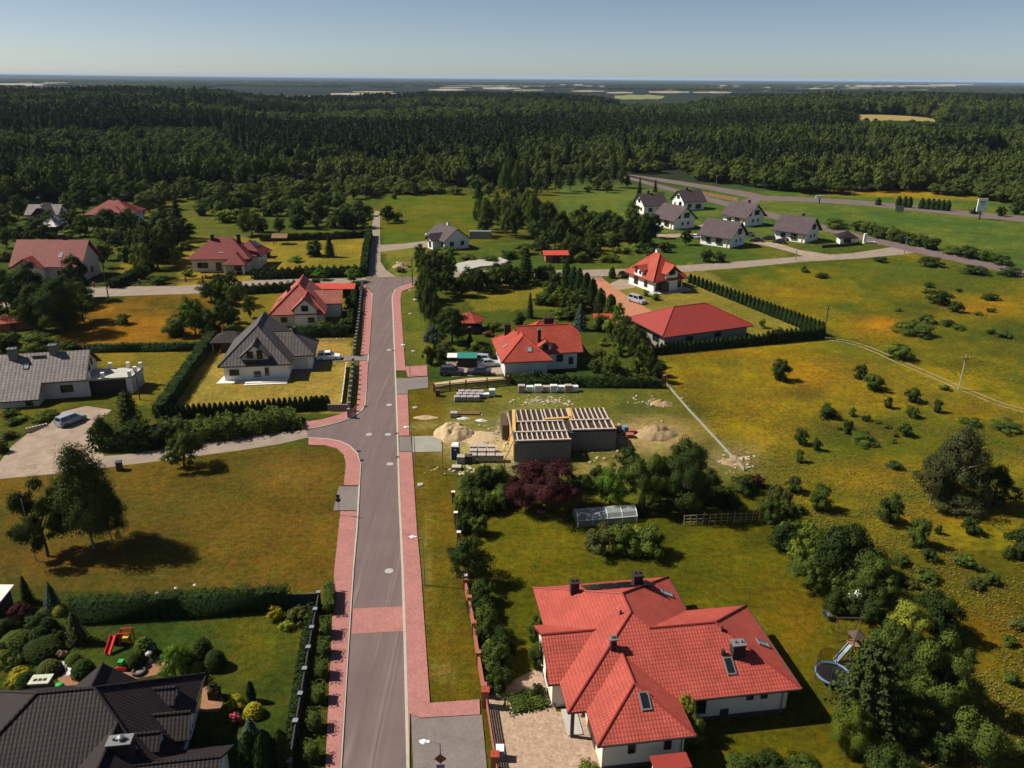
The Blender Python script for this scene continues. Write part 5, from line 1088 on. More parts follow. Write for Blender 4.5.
h.chim(6.6, 8.0, 7.4, 9.6, .9, .9, 'cream_wall'); mb = MB(); mb.lathe([(1.1, 0), (1.1, 2.0), (.9, 2.4), (0, 2.5)], 16, (4.2, .5, .2)); mb.build('entrance_arch', M['wood_dark'], h.root)
mb = MB(); mb.prism([(-.6, -1.3), (12, -1.3), (12, 2), (-.6, 2)], 0, .2); mb.build('terrace_slab', M['concrete'], h.root)
# red barn
h = Hs('red_roof_barn', 'long barn with plain dark red sheet hip roof beside the thuja rows', 0, 0, 22.5, 'barn', org=(*G(664, 353)[:2], 0))
_a = G(642, 318, 3.4); _b = G(663.5, 337.5, 3.4); _c = G(753.5, 325.5, 3.4)
h.yaw = math.atan2(_c[1] - _b[1], _c[0] - _b[0]); h.o = np.array([_b[0], _b[1], 0]); h.root.location = (_b[0], _b[1], 0); h.root.rotation_euler = (0, 0, h.yaw)
Lx = float(np.linalg.norm((_c - _b)[:2])); Wy = 15.0
h.roof(0, Lx, 0, Wy, 3.4, .5, 'x', .95, .95, caps=True); h.roof_done('sheet_red', 'fascia_dark', 'sheet_red', .1)
h.walls([([(.9, .9), (.9, Wy - .9), (Lx - .9, Wy - .9), (Lx - .9, .9)], 3.6)], 'barn_wall'); h.win(.9, 4, 2.0, 180, 2.4, 1.4); h.win(.9, 9.5, 1.5, 180, 2.6, 2.6, name='door', frame='wood', glass='wood_dark'); h.win(7, .9, 2.2, -90, 1.6, .9); h.win(14, .9, 2.2, -90, 1.6, .9)
# ------------------------------------------------------------------ six new white houses with brown-grey roofs, upper right
ROW = [
    (643.5, 214.6, 20, 'white new house with brown-grey roof, farthest left of the new row', 1), (684, 228.5, 31, 'white new house with wide gable and wooden porch in the middle of the new row', 0), (683, 210.5, 22, 'white new house with brown-grey roof behind the one with the wooden porch', 1),
    (737, 246.2, 47, 'white new house with gable nearest to the gravel road of the new row', 0), (754, 225.5, 34, 'white new house beside the country road bend of the new row', 0), (811, 241.2, 46, 'white new house at the right end of the new row with cars in front', 0)]
def rowhouse(px, py, yaw, label, far):
    h = Hs('new_house', label, px, py, yaw, group='new white houses by the country road'); E = 3.2; S = .80; w = 12.2; d = 12.0
    if far: h.roof(-.8, 11.0, -1.3, 9.8, E + .3, S, 'x', 0, 0); h.gable(0, 10.4, -.1, 8.6, E + 1.0, S, 'x', 0, 'white_wall'); h.win(0, 4.2, 5.2, 180, 2.0, 1.6); h.win(0, 6.4, 1.9, 180, 1.1, 1.5); h.win(0, 2, 1.9, 180, 1.1, 1.5); h.win(7.4, -.1, 1.4, -90, 2.8, 2.0, name='door'); h.win(3, -.1, 1.8, -90, 1.8, 1.6)
    else:
        h.roof(-w / 2, w / 2, -1.0, d, E, S, 'y', 0, 0); h.gable(-w / 2 + 1.0, w / 2 - 1.0, 0, d - 1, E + .62, S, 'y', 0, 'white_wall')
        h.win(-2.8, 0, 4.7, -90, 1.2, 1.8, bar=False); h.win(.9, 0, 4.8, -90, 2.6, 1.9); h.win(-1.0, 0, 1.9, -90, 1.0, 1.1, bar=False); h.win(1.8, 0, 1.9, -90, 1.0, 1.1, bar=False); h.win(5.3, 7, 1.8, 0, 1.5, 2.0)
        h.win(-5.3, 4, 1.8, 180, 2.2, 2.0, frame='wood'); h.win(-5.3, 8, 1.8, 180, 1.6, 1.6)
        mb = MB(); mb.box((-5.9, .6, 0), (.3, .3, 3.2)); mb.build('porch_post', M['wood'], h.root)
    h.roof_done('tile_brown', 'fascia_dark'); h.chim(1.2 if not far else 4, 4.5, 7.2, 9.0, .9, .7)
for r in ROW: rowhouse(*r)
h = Hs('kiosk', 'small white kiosk with dark roof on the grass beside the gravel road', 840, 244.5, -6, 'kiosk')
h.roof(-.8, 5.6, -.8, 5.2, 2.5, .6, 'x', 1, 1); h.roof_done('tile_dark', 'fascia_dark'); h.walls([([(-.1, 0), (-.1, 4.4), (4.8, 4.4), (4.8, 0)], 2.6)], 'white_wall'); h.win(2.2, 0, 1.4, -90, 2.4, 1.6)
# ------------------------------------------------------------------ unfinished house with open roof timbers
h = Hs('unfinished_house', 'half-built block house with open timber roof joists on the sandy plot', 514, 462, 5, 'building')
W1 = 8.4; W2 = 14.6; zt = 3.0
mb = MB()
for pl in ([(0, 0), (8.3, 0), (8.3, .3), (0, .3)], [(0, .3), (.3, .3), (.3, 12), (0, 12)], [(8.0, .3), (8.3, .3), (8.3, 3.4), (8.0, 3.4)], [(8.3, 3.1), (15.6, 3.1), (15.6, 3.4), (8.3, 3.4)], [(15.3, 3.4), (15.6, 3.4), (15.6, 12), (15.3, 12)], [(.3, 11.7), (15.3, 11.7), (15.3, 12), (.3, 12)]): mb.prism(pl, 0, zt - .02)
mb.build('wall', M['block'], h.root)
mb = MB(); mb.box((-.04, 6.1, .2), (.06, 11.4, zt - .4)); mb.build('insulation_board', M['wood_yellow'], h.root)
mb = MB(); mb.prism([(.1, .1), (8.2, .1), (8.2, 3.2), (15.5, 3.2), (15.5, 11.9), (.1, 11.9)], zt, zt + .08); mb.build('deck', M['deck_dark'], h.root)  # added dark sheet, paints the deep shade inside the open walls
def joists(x0, x1, y0, y1, n, w=.17):
    for x in np.linspace(x0, x1, n): mb = MB(); mb.box((x, (y0 + y1) / 2, zt + .10), (w, y1 - y0, .2)); mb.build('joist', M['rafter'], h.root)
joists(.6, 8.0, .15, 2.9, 11); joists(1.6, 8.0, 3.3, 6.6, 9); joists(1.2, 5.2, 7.0, 11.6, 6); joists(5.7, 9.3, 8.2, 11.6, 5); joists(10.0, 15.2, 7.0, 11.6, 8); joists(9.2, 11.6, 3.5, 6.6, 4); joists(12.7, 15.4, 3.5, 6.6, 4)
for a, b in (((.2, 3.1), (8.2, 3.1)), ((.9, 6.8), (8.2, 6.8)), ((9.0, 6.8), (15.4, 6.8)), ((.2, .12), (8.3, .12)), ((8.9, 3.35), (15.6, 3.35))): mb = MB(); mb.beam((*a, zt + .32), (*b, zt + .32), .3, .2); mb.build('beam', M['rafter'], h.root)
for a, b in (((5.4, 7.6), (9.6, 7.9)), ((.3, 3.4), (.9, 11.4)), ((9.4, 7.2), (9.6, 11.5))): mb = MB(); mb.beam((*a, zt + .3), (*b, zt + .3), .5, .22); mb.build('formwork_beam', M['wood_yellow'], h.root)
mb = MB(); mb.box((-.7, 9.6, 0), (.9, 4.6, 2.6)); mb.build('scaffold_screen', M['wood_dark'], h.root)
for y in (.8, 3.6): mb = MB(); mb.beam((-1.3, y, 0), (-.1, y, 2.9), .12, .12); mb.build('prop', M['wood_yellow'], h.root)
# ------------------------------------------------------------------ trees of the village, one by one: x, foot y, width, height in the photo
# -- left field and lower left garden
T(94, 548, 88, 112, 'birch', 'birch', 'tall dense birch tree standing in the dry left field', grow=1.0)
T(48, 556, 56, 84, 'broad', 'dark', 'leaning leafy tree left of the tall birch in the dry field')
T(112, 541, 44, 66, 'birch', 'birch', 'lower birch crown against the right side of the tall birch')
T(185, 467, 42, 42, 'broad', 'mid', 'small lone tree by the side street at the edge of the dry field')
T(28, 603, 22, 28, 'spruce', 'conifer', 'dark green spruce at the back left corner of the clipped garden')
T(54, 610, 26, 28, 'spruce', 'blue', 'blue spruce behind the clipped garden shrubs')
T(78, 642, 32, 32, 'spruce', 'grey', 'broad grey-brown cypress on the lawn with the red slide', name='cypress_tree')
T(20, 622, 34, 22, 'bush', 'purple', 'purple barberry bush at the far left garden edge')
T(2, 640, 34, 26, 'bush', 'dark', 'dark bush cut by the left frame edge in the clipped garden')
T(40, 632, 30, 24, 'bush', 'dark', 'dark bush beneath the blue spruce')
T(61, 613, 16, 11, 'dome', 'lime', 'lime green ball shrub right of the blue spruce')
T(48, 633, 16, 14, 'dome', 'dark', 'dark green ball shrub behind the golden shrubs')
T(18, 648, 36, 20, 'dome', 'mid', 'long clipped green mound at the left of the garden')
T(44, 652, 40, 14, 'dome', 'dark', 'dark low mound stretching along the garden bed')
T(56, 643, 14, 7, 'bush', 'yellow', 'small golden shrub at the foot of the grey-brown cypress')
T(66, 646, 12, 8, 'bush', 'lime', 'small yellow-green shrub beside the golden one by the cypress')
T(62, 657, 11, 9, 'bush', 'peach', 'peach flowering rose bush by the pebble bed')
T(50, 672, 24, 14, 'dome', 'olive', 'olive clipped dome left of the pebble bed')
T(74, 662, 17, 10, 'dome', 'mid', 'small flat green dome above the pebble bed')
T(84, 674, 24, 17, 'dome', 'dark', 'dark round dome right of the pebble bed')
T(20, 677, 22, 12, 'bush', 'yellow', 'bright golden shrub behind the brick grill')
T(14, 690, 18, 16, 'bush', 'yellow', 'golden shrub left of the brick grill at the roof edge')
T(28, 690, 22, 20, 'dome', 'dark', 'dark clipped shrub between the golden shrubs and the grill')
T(4, 664, 24, 16, 'bush', 'light', 'light green shrub at the left frame edge')
T(146, 656, 24, 22, 'dome', 'mid', 'clipped ball shrub behind the fire pit')
T(136, 666, 18, 15, 'dome', 'dark', 'dark ball shrub left of the fire pit')
T(176, 678, 32, 34, 'broad', 'bright', 'small bright green tree beside the fire pit terrace')
T(188, 668, 22, 24, 'bush', 'dark', 'dark shrub behind the small bright green tree')
T(203, 655, 22, 20, 'dome', 'dark', 'upper one of the two clipped balls right of the bright tree')
T(216, 667, 23, 20, 'dome', 'dark', 'lower one of the two clipped balls right of the bright tree')
T(197, 672, 14, 12, 'dome', 'lime', 'yellow-green ball between the clipped dark balls')
T(238, 706, 18, 14, 'bush', 'yellow', 'golden shrub beside the dark column on the lawn')
T(254, 715, 21, 14, 'dome', 'yellow', 'flat clipped golden yellow shrub by the pink roses')
T(237, 722, 13, 13, 'bush', 'rose', 'bush of pink roses near the paved yard')
T(228, 712, 14, 11, 'bush', 'light', 'light green shrub left of the pink roses')
T(252, 742, 34, 24, 'spruce', 'blue', 'spreading blue juniper at the corner of the paved yard', name='juniper', cat='shrub')
T(252, 701, 10, 20, 'thuja', 'thuja', 'dark clipped column thuja on the lawn')
T(252, 768, 26, 36, 'thuja', 'thuja', 'fat dark thuja left of three at the bottom fence'); T(268, 774, 26, 44, 'thuja', 'thuja', 'tall dark thuja between the two others at the bottom fence'); T(284, 770, 22, 40, 'thuja', 'conifer', 'dark thuja nearest to the bottom fence')
for i, (x, y, w, hh) in enumerate([(329, 615, 10, 24), (326, 640, 10, 12), (324, 660, 10, 11), (322, 681, 10, 13), (319, 705, 11, 16), (315, 733, 12, 16), (312, 764, 14, 20)]):
    a = G(x, y); s = (x + .4, y)
    hedge('clipped_shrub', ['long clipped box shrub at the top of the row along the pink pavement'][0] if i == 0 else 'cube-shaped clipped box shrub, ' + ['second', 'third', 'fourth', 'fifth', 'sixth', 'last'][i - 1] + ' from the top of the row along the pink pavement',
          [(x, y), (x + .9, y - {0: 22}.get(i, 9))], 1.2, 1.6, 'mid', seed=20 + i, size=.15, cat='shrub')
hedge('hedge', 'tall dark thuja hedge between the clipped garden and the dry field', [(74, 620), (180, 614), (287, 607)], 1.5, 2.7, 'thuja', .10, .9, .13, seed=2, dens=60)
hedge('hedge', 'low knobbly thuja hedge inside the dark garden fence', [(312, 612), (302, 668), (288, 766)], .9, 1.3, 'thuja', .25, .8, .2, seed=3)
T(277, 620, 16, 18, 'bush', 'yellow', 'golden shrub at the hedge corner by the dark fence'); T(287, 628, 16, 10, 'bush', 'lime', 'yellow-green shrub at the lawn corner by the dark fence'); T(299, 622, 26, 20, 'bush', 'olive', 'olive bush inside the corner of the dark fence')
# -- row of thujas at the white gabled house, hedges of the left plots
for i in range(31):
    f = i / 30; x = 163 + f * 160; y = 419 - f * 9.5
    T(x, y, 6.6, 13.5 if i < 20 else 14.5, 'thuja', 'thuja', 'slim dark thuja in the row below the lawn of the white gabled house', 'thujas below the white gabled house')
for i, (x, y) in enumerate([(316, 409), (322, 408.5), (327, 408)]): T(x, y, 9, 13, 'thuja', 'mid', 'plump green thuja at the right end of the row below the white gabled house', 'plump thujas at the row end')
hedge('hedge', 'dark hedge running down between two lawns left of the white gabled house', [(212, 343), (188, 377), (160, 418)], 2.0, 2.4, 'thuja', .06, 1.4, .3, seed=4)
hedge('hedge', 'long low dark hedge behind the lawn of the grey roofed house', [(86, 352), (140, 351), (207, 350)], 1.3, 1.6, 'thuja', .05, 1.2, .3, seed=5)
hedge('hedge', 'wild bushy hedge above the side street', [(178, 440), (230, 434), (290, 424)], 4.5, 2.6, 'mid', .25, 3.1, .42, seed=6, rough=.16)
hedge('hedge', 'dark shaded hedge beside the birch pair above the side street', [(104, 446), (140, 446), (176, 440)], 4.2, 3.4, 'dark', .25, 3.3, .42, seed=7, rough=.16)
T(132, 436, 34, 48, 'pine', 'olive', 'feathery larch tree beside the flat garage terrace', name='larch_tree')
T(104, 449, 24, 38, 'birch', 'mid', 'small white-stemmed birch at the gravel yard')
T(120, 446, 26, 26, 'bush', 'olive', 'olive bush between the small birch and the larch')
for d in [(48, 417, 20, 9, 'bush', 'mid', 'green flat bush right of the planter in front of the grey roofed house'), (38, 423, 18, 9, 'bush', 'mid', 'green flat bush left of the planter in front of the grey roofed house'), (22, 420, 14, 7, 'bush', 'light', 'small shrub in the bed under the grey roofed house'), (8, 438, 18, 10, 'bush', 'olive', 'pale shrub by the gravel yard at the left edge'), (10, 416, 18, 9, 'bush', 'dark', 'dark shrub under the porch at the left edge'), (4, 452, 14, 14, 'bush', 'dark', 'dark shrub at the left edge of the gravel yard'), (14, 424, 16, 7, 'bush', 'dark', 'low dark shrub in the small lawn at the left edge')]: T(*d)
# -- upper left gardens
for d in [
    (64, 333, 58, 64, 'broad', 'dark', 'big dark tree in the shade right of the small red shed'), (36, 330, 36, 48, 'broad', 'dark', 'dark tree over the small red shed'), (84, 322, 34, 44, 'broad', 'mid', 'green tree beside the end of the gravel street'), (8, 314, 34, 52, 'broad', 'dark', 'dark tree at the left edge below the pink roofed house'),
    (40, 348, 44, 22, 'bush', 'mid', 'wide bush behind the grey roofed house'), (10, 350, 34, 24, 'bush', 'dark', 'dark bush behind the grey roof at the left edge'), (72, 350, 26, 14, 'bush', 'dark', 'low bush at the corner of the grey roofed house'),
    (124, 324, 17, 15, 'bush', 'mid', 'lone round bush in the golden field'), (176, 336, 30, 30, 'bush', 'mid', 'left bush of the thicket in the golden field'), (196, 335, 28, 48, 'broad', 'mid', 'taller tree in the thicket of the golden field'), (212, 336, 26, 34, 'bush', 'dark', 'dark bush at the right end of the golden field thicket'), (188, 316, 20, 20, 'bush', 'light', 'light bush at the back of the golden field thicket'),
    (228, 330, 24, 36, 'broad', 'dark', 'dark tree left of the cream gabled house'), (236, 306, 24, 30, 'broad', 'mid', 'garden tree above the dark timber shed'), (250, 318, 14, 26, 'broad', 'mid', 'slim tree on the lawn of the cream gabled house'), (222, 304, 16, 18, 'bush', 'dark', 'dark bush by the gravel street left of the cream house'),
    (142, 278, 26, 40, 'broad', 'light', 'light green tree in the hedge garden left of the maroon house'), (158, 268, 36, 52, 'broad', 'dark', 'big dark tree left of the maroon house'), (170, 262, 26, 46, 'pine', 'conifer', 'dark conifer behind the hedge garden'), (180, 238, 28, 46, 'spruce', 'conifer', 'tall dark spruce rising at the wood edge left of the maroon house'), (160, 232, 18, 26, 'broad', 'light', 'yellow-green tree right of the red hip roofed house'), (150, 246, 20, 24, 'broad', 'dark', 'dark tree below the red hip roofed house'),
    (128, 262, 18, 22, 'bush', 'dark', 'dark bush at the lawn right of the pink roofed house'), (106, 243, 18, 16, 'broad', 'mid', 'tree in front of the red hip roofed house'), (120, 244, 20, 18, 'broad', 'dark', 'dark tree right of the front door of the red hip roofed house'), (86, 236, 20, 24, 'broad', 'mid', 'tree between the red hip roofed house and the beige shed'), (74, 232, 22, 26, 'broad', 'dark', 'dark tree right of the pale gabled house'), (68, 240, 20, 16, 'bush', 'light', 'light bush beside the beige shed'),
    (18, 240, 24, 20, 'bush', 'mid', 'bush left of the beige shed'), (8, 232, 26, 26, 'broad', 'dark', 'dark tree at the left edge of the upper gardens'), (6, 260, 26, 16, 'bush', 'light', 'low light bush left of the pink roofed house'), (52, 240, 16, 12, 'bush', 'dark', 'dark bush in front of the beige shed'), (20, 214, 26, 18, 'broad', 'dark', 'dark tree left of the pale gabled house'), (104, 268, 14, 26, 'broad', 'dark', 'dark tree in the shade of the pink roofed house'),
    (160, 284, 18, 12, 'bush', 'mid', 'green bush right of the diagonal hedge'), (188, 276, 14, 10, 'bush', 'light', 'light bush left of the maroon house'), (186, 250, 14, 12, 'bush', 'olive', 'olive bush at the back corner of the maroon house'),
    (252, 236, 26, 32, 'broad', 'mid', 'round tree behind the maroon roofed house'), (226, 222, 24, 18, 'bush', 'light', 'light wild bush in the far meadow'), (280, 234, 15, 20, 'broad', 'dark', 'slim dark tree behind the wooden pavilion'), (268, 216, 20, 18, 'bush', 'mid', 'bush in the far meadow below the wood'), (301, 228, 22, 26, 'broad', 'dark', 'dark tree left in the clump behind the far lawn'), (318, 226, 26, 28, 'broad', 'dark', 'dark tree in the middle of the clump behind the far lawn'), (342, 228, 24, 26, 'broad', 'dark', 'dark tree right in the clump behind the far lawn'), (363, 228, 20, 22, 'broad', 'dark', 'dark tree at the left edge of the gravel lane'), (290, 206, 22, 14, 'bush', 'mid', 'bush against the wood above the far meadow'), (330, 205, 24, 14, 'bush', 'dark', 'dark bush against the wood near the lane'), (210, 206, 22, 14, 'bush', 'dark', 'dark bush against the wood above the maroon house'), (246, 204, 26, 16, 'bush', 'mid', 'green bush against the wood in the far left meadow'), (354, 210, 22, 14, 'bush', 'mid', 'green bush against the wood beside the lane'),
    (316, 256, 20, 22, 'bush', 'thuja', 'square dark conifer left of the pair on the far lawn'), (330, 257, 18, 24, 'spruce', 'conifer', 'dark pointed conifer right of the pair on the far lawn'), (296, 262, 14, 9, 'bush', 'bright', 'round bright bush at the far lawn hedge'), (320, 280, 15, 13, 'broad', 'bright', 'bright green tree beside the long red-roofed shed'), (354, 282, 18, 16, 'broad', 'bright', 'bright green tree at the junction beside the gravel street'), (368, 216, 12, 16, 'bush', 'dark', 'dark bush at the lane bend'), (388, 223, 16, 22, 'broad', 'dark', 'dark tree right of the gravel lane'), (396, 221, 14, 14, 'bush', 'mid', 'bush beside the dark tree right of the lane'),
    (326, 332, 18, 16, 'bush', 'mid', 'bush in front of the cream gabled house'), (344, 330, 16, 16, 'bush', 'dark', 'dark bush at the street fence of the cream house'), (350, 312, 12, 20, 'bush', 'dark', 'dark tall bush at the street fence beside the red-roofed shed'), (356, 292, 12, 16, 'bush', 'dark', 'dark bush at the street fence near the junction')]: T(*d)
hedge('hedge', 'diagonal dark hedge between the upper left lawns', [(114, 288), (132, 279), (150, 268)], 2.6, 2.2, 'dark', .12, 2.3, .4, seed=8)
hedge('hedge', 'dark pointed thuja hedge between the far lawn and the gravel street', [(254, 279), (300, 277.5), (366, 275.5)], 2.0, 3.2, 'thuja', .28, 1.9, .4, seed=9)
hedge('hedge', 'second dark thuja hedge on the lower side of the gravel street', [(240, 294), (276, 292), (318, 287)], 1.8, 2.6, 'thuja', .3, 1.7, .4, seed=10)
hedge('hedge', 'dark hedge along the gravel lane beside the far lawn', [(364, 274), (366, 255), (369.5, 236)], 2.0, 2.8, 'thuja', .06, 2, .45, seed=11)
hedge('hedge', 'dark back hedge of the far lawn', [(262, 241), (320, 239.5), (368, 237)], 2.0, 2.4, 'dark', .15, 3, .5, seed=12)
hedge('hedge', 'dark thuja hedge under the cream gabled house', [(296, 337), (326, 336), (346, 336)], 1.8, 2.6, 'thuja', .2, 1.4, .35, seed=13)
hedge('hedge', 'dark street hedge of the cream gabled house', [(349, 334), (352, 312), (355.5, 290)], 1.2, 2.0, 'dark', .2, 1.4, .35, seed=14, rough=.14)
def mass(n, poly, hpx, kinds, label, group, seed, wk=.75):
    rg = random.Random(seed); k = 0; xs = [p[0] for p in poly]; ys = [p[1] for p in poly]; out = []
    while k < n * 60 and len(out) < n:
        k += 1; x, y = rg.uniform(min(xs), max(xs)), rg.uniform(min(ys), max(ys))
        if inside(np.array([x]), np.array([y]), poly)[0] and all(abs(x - a) > 7 or abs(y - b) > 4 for a, b in out): out.append((x, y))
    for x, y in sorted(out, key=lambda q: q[1]):
        hh = hpx * rg.uniform(.6, 1.25); kd, tn = rg.choice(kinds); T(x, y, hh * wk * rg.uniform(.8, 1.25), hh, kd, tn, label, group)
mass(20, [(96, 232), (184, 228), (186, 262), (150, 276), (112, 270), (98, 250)], 26, [('broad', 'dark'), ('broad', 'mid'), ('broad', 'dark'), ('broad', 'light')], 'tree among the gardens round the red hip roofed house', 'gardens round the red hip roofed house', 41)
mass(13, [(110, 232), (178, 232), (182, 262), (150, 272), (118, 262)], 27, [('broad', 'dark'), ('broad', 'mid'), ('pine', 'conifer')], 'tree in the dense garden grove between the pink and the maroon roofed houses', 'garden grove of the upper left', 1)
mass(20, [(0, 206), (30, 204), (62, 226), (84, 236), (60, 240), (0, 250)], 22, [('broad', 'dark'), ('broad', 'mid')], 'tree in the leafy gardens round the pale gabled house at the upper left edge', 'garden trees at the upper left edge', 2)
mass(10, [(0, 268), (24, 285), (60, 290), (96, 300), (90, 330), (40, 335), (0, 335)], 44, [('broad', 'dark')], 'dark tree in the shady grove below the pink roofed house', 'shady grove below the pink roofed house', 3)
mass(30, [(190, 205), (360, 203), (362, 230), (250, 234), (200, 226)], 19, [('broad', 'dark'), ('bush', 'mid'), ('broad', 'mid'), ('bush', 'dark')], 'small tree scattered over the far meadow between the wood and the lawns', 'scattered trees of the far meadow', 4, .9)
mass(9, [(205, 292), (236, 292), (236, 340), (214, 340)], 24, [('broad', 'dark'), ('bush', 'mid')], 'tree in the green screen left of the cream gabled house', 'green screen by the cream gabled house', 5)
mass(12, [(476, 192), (528, 188), (534, 240), (480, 238)], 34, [('birch', 'mid'), ('broad', 'mid'), ('birch', 'dark')], 'young tree in the grove behind the grey container', 'grove behind the container', 21, .55)
mass(22, [(538, 240), (600, 236), (650, 244), (640, 262), (570, 264), (536, 260)], 13, [('bush', 'mid'), ('bush', 'dark'), ('bush', 'light')], 'wild bush in the scrub between the thicket and the gravel road', 'scrub above the gravel road', 22, 1.3)
mass(34, [(186, 193), (372, 192), (368, 208), (200, 208)], 17, [('broad', 'forest'), ('bush', 'mid'), ('broad', 'mid'), ('bush', 'dark')], 'young tree in the loose scrub under the wood behind the far meadow', 'scrub under the wood', 23, .9)
mass(26, [(30, 198), (190, 196), (186, 214), (120, 222), (60, 212)], 24, [('broad', 'forest'), ('broad', 'dark'), ('broad', 'mid')], 'tree between the upper left gardens and the wood', 'trees between the gardens and the wood', 24, .8)
mass(16, [(384, 192), (520, 186), (640, 180), (636, 192), (520, 200), (470, 200), (388, 199)], 15, [('broad', 'forest'), ('birch', 'mid'), ('bush', 'mid')], 'young tree in the loose fringe of the wood at the centre', 'fringe of the wood', 25, .8)
mass(24, [(540, 228), (655, 226), (660, 246), (560, 262), (530, 258)], 26, [('broad', 'dark'), ('broad', 'mid')], 'tree in the dense thicket left of the new houses', 'thicket left of the new houses', 6)
mass(9, [(418, 262), (450, 284), (452, 330), (424, 335)], 34, [('broad', 'dark'), ('broad', 'mid')], 'tree filling the dark row beside the grass verge', 'dark row beside the verge', 7, .6)
mass(9, [(455, 280), (560, 272), (562, 286), (460, 294)], 24, [('broad', 'dark'), ('bush', 'dark')], 'tree filling the dark row above the gazebo lawn', 'dark row above the gazebo lawn', 8, .9)
mass(10, [(534, 300), (600, 296), (592, 326), (545, 318)], 18, [('bush', 'mid'), ('broad', 'mid'), ('bush', 'dark')], 'shrub in the green garden behind the red middle house', 'garden shrubs behind the middle house', 9, 1.0)
mass(12, [(600, 322), (636, 340), (662, 384), (620, 384), (600, 360)], 20, [('bush', 'mid'), ('broad', 'dark'), ('bush', 'light')], 'shrub in the garden between the middle house and the barn', 'garden shrubs beside the barn', 10, .9)
mass(14, [(784, 508), (846, 560), (872, 625), (850, 640), (806, 592), (776, 530)], 30, [('bush', 'mid'), ('bush', 'dark'), ('bush', 'light')], 'shrub in the dense border between the lawn and the meadow', 'border shrubs at the meadow', 11, 1.1)
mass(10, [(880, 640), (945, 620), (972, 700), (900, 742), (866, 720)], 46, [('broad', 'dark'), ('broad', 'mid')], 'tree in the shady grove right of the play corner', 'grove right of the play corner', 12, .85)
mass(9, [(458, 478), (512, 478), (512, 508), (462, 520)], 24, [('bush', 'mid'), ('bush', 'light'), ('bush', 'dark')], 'shrub in the hedge between the building plot and the lawn', 'shrubs below the building plot', 13, 1.1)
mass(8, [(476, 594), (492, 596), (514, 680), (490, 684)], 26, [('bush', 'mid'), ('bush', 'dark')], 'shrub in the narrow bed along the brick fence', 'shrubs along the brick fence', 14, 1.0)
mass(9, [(560, 480), (700, 478), (720, 500), (620, 512)], 32, [('broad', 'dark'), ('bush', 'dark')], 'dark tree in the grove behind the greenhouse', 'grove behind the greenhouse', 15, .9)
mass(18, [(0, 618), (52, 622), (66, 646), (44, 664), (0, 672)], 17, [('dome', 'dark'), ('bush', 'mid'), ('bush', 'dark'), ('dome', 'mid')], 'green shrub in the packed bed at the left of the clipped garden', 'packed shrubs of the clipped garden', 16, 1.0)
# -- centre: the dark tree row right of the street
for i, d in enumerate([(425, 322, 18, 62), (431, 330, 22, 58), (424, 300, 18, 40), (433, 300, 20, 38), (446, 296, 22, 34)]):
    T(*d, 'broad', ['mid', 'dark', 'mid', 'dark', 'dark'][i], ['narrow green tree at the street end of the dark tree row', 'dense dark tree behind the narrow green one at the verge', 'tree in the dark row nearest to the pavement corner', 'dark tree second from the pavement corner', 'dark tree where the dark row turns right'][i])
for d in [(452, 344, 36, 42, 'broad', 'dark', 'big round dark tree left of the gazebo'), (434, 350, 20, 28, 'broad', 'blue', 'blue-green tree at the verge above the parking yard'), (430, 364, 16, 26, 'bush', 'dark', 'dark bush beside the gate of the parking yard'), (446, 358, 26, 20, 'bush', 'dark', 'dark bush behind the parked cars'), (462, 296, 24, 26, 'broad', 'dark', 'dark tree above the left end of the gazebo lawn'), (478, 292, 22, 28, 'broad', 'dark', 'dark tree above the gazebo lawn, second of its row'), (494, 289, 24, 30, 'broad', 'mid', 'green tree above the gazebo lawn, third of its row'), (510, 287, 24, 26, 'broad', 'dark', 'dark tree above the gazebo lawn, fourth of its row'), (526, 285, 22, 34, 'pine', 'conifer', 'tall dark conifer above the gazebo lawn'), (540, 284, 22, 22, 'broad', 'dark', 'dark tree left of the maroon shed'), (556, 286, 16, 20, 'bush', 'dark', 'dark bush below the maroon shed'),
    (530, 318, 13, 27, 'spruce', 'conifer', 'dark pointed spruce behind the red middle house'), (520, 326, 14, 18, 'bush', 'dark', 'bush left of the pointed spruce behind the middle house'), (545, 304, 24, 18, 'bush', 'mid', 'big green bush right of the gazebo lawn'), (562, 306, 24, 22, 'broad', 'mid', 'green tree behind the red middle house'), (556, 318, 20, 14, 'bush', 'light', 'light bush behind the middle house chimney'), (576, 312, 20, 22, 'broad', 'dark', 'dark tree right of the green trees behind the middle house'), (580, 330, 24, 28, 'spruce', 'blue', 'blue-green spruce left of the small red-roofed shed'), (494, 330, 16, 12, 'bush', 'mid', 'bush right of the gazebo'), (498, 346, 9, 14, 'bush', 'spirea', 'rusty orange shrub beside the gazebo path'), (488, 336, 12, 8, 'bush', 'spirea', 'low rusty shrub by the gazebo'), (476, 350, 14, 12, 'bush', 'light', 'light bush behind the parked cars'), (486, 358, 18, 17, 'bush', 'dark', 'dark rounded bush near the left roof of the middle house'), (470, 346, 14, 14, 'spruce', 'conifer', 'small dark conifer below the gazebo')]: T(*d)
HR = [(566, 288, 12, 26), (573, 290, 12, 24), (579, 294, 12, 26), (586, 300, 13, 28), (592, 306, 13, 28), (600, 312, 14, 24), (610, 318, 16, 24), (618, 330, 16, 30), (626, 340, 18, 28), (620, 352, 22, 34), (634, 360, 18, 34), (642, 366, 18, 30), (650, 376, 16, 30), (658, 382, 16, 26)]
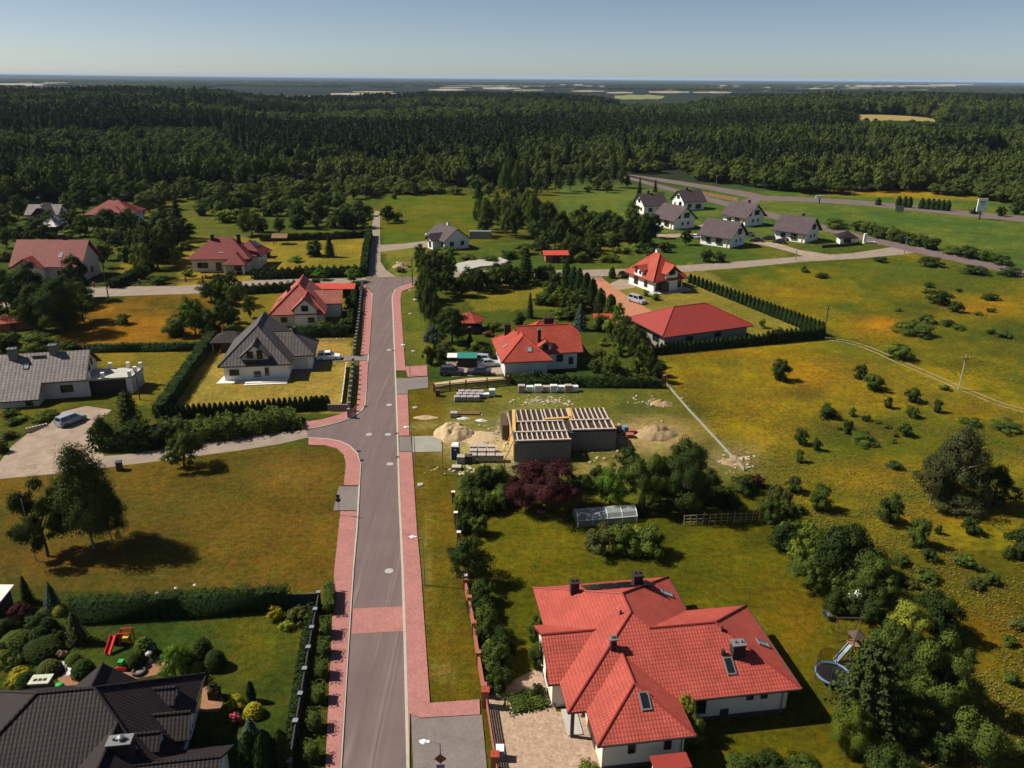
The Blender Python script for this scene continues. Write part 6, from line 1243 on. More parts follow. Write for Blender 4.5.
for i, d in enumerate(HR): T(*d, 'thuja' if i < 7 else 'broad', ['dark', 'thuja', 'thuja', 'dark', 'thuja', 'dark', 'mid', 'bright', 'dark', 'mid', 'dark', 'mid', 'dark', 'dark'][i], ['conifer at the upper end of the screen along the red gravel drive', 'conifer second from the gate in the screen along the red drive', 'conifer third from the gate in the screen along the red drive', 'conifer fourth from the gate in the screen along the red drive', 'conifer left of the silver van across the red drive', 'conifer behind the small red-roofed shed', 'conifer right of the small red-roofed shed', 'bright green tree in the screen beside the red drive', 'dark tree in the screen left of the barn', 'green tree in the garden below the small red-roofed shed', 'dark tree at the near end of the red drive', 'green tree left of the barn corner', 'dark tree before the last in the screen near the red post', 'last dark tree of the screen at the red post'][i], name='screen_conifer' if i < 7 else None, cat='tree' if i < 7 else None)
for d in [(603, 345, 12, 10, 'bush', 'light', 'small bush in the side garden of the middle house'), (598, 372, 20, 20, 'bush', 'mid', 'green bush at the corner of the middle house'), (612, 380, 26, 26, 'broad', 'mid', 'round tree at the front hedge of the middle house'), (630, 378, 20, 16, 'bush', 'light', 'light bush at the front hedge of the middle house'), (644, 384, 18, 14, 'bush', 'olive', 'olive bush near the end of the front hedge'), (600, 356, 14, 10, 'bush', 'olive', 'small olive bush beside the garden path'), (652, 352, 16, 9, 'bush', 'rose', 'flowering bush at the corner of the barn')]: T(*d)
hedge('hedge', 'dark front hedge between the middle house and the building plot', [(508, 383), (580, 386), (660, 387)], 1.6, 1.9, 'dark', .2, 1.5, .3, seed=15, rough=.12)
for i in range(3): T(514 + i * 3.2 + 20, 384, 4.4, 14, 'thuja', 'thuja', 'thin thuja rising from the front hedge of the middle house', 'thin thujas in the front hedge')
# thuja rows round the barn
for i in range(34):
    f = i / 33; T(690 + f * 131, 283 + f * 53, 5.2 + 2.6 * f, 9.5 + 5.5 * f, 'thuja', 'thuja', 'slim dark thuja in the long row behind the red barn', 'thujas behind the red barn')
for i in range(38):
    f = i / 37; T(652 + f * 170, 355 - f * 16.5, 6.4, 13.5 if i > 24 else 11, 'thuja', 'thuja', 'slim dark thuja in the row on the field side of the red barn', 'thujas in front of the red barn')
for d in [(762, 328, 9, 10, 'broad', 'mid', 'small round tree in the garden behind the barn'), (778, 332, 12, 6, 'bush', 'olive', 'low shrub in the garden behind the barn'), (744, 336, 10, 7, 'bush', 'dark', 'small dark shrub at the back corner of the barn'), (656, 300, 10, 9, 'bush', 'mid', 'small bush beside the silver van'), (646, 296, 8, 9, 'bush', 'light', 'light small bush in front of the red villa'), (624, 277, 14, 9, 'bush', 'dark', 'dark shrub at the street corner of the red villa garden'), (612, 278, 8, 11, 'thuja', 'thuja', 'dark thuja at the gate of the red drive'), (634, 276, 12, 6, 'bush', 'mid', 'low shrub on the street side of the red villa'), (664, 252, 16, 15, 'bush', 'dark', 'dark bush behind the roof of the red villa'), (650, 256, 14, 12, 'bush', 'mid', 'green bush behind the ridge of the red villa')]: T(*d)
# -- thicket between the streets, upper centre
for i, d in enumerate([(486, 232, 18, 42, 'birch', 'mid'), (496, 228, 20, 40, 'birch', 'mid'), (506, 236, 22, 44, 'birch', 'mid'), (516, 238, 22, 40, 'broad', 'dark'), (478, 224, 14, 30, 'birch', 'mid'), (534, 228, 24, 36, 'broad', 'dark'), (548, 236, 26, 40, 'broad', 'dark'), (562, 240, 24, 34, 'broad', 'dark'), (576, 232, 24, 26, 'broad', 'mid'), (590, 232, 22, 24, 'broad', 'dark'), (602, 236, 24, 28, 'broad', 'dark'), (616, 240, 22, 30, 'broad', 'dark'), (630, 244, 24, 34, 'broad', 'dark'), (644, 246, 24, 36, 'broad', 'dark'), (654, 238, 18, 28, 'broad', 'dark'), (540, 250, 20, 16, 'bush', 'dark'), (574, 254, 22, 16, 'bush', 'mid'), (590, 256, 24, 16, 'bush', 'dark'), (560, 258, 18, 14, 'bush', 'mid'), (626, 254, 9, 9, 'bush', 'dark'), (524, 254, 22, 16, 'bush', 'mid'), (508, 258, 22, 12, 'bush', 'dark'), (608, 246, 8, 9, 'bush', 'mid'), (686, 245, 14, 20, 'broad', 'dark'), (706, 262, 14, 18, 'bush', 'dark'), (720, 262, 14, 14, 'bush', 'dark'), (650, 270, 10, 8, 'bush', 'dark')]):
    T(*d, ['birch behind the grey container, left of the group', 'birch behind the grey container, next to the left one', 'tallest birch right of the grey container', 'dark tree right of the birches by the container', 'small birch nearest to the meadow behind the container', 'dark tree left in the thicket of the upper centre', 'big dark tree above the maroon shed', 'dark tree right above the maroon shed', 'green tree in the middle of the upper thicket', 'dark tree in the upper thicket behind the open meadow', 'dark tree in the upper thicket above the grassy gap', 'dark tree at the right half of the upper thicket', 'broad dark tree left of the row of new houses', 'dark tree touching the new house with the porch', 'dark tree below the farthest left new house', 'low bush left of the maroon shed', 'green bush right of the maroon shed', 'dark bush in the meadow above the gravel road', 'green bush behind the maroon shed', 'small dark bush alone in the upper meadow', 'bush at the end of the container lawn', 'dark bush below the container lawn', 'small green bush in the upper meadow', 'dark tree below the new house with the porch', 'dark bush left in the pair below the new houses', 'dark bush right in the pair below the new houses', 'small dark bush at the gravel road near the red villa'][i])
for i, x in enumerate([516, 526, 538, 548, 558, 570, 581, 592, 603, 613, 622]): T(x, 194 - (i > 4) * 2 - i * .5 + (i % 3), 15, 36 - (i % 3) * 5, 'pine' if i % 2 else 'birch', 'conifer' if i % 2 else 'mid', 'dark pine in the loose row before the wood, upper centre' if i % 2 else 'light young birch in the loose row before the wood, upper centre', 'row of pines before the wood' if i % 2 else 'row of young birches before the wood')
T(639, 197, 10, 20, 'spruce', 'conifer', 'dark conifer left of the country road, larger of two'); T(655, 192, 8, 13, 'spruce', 'conifer', 'dark conifer left of the country road, smaller of two')
for d in [(400, 272, 12, 8, 'bush', 'olive', 'dry weed bush on the soil mound at the junction'), (424, 268, 18, 8, 'bush', 'olive', 'olive bush at the junction corner'), (448, 254, 22, 8, 'bush', 'mid', 'green bush along the front of the white village house'), (440, 264, 20, 10, 'bush', 'dark', 'dark bush left of the pale foundation slab'), (468, 260, 18, 8, 'bush', 'olive', 'olive bush above the pale foundation slab'), (490, 262, 18, 9, 'bush', 'mid', 'green bush right of the pale foundation slab')]: T(*d)
# -- building plot and right garden
for d in [(548, 510, 78, 62, 'broad', 'purple', 'large purple-leaved plum tree in front of the unfinished house'), (520, 506, 34, 36, 'broad', 'purple', 'smaller purple-leaved tree left of the large plum tree'), (578, 508, 34, 44, 'broad', 'dark', 'dark tree between the plum tree and the bright green tree'), (609, 508, 40, 44, 'broad', 'bright', 'bright green tree behind the greenhouse'), (640, 508, 52, 66, 'broad', 'mid', 'large grey-green tree right of the bright green tree'), (682, 512, 58, 80, 'broad', 'dark', 'largest dark tree behind the garden trellis'), (660, 500, 30, 56, 'broad', 'dark', 'dark tree filling the gap left of the largest dark tree'), (641, 515, 18, 28, 'spruce', 'conifer', 'small dark conifer right of the greenhouse'), (657, 510, 22, 13, 'bush', 'mid', 'green bush right of the small conifer'), (724, 505, 34, 26, 'bush', 'dark', 'dark bush in the shade behind the trellis'), (744, 492, 30, 22, 'bush', 'dark', 'dark bush near the end of the concrete field fence'), (756, 486, 18, 16, 'bush', 'purple', 'purplish bush at the end of the concrete field fence'), (768, 522, 28, 34, 'bush', 'mid', 'bush right of the trellis'), (778, 508, 26, 28, 'bush', 'olive', 'olive bush above the trellis end'), (786, 540, 22, 26, 'bush', 'mid', 'bush at the lawn edge below the trellis'), (700, 518, 24, 10, 'bush', 'mid', 'climbing greenery on the left of the trellis'),
    (600, 551, 40, 34, 'bush', 'olive', 'olive shrub left in front of the greenhouse'), (624, 551, 38, 38, 'bush', 'mid', 'shrub in the middle in front of the greenhouse'), (650, 554, 40, 36, 'bush', 'mid', 'green rounded shrub right in front of the greenhouse'), (636, 540, 24, 20, 'bush', 'lime', 'light feathery shrub before the greenhouse roof'),
    (464, 516, 24, 30, 'bush', 'light', 'light green bush at the brick fence by the building plot'), (482, 512, 32, 28, 'bush', 'mid', 'green bush beside the purple tree'), (500, 504, 24, 20, 'bush', 'light', 'light bush between the sand plot and the lawn'), (466, 532, 22, 24, 'bush', 'dark', 'dark bush behind the upper brick fence posts'), (478, 534, 26, 26, 'bush', 'mid', 'bush above the dark fence tree'), (470, 578, 50, 50, 'broad', 'dark', 'dark dense tree leaning over the brick fence'), (482, 604, 28, 26, 'bush', 'dark', 'dark bush below the dark fence tree'), (488, 640, 30, 36, 'bush', 'mid', 'bush in the middle of the brick fence bed'), (498, 668, 34, 36, 'bush', 'mid', 'larger bush by the stone path end of the brick fence bed'), (500, 690, 30, 28, 'bush', 'dark', 'dark bush at the bend of the stone path'), (484, 622, 22, 22, 'bush', 'mid', 'green bush second from the top of the brick fence bed'), (492, 654, 20, 16, 'bush', 'lime', 'pale flowering shrub in the brick fence bed'),
    (536, 640, 20, 30, 'bush', 'mid', 'tall clipped bush at the left house wall, upper half'), (537, 668, 20, 36, 'bush', 'mid', 'tall clipped bush at the left house wall, lower half'), (538, 694, 13, 14, 'bush', 'dark', 'dark small shrub on the groundcover bed'), (586, 772, 26, 12, 'bush', 'light', 'green shrub at the bottom of the stone forecourt')]: T(*d)
hedge('ground_cover', 'mounded green groundcover bed beside the stone path', [(511, 706), (530, 702), (545, 700)], 2.4, .4, 'mid', .1, 2, .22, seed=16, cat='plant')
# garden edge towards the meadow
for d in [(842, 580, 80, 72, 'bush', 'dark', 'huge dark shrub at the meadow edge of the lawn'), (806, 554, 38, 34, 'bush', 'light', 'light green shrub left of the huge dark shrub'), (806, 588, 42, 40, 'broad', 'mid', 'rounded green shrub below the light green one at the lawn edge'), (776, 500, 20, 18, 'bush', 'dark', 'dark bush at the upper end of the lawn edge'), (868, 604, 46, 52, 'broad', 'mid', 'green tree right of the white-flowering shrub'), (853, 612, 22, 34, 'bush', 'white', 'white-flowering shrub at the lawn edge'), (838, 600, 22, 22, 'bush', 'mid', 'small green shrub left of the white-flowering one'), (902, 648, 52, 50, 'broad', 'lime', 'yellow-green tree above the play corner'), (924, 620, 26, 34, 'broad', 'dark', 'dark tree right of the yellow-green tree'), (936, 618, 22, 18, 'bush', 'dark', 'dark bush in the meadow right of the yellow-green tree'), (894, 650, 40, 22, 'bush', 'dark', 'dark shrub under the yellow-green tree'),
    (936, 716, 66, 88, 'broad', 'mid', 'big green tree at the right of the play corner'), (908, 690, 44, 60, 'broad', 'dark', 'dark tree between the play corner and the big green tree'), (860, 734, 92, 96, 'pine', 'conifer', 'wide dark pine overhanging the trampoline'), (846, 754, 46, 62, 'broad', 'light', 'light green maple below the wide dark pine'), (884, 782, 60, 44, 'bush', 'dark', 'dark bush at the bottom edge right of the maple'), (900, 742, 50, 60, 'broad', 'dark', 'dark tree in the shade right of the wide pine'), (972, 752, 62, 50, 'bush', 'mid', 'round green bush at the bottom right'), (940, 760, 40, 34, 'bush', 'dark', 'dark bush left of the round bush at the bottom right'),
    (740, 770, 40, 16, 'bush', 'mid', 'low shrub at the bottom left of the front lawn'), (770, 772, 40, 20, 'bush', 'dark', 'low shrub at the bottom middle of the front lawn'), (800, 772, 40, 20, 'bush', 'mid', 'low shrub at the bottom right of the front lawn')]: T(*d)
# -- meadow shrubs
MS = [(779, 380, 22, 28), (859, 379, 14, 20), (873, 390, 24, 23), (888, 408, 10, 14), (912, 402, 17, 19), (912, 417, 15, 15), (937, 412, 11, 17), (827, 417, 22, 17), (852, 416, 8, 11), (866, 421, 10, 8), (847, 434, 12, 20), (863, 442, 28, 10), (905, 436, 14, 17), (801, 444, 15, 21), (799, 462, 10, 17), (816, 450, 11, 15), (894, 468, 16, 10), (820, 509, 26, 32), (888, 522, 28, 36), (794, 492, 18, 20), (899, 359, 26, 22), (940, 304, 26, 20), (925, 322, 22, 10), (912, 334, 40, 12), (955, 312, 14, 16), (990, 300, 18, 8), (1004, 430, 30, 10), (970, 533, 20, 20), (1018, 558, 32, 40), (918, 546, 26, 34), (928, 560, 18, 16), (945, 390, 12, 6), (804, 272, 10, 8), (822, 278, 14, 6), (970, 425, 22, 8), (800, 513, 12, 12), (938, 534, 8, 12)]
ML = ['lone bush beside the thuja rows of the barn', 'upper left bush of the pair near the dirt track', 'wide bush below the pair near the dirt track', 'small round bush right of the wide bush at the track', 'upper bush of two joined ones in the middle meadow', 'lower bush of two joined ones in the middle meadow', 'single upright bush below the wooden pole', 'low round bush left in the middle meadow', 'tiny dark bush in the middle meadow', 'tiny low bush beside the weedy hollow', 'upright bush at the left of the weedy hollow', 'flat spread of brush in the weedy hollow', 'leaning bush at the right of the weedy hollow', 'upright dark bush in the left meadow', 'small bush below the upright dark one in the left meadow', 'pale thin bush right of the upright one in the left meadow', 'low bush left of the grey birch', 'round bush between the garden and the meadow, left one', 'round dark bush between the garden and the meadow, right one', 'small bush near the olive garden bush', 'sparse tree standing on the dirt track', 'dark thicket at the top of the green hollow', 'low brush in the green hollow', 'spread of low brush at the foot of the green hollow', 'upright bush right of the green hollow thicket', 'low bush in the far right meadow', 'low brush at the right edge by the dirt track', 'round bush below the grey birch', 'dark tall bush cut by the right frame edge', 'dark bush above the garden in the meadow', 'low bush beside the dark one above the garden', 'tiny bush below the wooden pole', 'small bush at the gravel road in the upper meadow', 'flat bush at the gravel road in the upper meadow', 'low weeds at the right of the grey birch', 'small bush left of the round garden bush', 'thin sapling in the meadow below the grey birch']
for i, d in enumerate(MS): T(*d, 'bush', ['dark', 'mid', 'dark'][(i * 5) % 3] if i not in (22, 23, 11, 26, 34) else 'mid', ML[i])
T(950, 506, 60, 32, 'bush', 'grey', 'low brush under the big grey-green birch'); T(952, 505, 72, 92, 'birch', 'grey', 'big grey-green birch alone in the right meadow'); T(992, 508, 46, 46, 'broad', 'dark', 'dark tree beside the big grey-green birch'); T(930, 505, 46, 56, 'birch', 'grey', 'lower crown at the left side of the big grey-green birch')
mass(16, [(880, 560), (940, 540), (1020, 600), (1030, 760), (980, 720), (950, 620), (900, 600)], 13, [('bush', 'olive'), ('bush', 'mid')], 'low wild bush in the near right part of the meadow', 'low bushes of the near meadow', 31, 1.3)
mass(12, [(886, 296), (950, 276), (1000, 320), (1010, 345), (900, 345)], 8, [('bush', 'mid'), ('bush', 'dark')], 'low brush in the green hollow of the upper meadow', 'brush of the green hollow', 32, 1.8)
mass(10, [(830, 420), (900, 425), (890, 450), (840, 448)], 6, [('bush', 'mid'), ('bush', 'olive')], 'weedy tuft in the green patch of the middle meadow', 'weedy tufts of the middle meadow', 33, 1.5)
# -- bushes along the country road
RB = [(836, 228, 28, 15), (858, 231, 16, 15), (868, 234, 20, 18), (880, 238, 20, 18), (892, 240, 20, 18), (904, 243, 22, 18), (916, 246, 22, 18), (930, 249, 24, 18), (952, 254, 22, 12), (968, 258, 24, 18), (984, 260, 22, 16), (1000, 264, 24, 14)]
for i, d in enumerate(RB): T(*d, 'bush', 'dark' if i % 2 else 'mid', 'dark roadside bush in the belt along the country road' if i % 2 else 'green roadside bush in the belt along the country road', 'dark bushes along the country road' if i % 2 else 'green bushes along the country road')
for i, x in enumerate([878, 898, 904, 909, 921, 927, 932, 937, 942, 947]): T(x, 205 + (x - 878) * .085, 6.5, 11 if i else 7, 'thuja', 'thuja', 'dark clipped conifer by the far road beside the billboard', 'conifers by the far road')
for i, d in enumerate([(1010, 276, 24, 8), (880, 262, 16, 6), (930, 266, 26, 7), (975, 274, 26, 8), (757, 213, 8, 9), (1000, 216, 12, 14), (974, 214, 10, 9), (1016, 214, 14, 18)]): T(*d, 'bush', 'dark', ['low bush at the right end of the country road', 'low bush opposite the kiosk', 'low brush along the field side of the country road', 'brush near the right end of the country road', 'bush at the road bend', 'bush right of the billboard', 'small dark bush behind the billboard', 'bush at the far right beside the far road'][i])
# ------------------------------------------------------------------ tall grass of the meadow and weeds of the plots (nobody could count it)
def grass(name, label, n, poly, tint, size, hgt, seed, keep=.45):
    rng = np.random.default_rng(seed); xs = [p[0] for p in poly]; ys = [p[1] for p in poly]
    w = [np.array(G(*p)[:2]) for p in poly]; x0, x1 = min(a[0] for a in w), max(a[0] for a in w); y0, y1 = min(a[1] for a in w), max(a[1] for a in w)
    x = rng.uniform(x0, x1, n * 4); y = y0 + (y1 - y0) * rng.uniform(0, 1, n * 4) ** 1.6; px, py = pix(x, y); m = inside(px, py, poly) & (fbm(x / 7 + seed, y / 7, 3) > keep); x, y = x[m][:n], y[m][:n]; k = len(x)
    P = np.stack([x, y, np.full(k, hgt * .45)], 1); P = np.concatenate([P + rng.normal(0, size * .2, P.shape) * [1, 1, .3] for _ in range(3)])
    N = rng.normal(0, .35, P.shape) + [-.3, 0, 1]; V, Q = quads(P, N, size * rng.uniform(.5, 1.2, len(P)), rng, .9); V[:, 2] = np.maximum(V[:, 2], .0)
    o = bpy.data.objects.new(name, leaf_mesh(name, V, Q, [LEAF[tint]], None, rng.random(len(Q)))); COL.objects.link(o); tag(o, label, 'grass', kind='stuff')
MEADOW = [(650, 352), (830, 342), (1024, 414), (1200, 500), (1200, 900), (900, 770), (880, 640), (836, 540), (748, 470)]
grass('meadow_grass', 'tall golden dry grass of the right meadow', 24000, MEADOW, 'dry', .17, .22, 41, .38)
grass('meadow_weeds', 'green weeds scattered through the right meadow', 9000, MEADOW, 'weed', .18, .22, 42, .52)
grass('roadside_grass', 'rough green grass of the upper meadow', 7000, [(690, 272), (900, 256), (1100, 290), (1100, 420), (830, 338)], 'weed', .24, .24, 43, .45)

def hp(x, y): c, n = math.cos(house_main.yaw), math.sin(house_main.yaw); return (house_main.o[0] + x * c - y * n, house_main.o[1] + x * n + y * c, 0)
plant('climbing_plant', 'yellow-green climbing plant at the inner corner of the red tiled house', 'plant', 'bush', 'lime', hp(10.15, -.35), 1.7, 4.6, None, 1)
plant('climbing_plant', 'lower green bush beside the climbing plant of the red tiled house', 'bush', 'bush', 'light', hp(10.5, -1.5), 1.8, 3.3, None, 1)
# ------------------------------------------------------------------ vehicles
CARS = {  # stations from rear to front: x, floor z, belt z ; cabin: x0,x1 at belt, x0,x1 at roof, roof z
    'minivan': dict(L=4.5, W=1.82, belt=[(0, .62), (.06, .98), (3.5, .98), (4.35, .78), (4.5, .5)], cab=(.08, 3.55, .25, 2.75), roof=1.68),
    'van': dict(L=5.0, W=1.95, belt=[(0, .7), (.04, 1.1), (3.95, 1.08), (4.85, .85), (5.0, .5)], cab=(.05, 4.0, .15, 3.2), roof=1.92),
    'estate': dict(L=4.6, W=1.80, belt=[(0, .6), (.06, .92), (3.4, .92), (4.45, .72), (4.6, .48)], cab=(.1, 3.4, .5, 2.5), roof=1.46),
    'suv': dict(L=4.6, W=1.88, belt=[(0, .65), (.05, 1.02), (3.4, 1.02), (4.45, .86), (4.6, .52)], cab=(.12, 3.45, .4, 2.6), roof=1.70),
    'sedan': dict(L=4.6, W=1.80, belt=[(0, .6), (.06, .95), (.9, .97), (3.3, .92), (4.45, .74), (4.6, .48)], cab=(.7, 3.35, 1.35, 2.45), roof=1.44),
    'pickup': dict(L=5.2, W=1.9, belt=[(0, .65), (.05, 1.02), (3.9, 1.02), (5.0, .88), (5.2, .52)], cab=(1.7, 4.0, 1.9, 3.3), roof=1.75)}
def car(kind, col, px, py, yaw, label, group=None, name=None):
    D = CARS[kind]; p = G(px, py); r = thing(name or {'van': 'van', 'minivan': 'minivan', 'pickup': 'pickup_truck'}.get(kind, 'parked_car'), label, 'van' if kind in ('van', 'minivan') else ('pickup' if kind == 'pickup' else 'car'), (p[0], p[1], .03), math.radians(yaw), group)
    L, Wd = D['L'], D['W'] / 2; st = D['belt']; mb = MB(); rings = []
    for i, (x, z) in enumerate(st):
        w = Wd * (.90 if i in (0, len(st) - 1) else (.97 if i in (1, len(st) - 2) else 1)); xx = x - L / 2
        rings.append([(xx, -w * .94, .24), (xx, -w, .5), (xx, -w * .96, z - .05), (xx, -w * .86, z), (xx, w * .86, z), (xx, w * .96, z - .05), (xx, w, .5), (xx, w * .94, .24)])
    vs = [p_ for rg in rings for p_ in rg]; n = 8
    fs = [(i * n + j, (i + 1) * n + j, (i + 1) * n + (j + 1) % n, i * n + (j + 1) % n) for i in range(len(rings) - 1) for j in range(n)]
    fs += [tuple(range(n)), tuple(reversed(range((len(rings) - 1) * n, len(rings) * n)))]; mb.add(vs, fs)
    a0, a1, b0, b1 = [v - L / 2 for v in D['cab']]; zb = st[1][1] - .02; zr = D['roof']; wb, wr = Wd * .90, Wd * .70
    top = [(b0, -wr, zr), (b1, -wr, zr - .02), (b1, wr, zr - .02), (b0, wr, zr)]; base = [(a0, -wb, zb), (a1, -wb, zb), (a1, wb, zb), (a0, wb, zb)]
    mb.add(base + top, [(4, 5, 6, 7), (0, 1, 5, 4), (1, 2, 6, 5), (2, 3, 7, 6), (3, 0, 4, 7)]); body = mb.build('body', M[col], r)
    def pane(q0, q1, q2, q3, s0=.08, s1=.88):
        Q = [Vector(q) for q in (q0, q1, q2, q3)]; nrm = (Q[1] - Q[0]).cross(Q[3] - Q[0]).normalized() * .012
        f = lambda u, v: (Q[0].lerp(Q[1], u)).lerp(Q[3].lerp(Q[2], u), v) + nrm
        return [f(s0, .14), f(1 - s0, .14), f(1 - s0, s1), f(s0, s1)]
    for q in (pane(base[1], base[2], top[2], top[1]), pane(base[3], base[0], top[0], top[3])): m2 = MB(); m2.poly(q); m2.build('windscreen', M['glass'], r)
    for q in ((base[0], base[1], top[1], top[0]), (base[2], base[3], top[3], top[2])):
        Q = [Vector(v) for v in q]
        for u0, u1 in ((.04, .46), (.50, .95)):
            m2 = MB(); m2.poly(pane(Q[0].lerp(Q[1], u0), Q[0].lerp(Q[1], u1), Q[3].lerp(Q[2], u1), Q[3].lerp(Q[2], u0), .03)); m2.build('side_window', M['glass'], r)
    for x in (.17 * L - L / 2 + .05, .81 * L - L / 2):
        for y in (-1, 1):
            m2 = MB(); m2.tube((x, y * (Wd - .20), .32), (x, y * (Wd + .015), .32), .32, n=14); w_ = m2.build('wheel', M['rubber'], r)
            m3 = MB(); m3.tube((x, y * (Wd), .32), (x, y * (Wd + .03), .32), .19, n=10); m3.build('rim', M['steel'], w_)
    for y in (-1, 1):
        m2 = MB(); m2.box((L / 2 - .2, y * Wd * .68, .56), (.28, .34, .14)); m2.build('headlight', M['lamp_glass'], r); m2 = MB(); m2.box((-L / 2 + .04, y * Wd * .78, .66), (.1, .2, .26)); m2.build('tail_light', M['tail_red'], r)
    return r
car('minivan', 'car_blue', 71.5, 423, 62, 'pale blue minivan on the gravel yard of the grey roofed house')
car('suv', 'car_white', 329, 359.5, 8, 'white estate car in front of the white gabled house', name='parked_car')
car('van', 'car_silver', 637, 302.5, -52, 'silver van on the red gravel drive')
car('suv', 'car_white', 431.5, 236.5, 176, 'white off-road car beside the white village house', name='parked_car')
car('sedan', 'car_dark', 438, 241.5, 150, 'dark car behind the white off-road car at the village house')
car('estate', 'car_silver', 479, 361, 170, 'silver-white car half under the teal tarpaulin frame')
car('sedan', 'car_plum', 479, 374.0, 176, 'dark violet car nearest to the gate of the parking yard')
car('suv', 'car_plum', 452, 374.5, 4, 'dark car left of the other dark cars in the parking yard')
car('sedan', 'car_silver', 489, 366, 12, 'grey car between the dark car and the red middle house')
car('sedan', 'car_dark', 756, 241.5, 168, 'dark car right of the nearest new house', group=None); car('sedan', 'car_plum', 748, 235.5, 120, 'dark car between the new houses'); car('estate', 'car_dark', 768.5, 239.5, 160, 'left dark car of the pair by the gravel drive'); car('estate', 'car_dark', 779, 243, 160, 'right dark car of the pair by the gravel drive'); car('sedan', 'car_plum', 789, 240, 30, 'dark car parked at the right end new house')
car('estate', 'car_white', 694, 238.5, 178, 'white car on the plot below the new house with the porch')
# ------------------------------------------------------------------ street lamps, poles
def lamp(px, py, ht, label, arm=-1.0, org=None):
    p = G(px, py) if org is None else org; r = thing('street_lamp', label, 'street lamp', (p[0], p[1], 0), 0, 'street lamps along the verge')
    mb = MB(); mb.tube((0, 0, 0), (0, 0, ht * .5), .075, .06); mb.tube((0, 0, ht * .5), (0, 0, ht), .055, .04); mb.build('pole', M['steel'], r)
    mb = MB(); mb.tube((0, 0, ht - .02), (arm * .75, 0, ht + .10), .03, .028); mb.build('arm', M['steel'], r)
    mb = MB(); mb.box((arm * 1.05, 0, ht + .05), (.75, .26, .10)); mb.lathe([(.02, .20), (.18, .17), (.26, .09), (.2, .0)], 10, (arm * 1.1, 0, ht + .03)); mb.build('lamp_head', M['plastic_white'], r)
_b = G(440, 743, 6.0)
lamp(0, 0, 6.0, 'street lamp beside the grey driveway at the bottom with a road sign on it', -1.1, (_b[0], _b[1], 0))
lamp(424.5, 585, 6.0, 'street lamp on the grass verge opposite the brick fence'); lamp(415.3, 466, 6.0, 'street lamp on the verge below the concrete drive'); lamp(410.2, 376, 6.0, 'street lamp at the driveway of the parking yard'); lamp(402.6, 285, 6.0, 'street lamp at the upper end of the pink pavement'); lamp(420.6, 326, 6.0, 'street lamp in front of the dark tree row')
r = thing('road_sign', 'diamond road sign with a plate below on the bottom street lamp', 'sign', (_b[0], _b[1] - .1, 0))
mb = MB(); q = .46; mb.add([(0, 0, 4.6 - q), (q, 0, 4.6), (0, 0, 4.6 + q), (-q, 0, 4.6), (0, -.04, 4.6 - q), (q, -.04, 4.6), (0, -.04, 4.6 + q), (-q, -.04, 4.6)], [(3, 2, 1, 0), (4, 5, 6, 7), (0, 1, 5, 4), (1, 2, 6, 5), (2, 3, 7, 6), (3, 0, 4, 7)]); mb.build('diamond_plate', plain('brown_orange_sign', (.20, .075, .02), .6, .1), r)
mb = MB(); mb.box((0, -.02, 3.5), (.62, .04, .55)); mb.build('lower_plate', plain('violet_grey_sign', (.22, .18, .30), .6, .1), r)
def mast(name, label, px, pyb, pyt, mat, r=.14, cross=True, lean=0):
    p = G(px, pyb); h_ = height_of(px, pyb, pyt) if pyt else 8; t = thing(name, label, 'pole', tuple(p)); mb = MB(); mb.tube((0, 0, 0), (lean, 0, h_), r, r * .65); mb.build('pole', M[mat], t)
    if cross: mb = MB(); mb.box((lean, 0, h_ - .7), (1.5, .12, .12)); mb.build('crossarm', M['wood_dark'], t); mb = MB(); [mb.tube((lean + x, 0, h_ - .6), (lean + x, 0, h_ - .38), .05, n=6) for x in (-.65, 0.3, .65)]; mb.build('insulator', M['pale_cap'], t)
    return (p[0] + lean, p[1], h_ - .4)
W_ = {}
W_['a'] = mast('utility_pole', 'wooden utility pole at the upper street junction', 412.7, 286, 258, 'wood_dark', .16)
W_['b'] = mast('utility_pole', 'utility pole at the gravel street by the diagonal hedge', 108.5, 298, 264, 'wood_dark', .16)
W_['c'] = mast('utility_pole', 'utility pole by the pointed thuja hedge', 264, 279, 259, 'steel_dark', .14)
W_['d'] = mast('utility_pole', 'dark utility pole at the corner of the barn thuja rows', 823.6, 338, 306, 'wood_dark', .15)
W_['e'] = mast('utility_pole', 'pale concrete utility pole in the right meadow on the dirt track', 958.5, 390, 355, 'cover', .12, True)
W_['f'] = mast('utility_pole', 'grey pole where the gravel road meets the country road', 904, 253.5, 236, 'steel', .16)
W_['g'] = mast('utility_pole', 'thin pole beside the gravel road in front of the right new houses', 795.5, 260.5, 242, 'steel', .13)
W_['h'] = mast('flag_pole', 'slim grey pole leaning beside the leafy tree in the dry left field', 36.3, 561, 499, 'steel', .07, False)
W_['i'] = mast('utility_pole', 'dark pole beside the flat garage terrace', 140, 400, 371, 'wood_dark', .12, False)
W_['j'] = mast('utility_pole', 'thin pole at the sandy building plot by the toilet cabin', 443, 475, 440, 'wood', .07, False)
W_['k'] = mast('utility_pole', 'pole at the far end meadow right of the lane', 405, 240, 198, 'steel', .09, False)
for i, (x, yb, yt) in enumerate([(850, 206, 190), (716, 186, 176)]): mast('utility_pole', ['thin light pole by the far road', 'thin light pole at the road bend by the wood'][i], x, yb, yt, 'steel', .1, False)
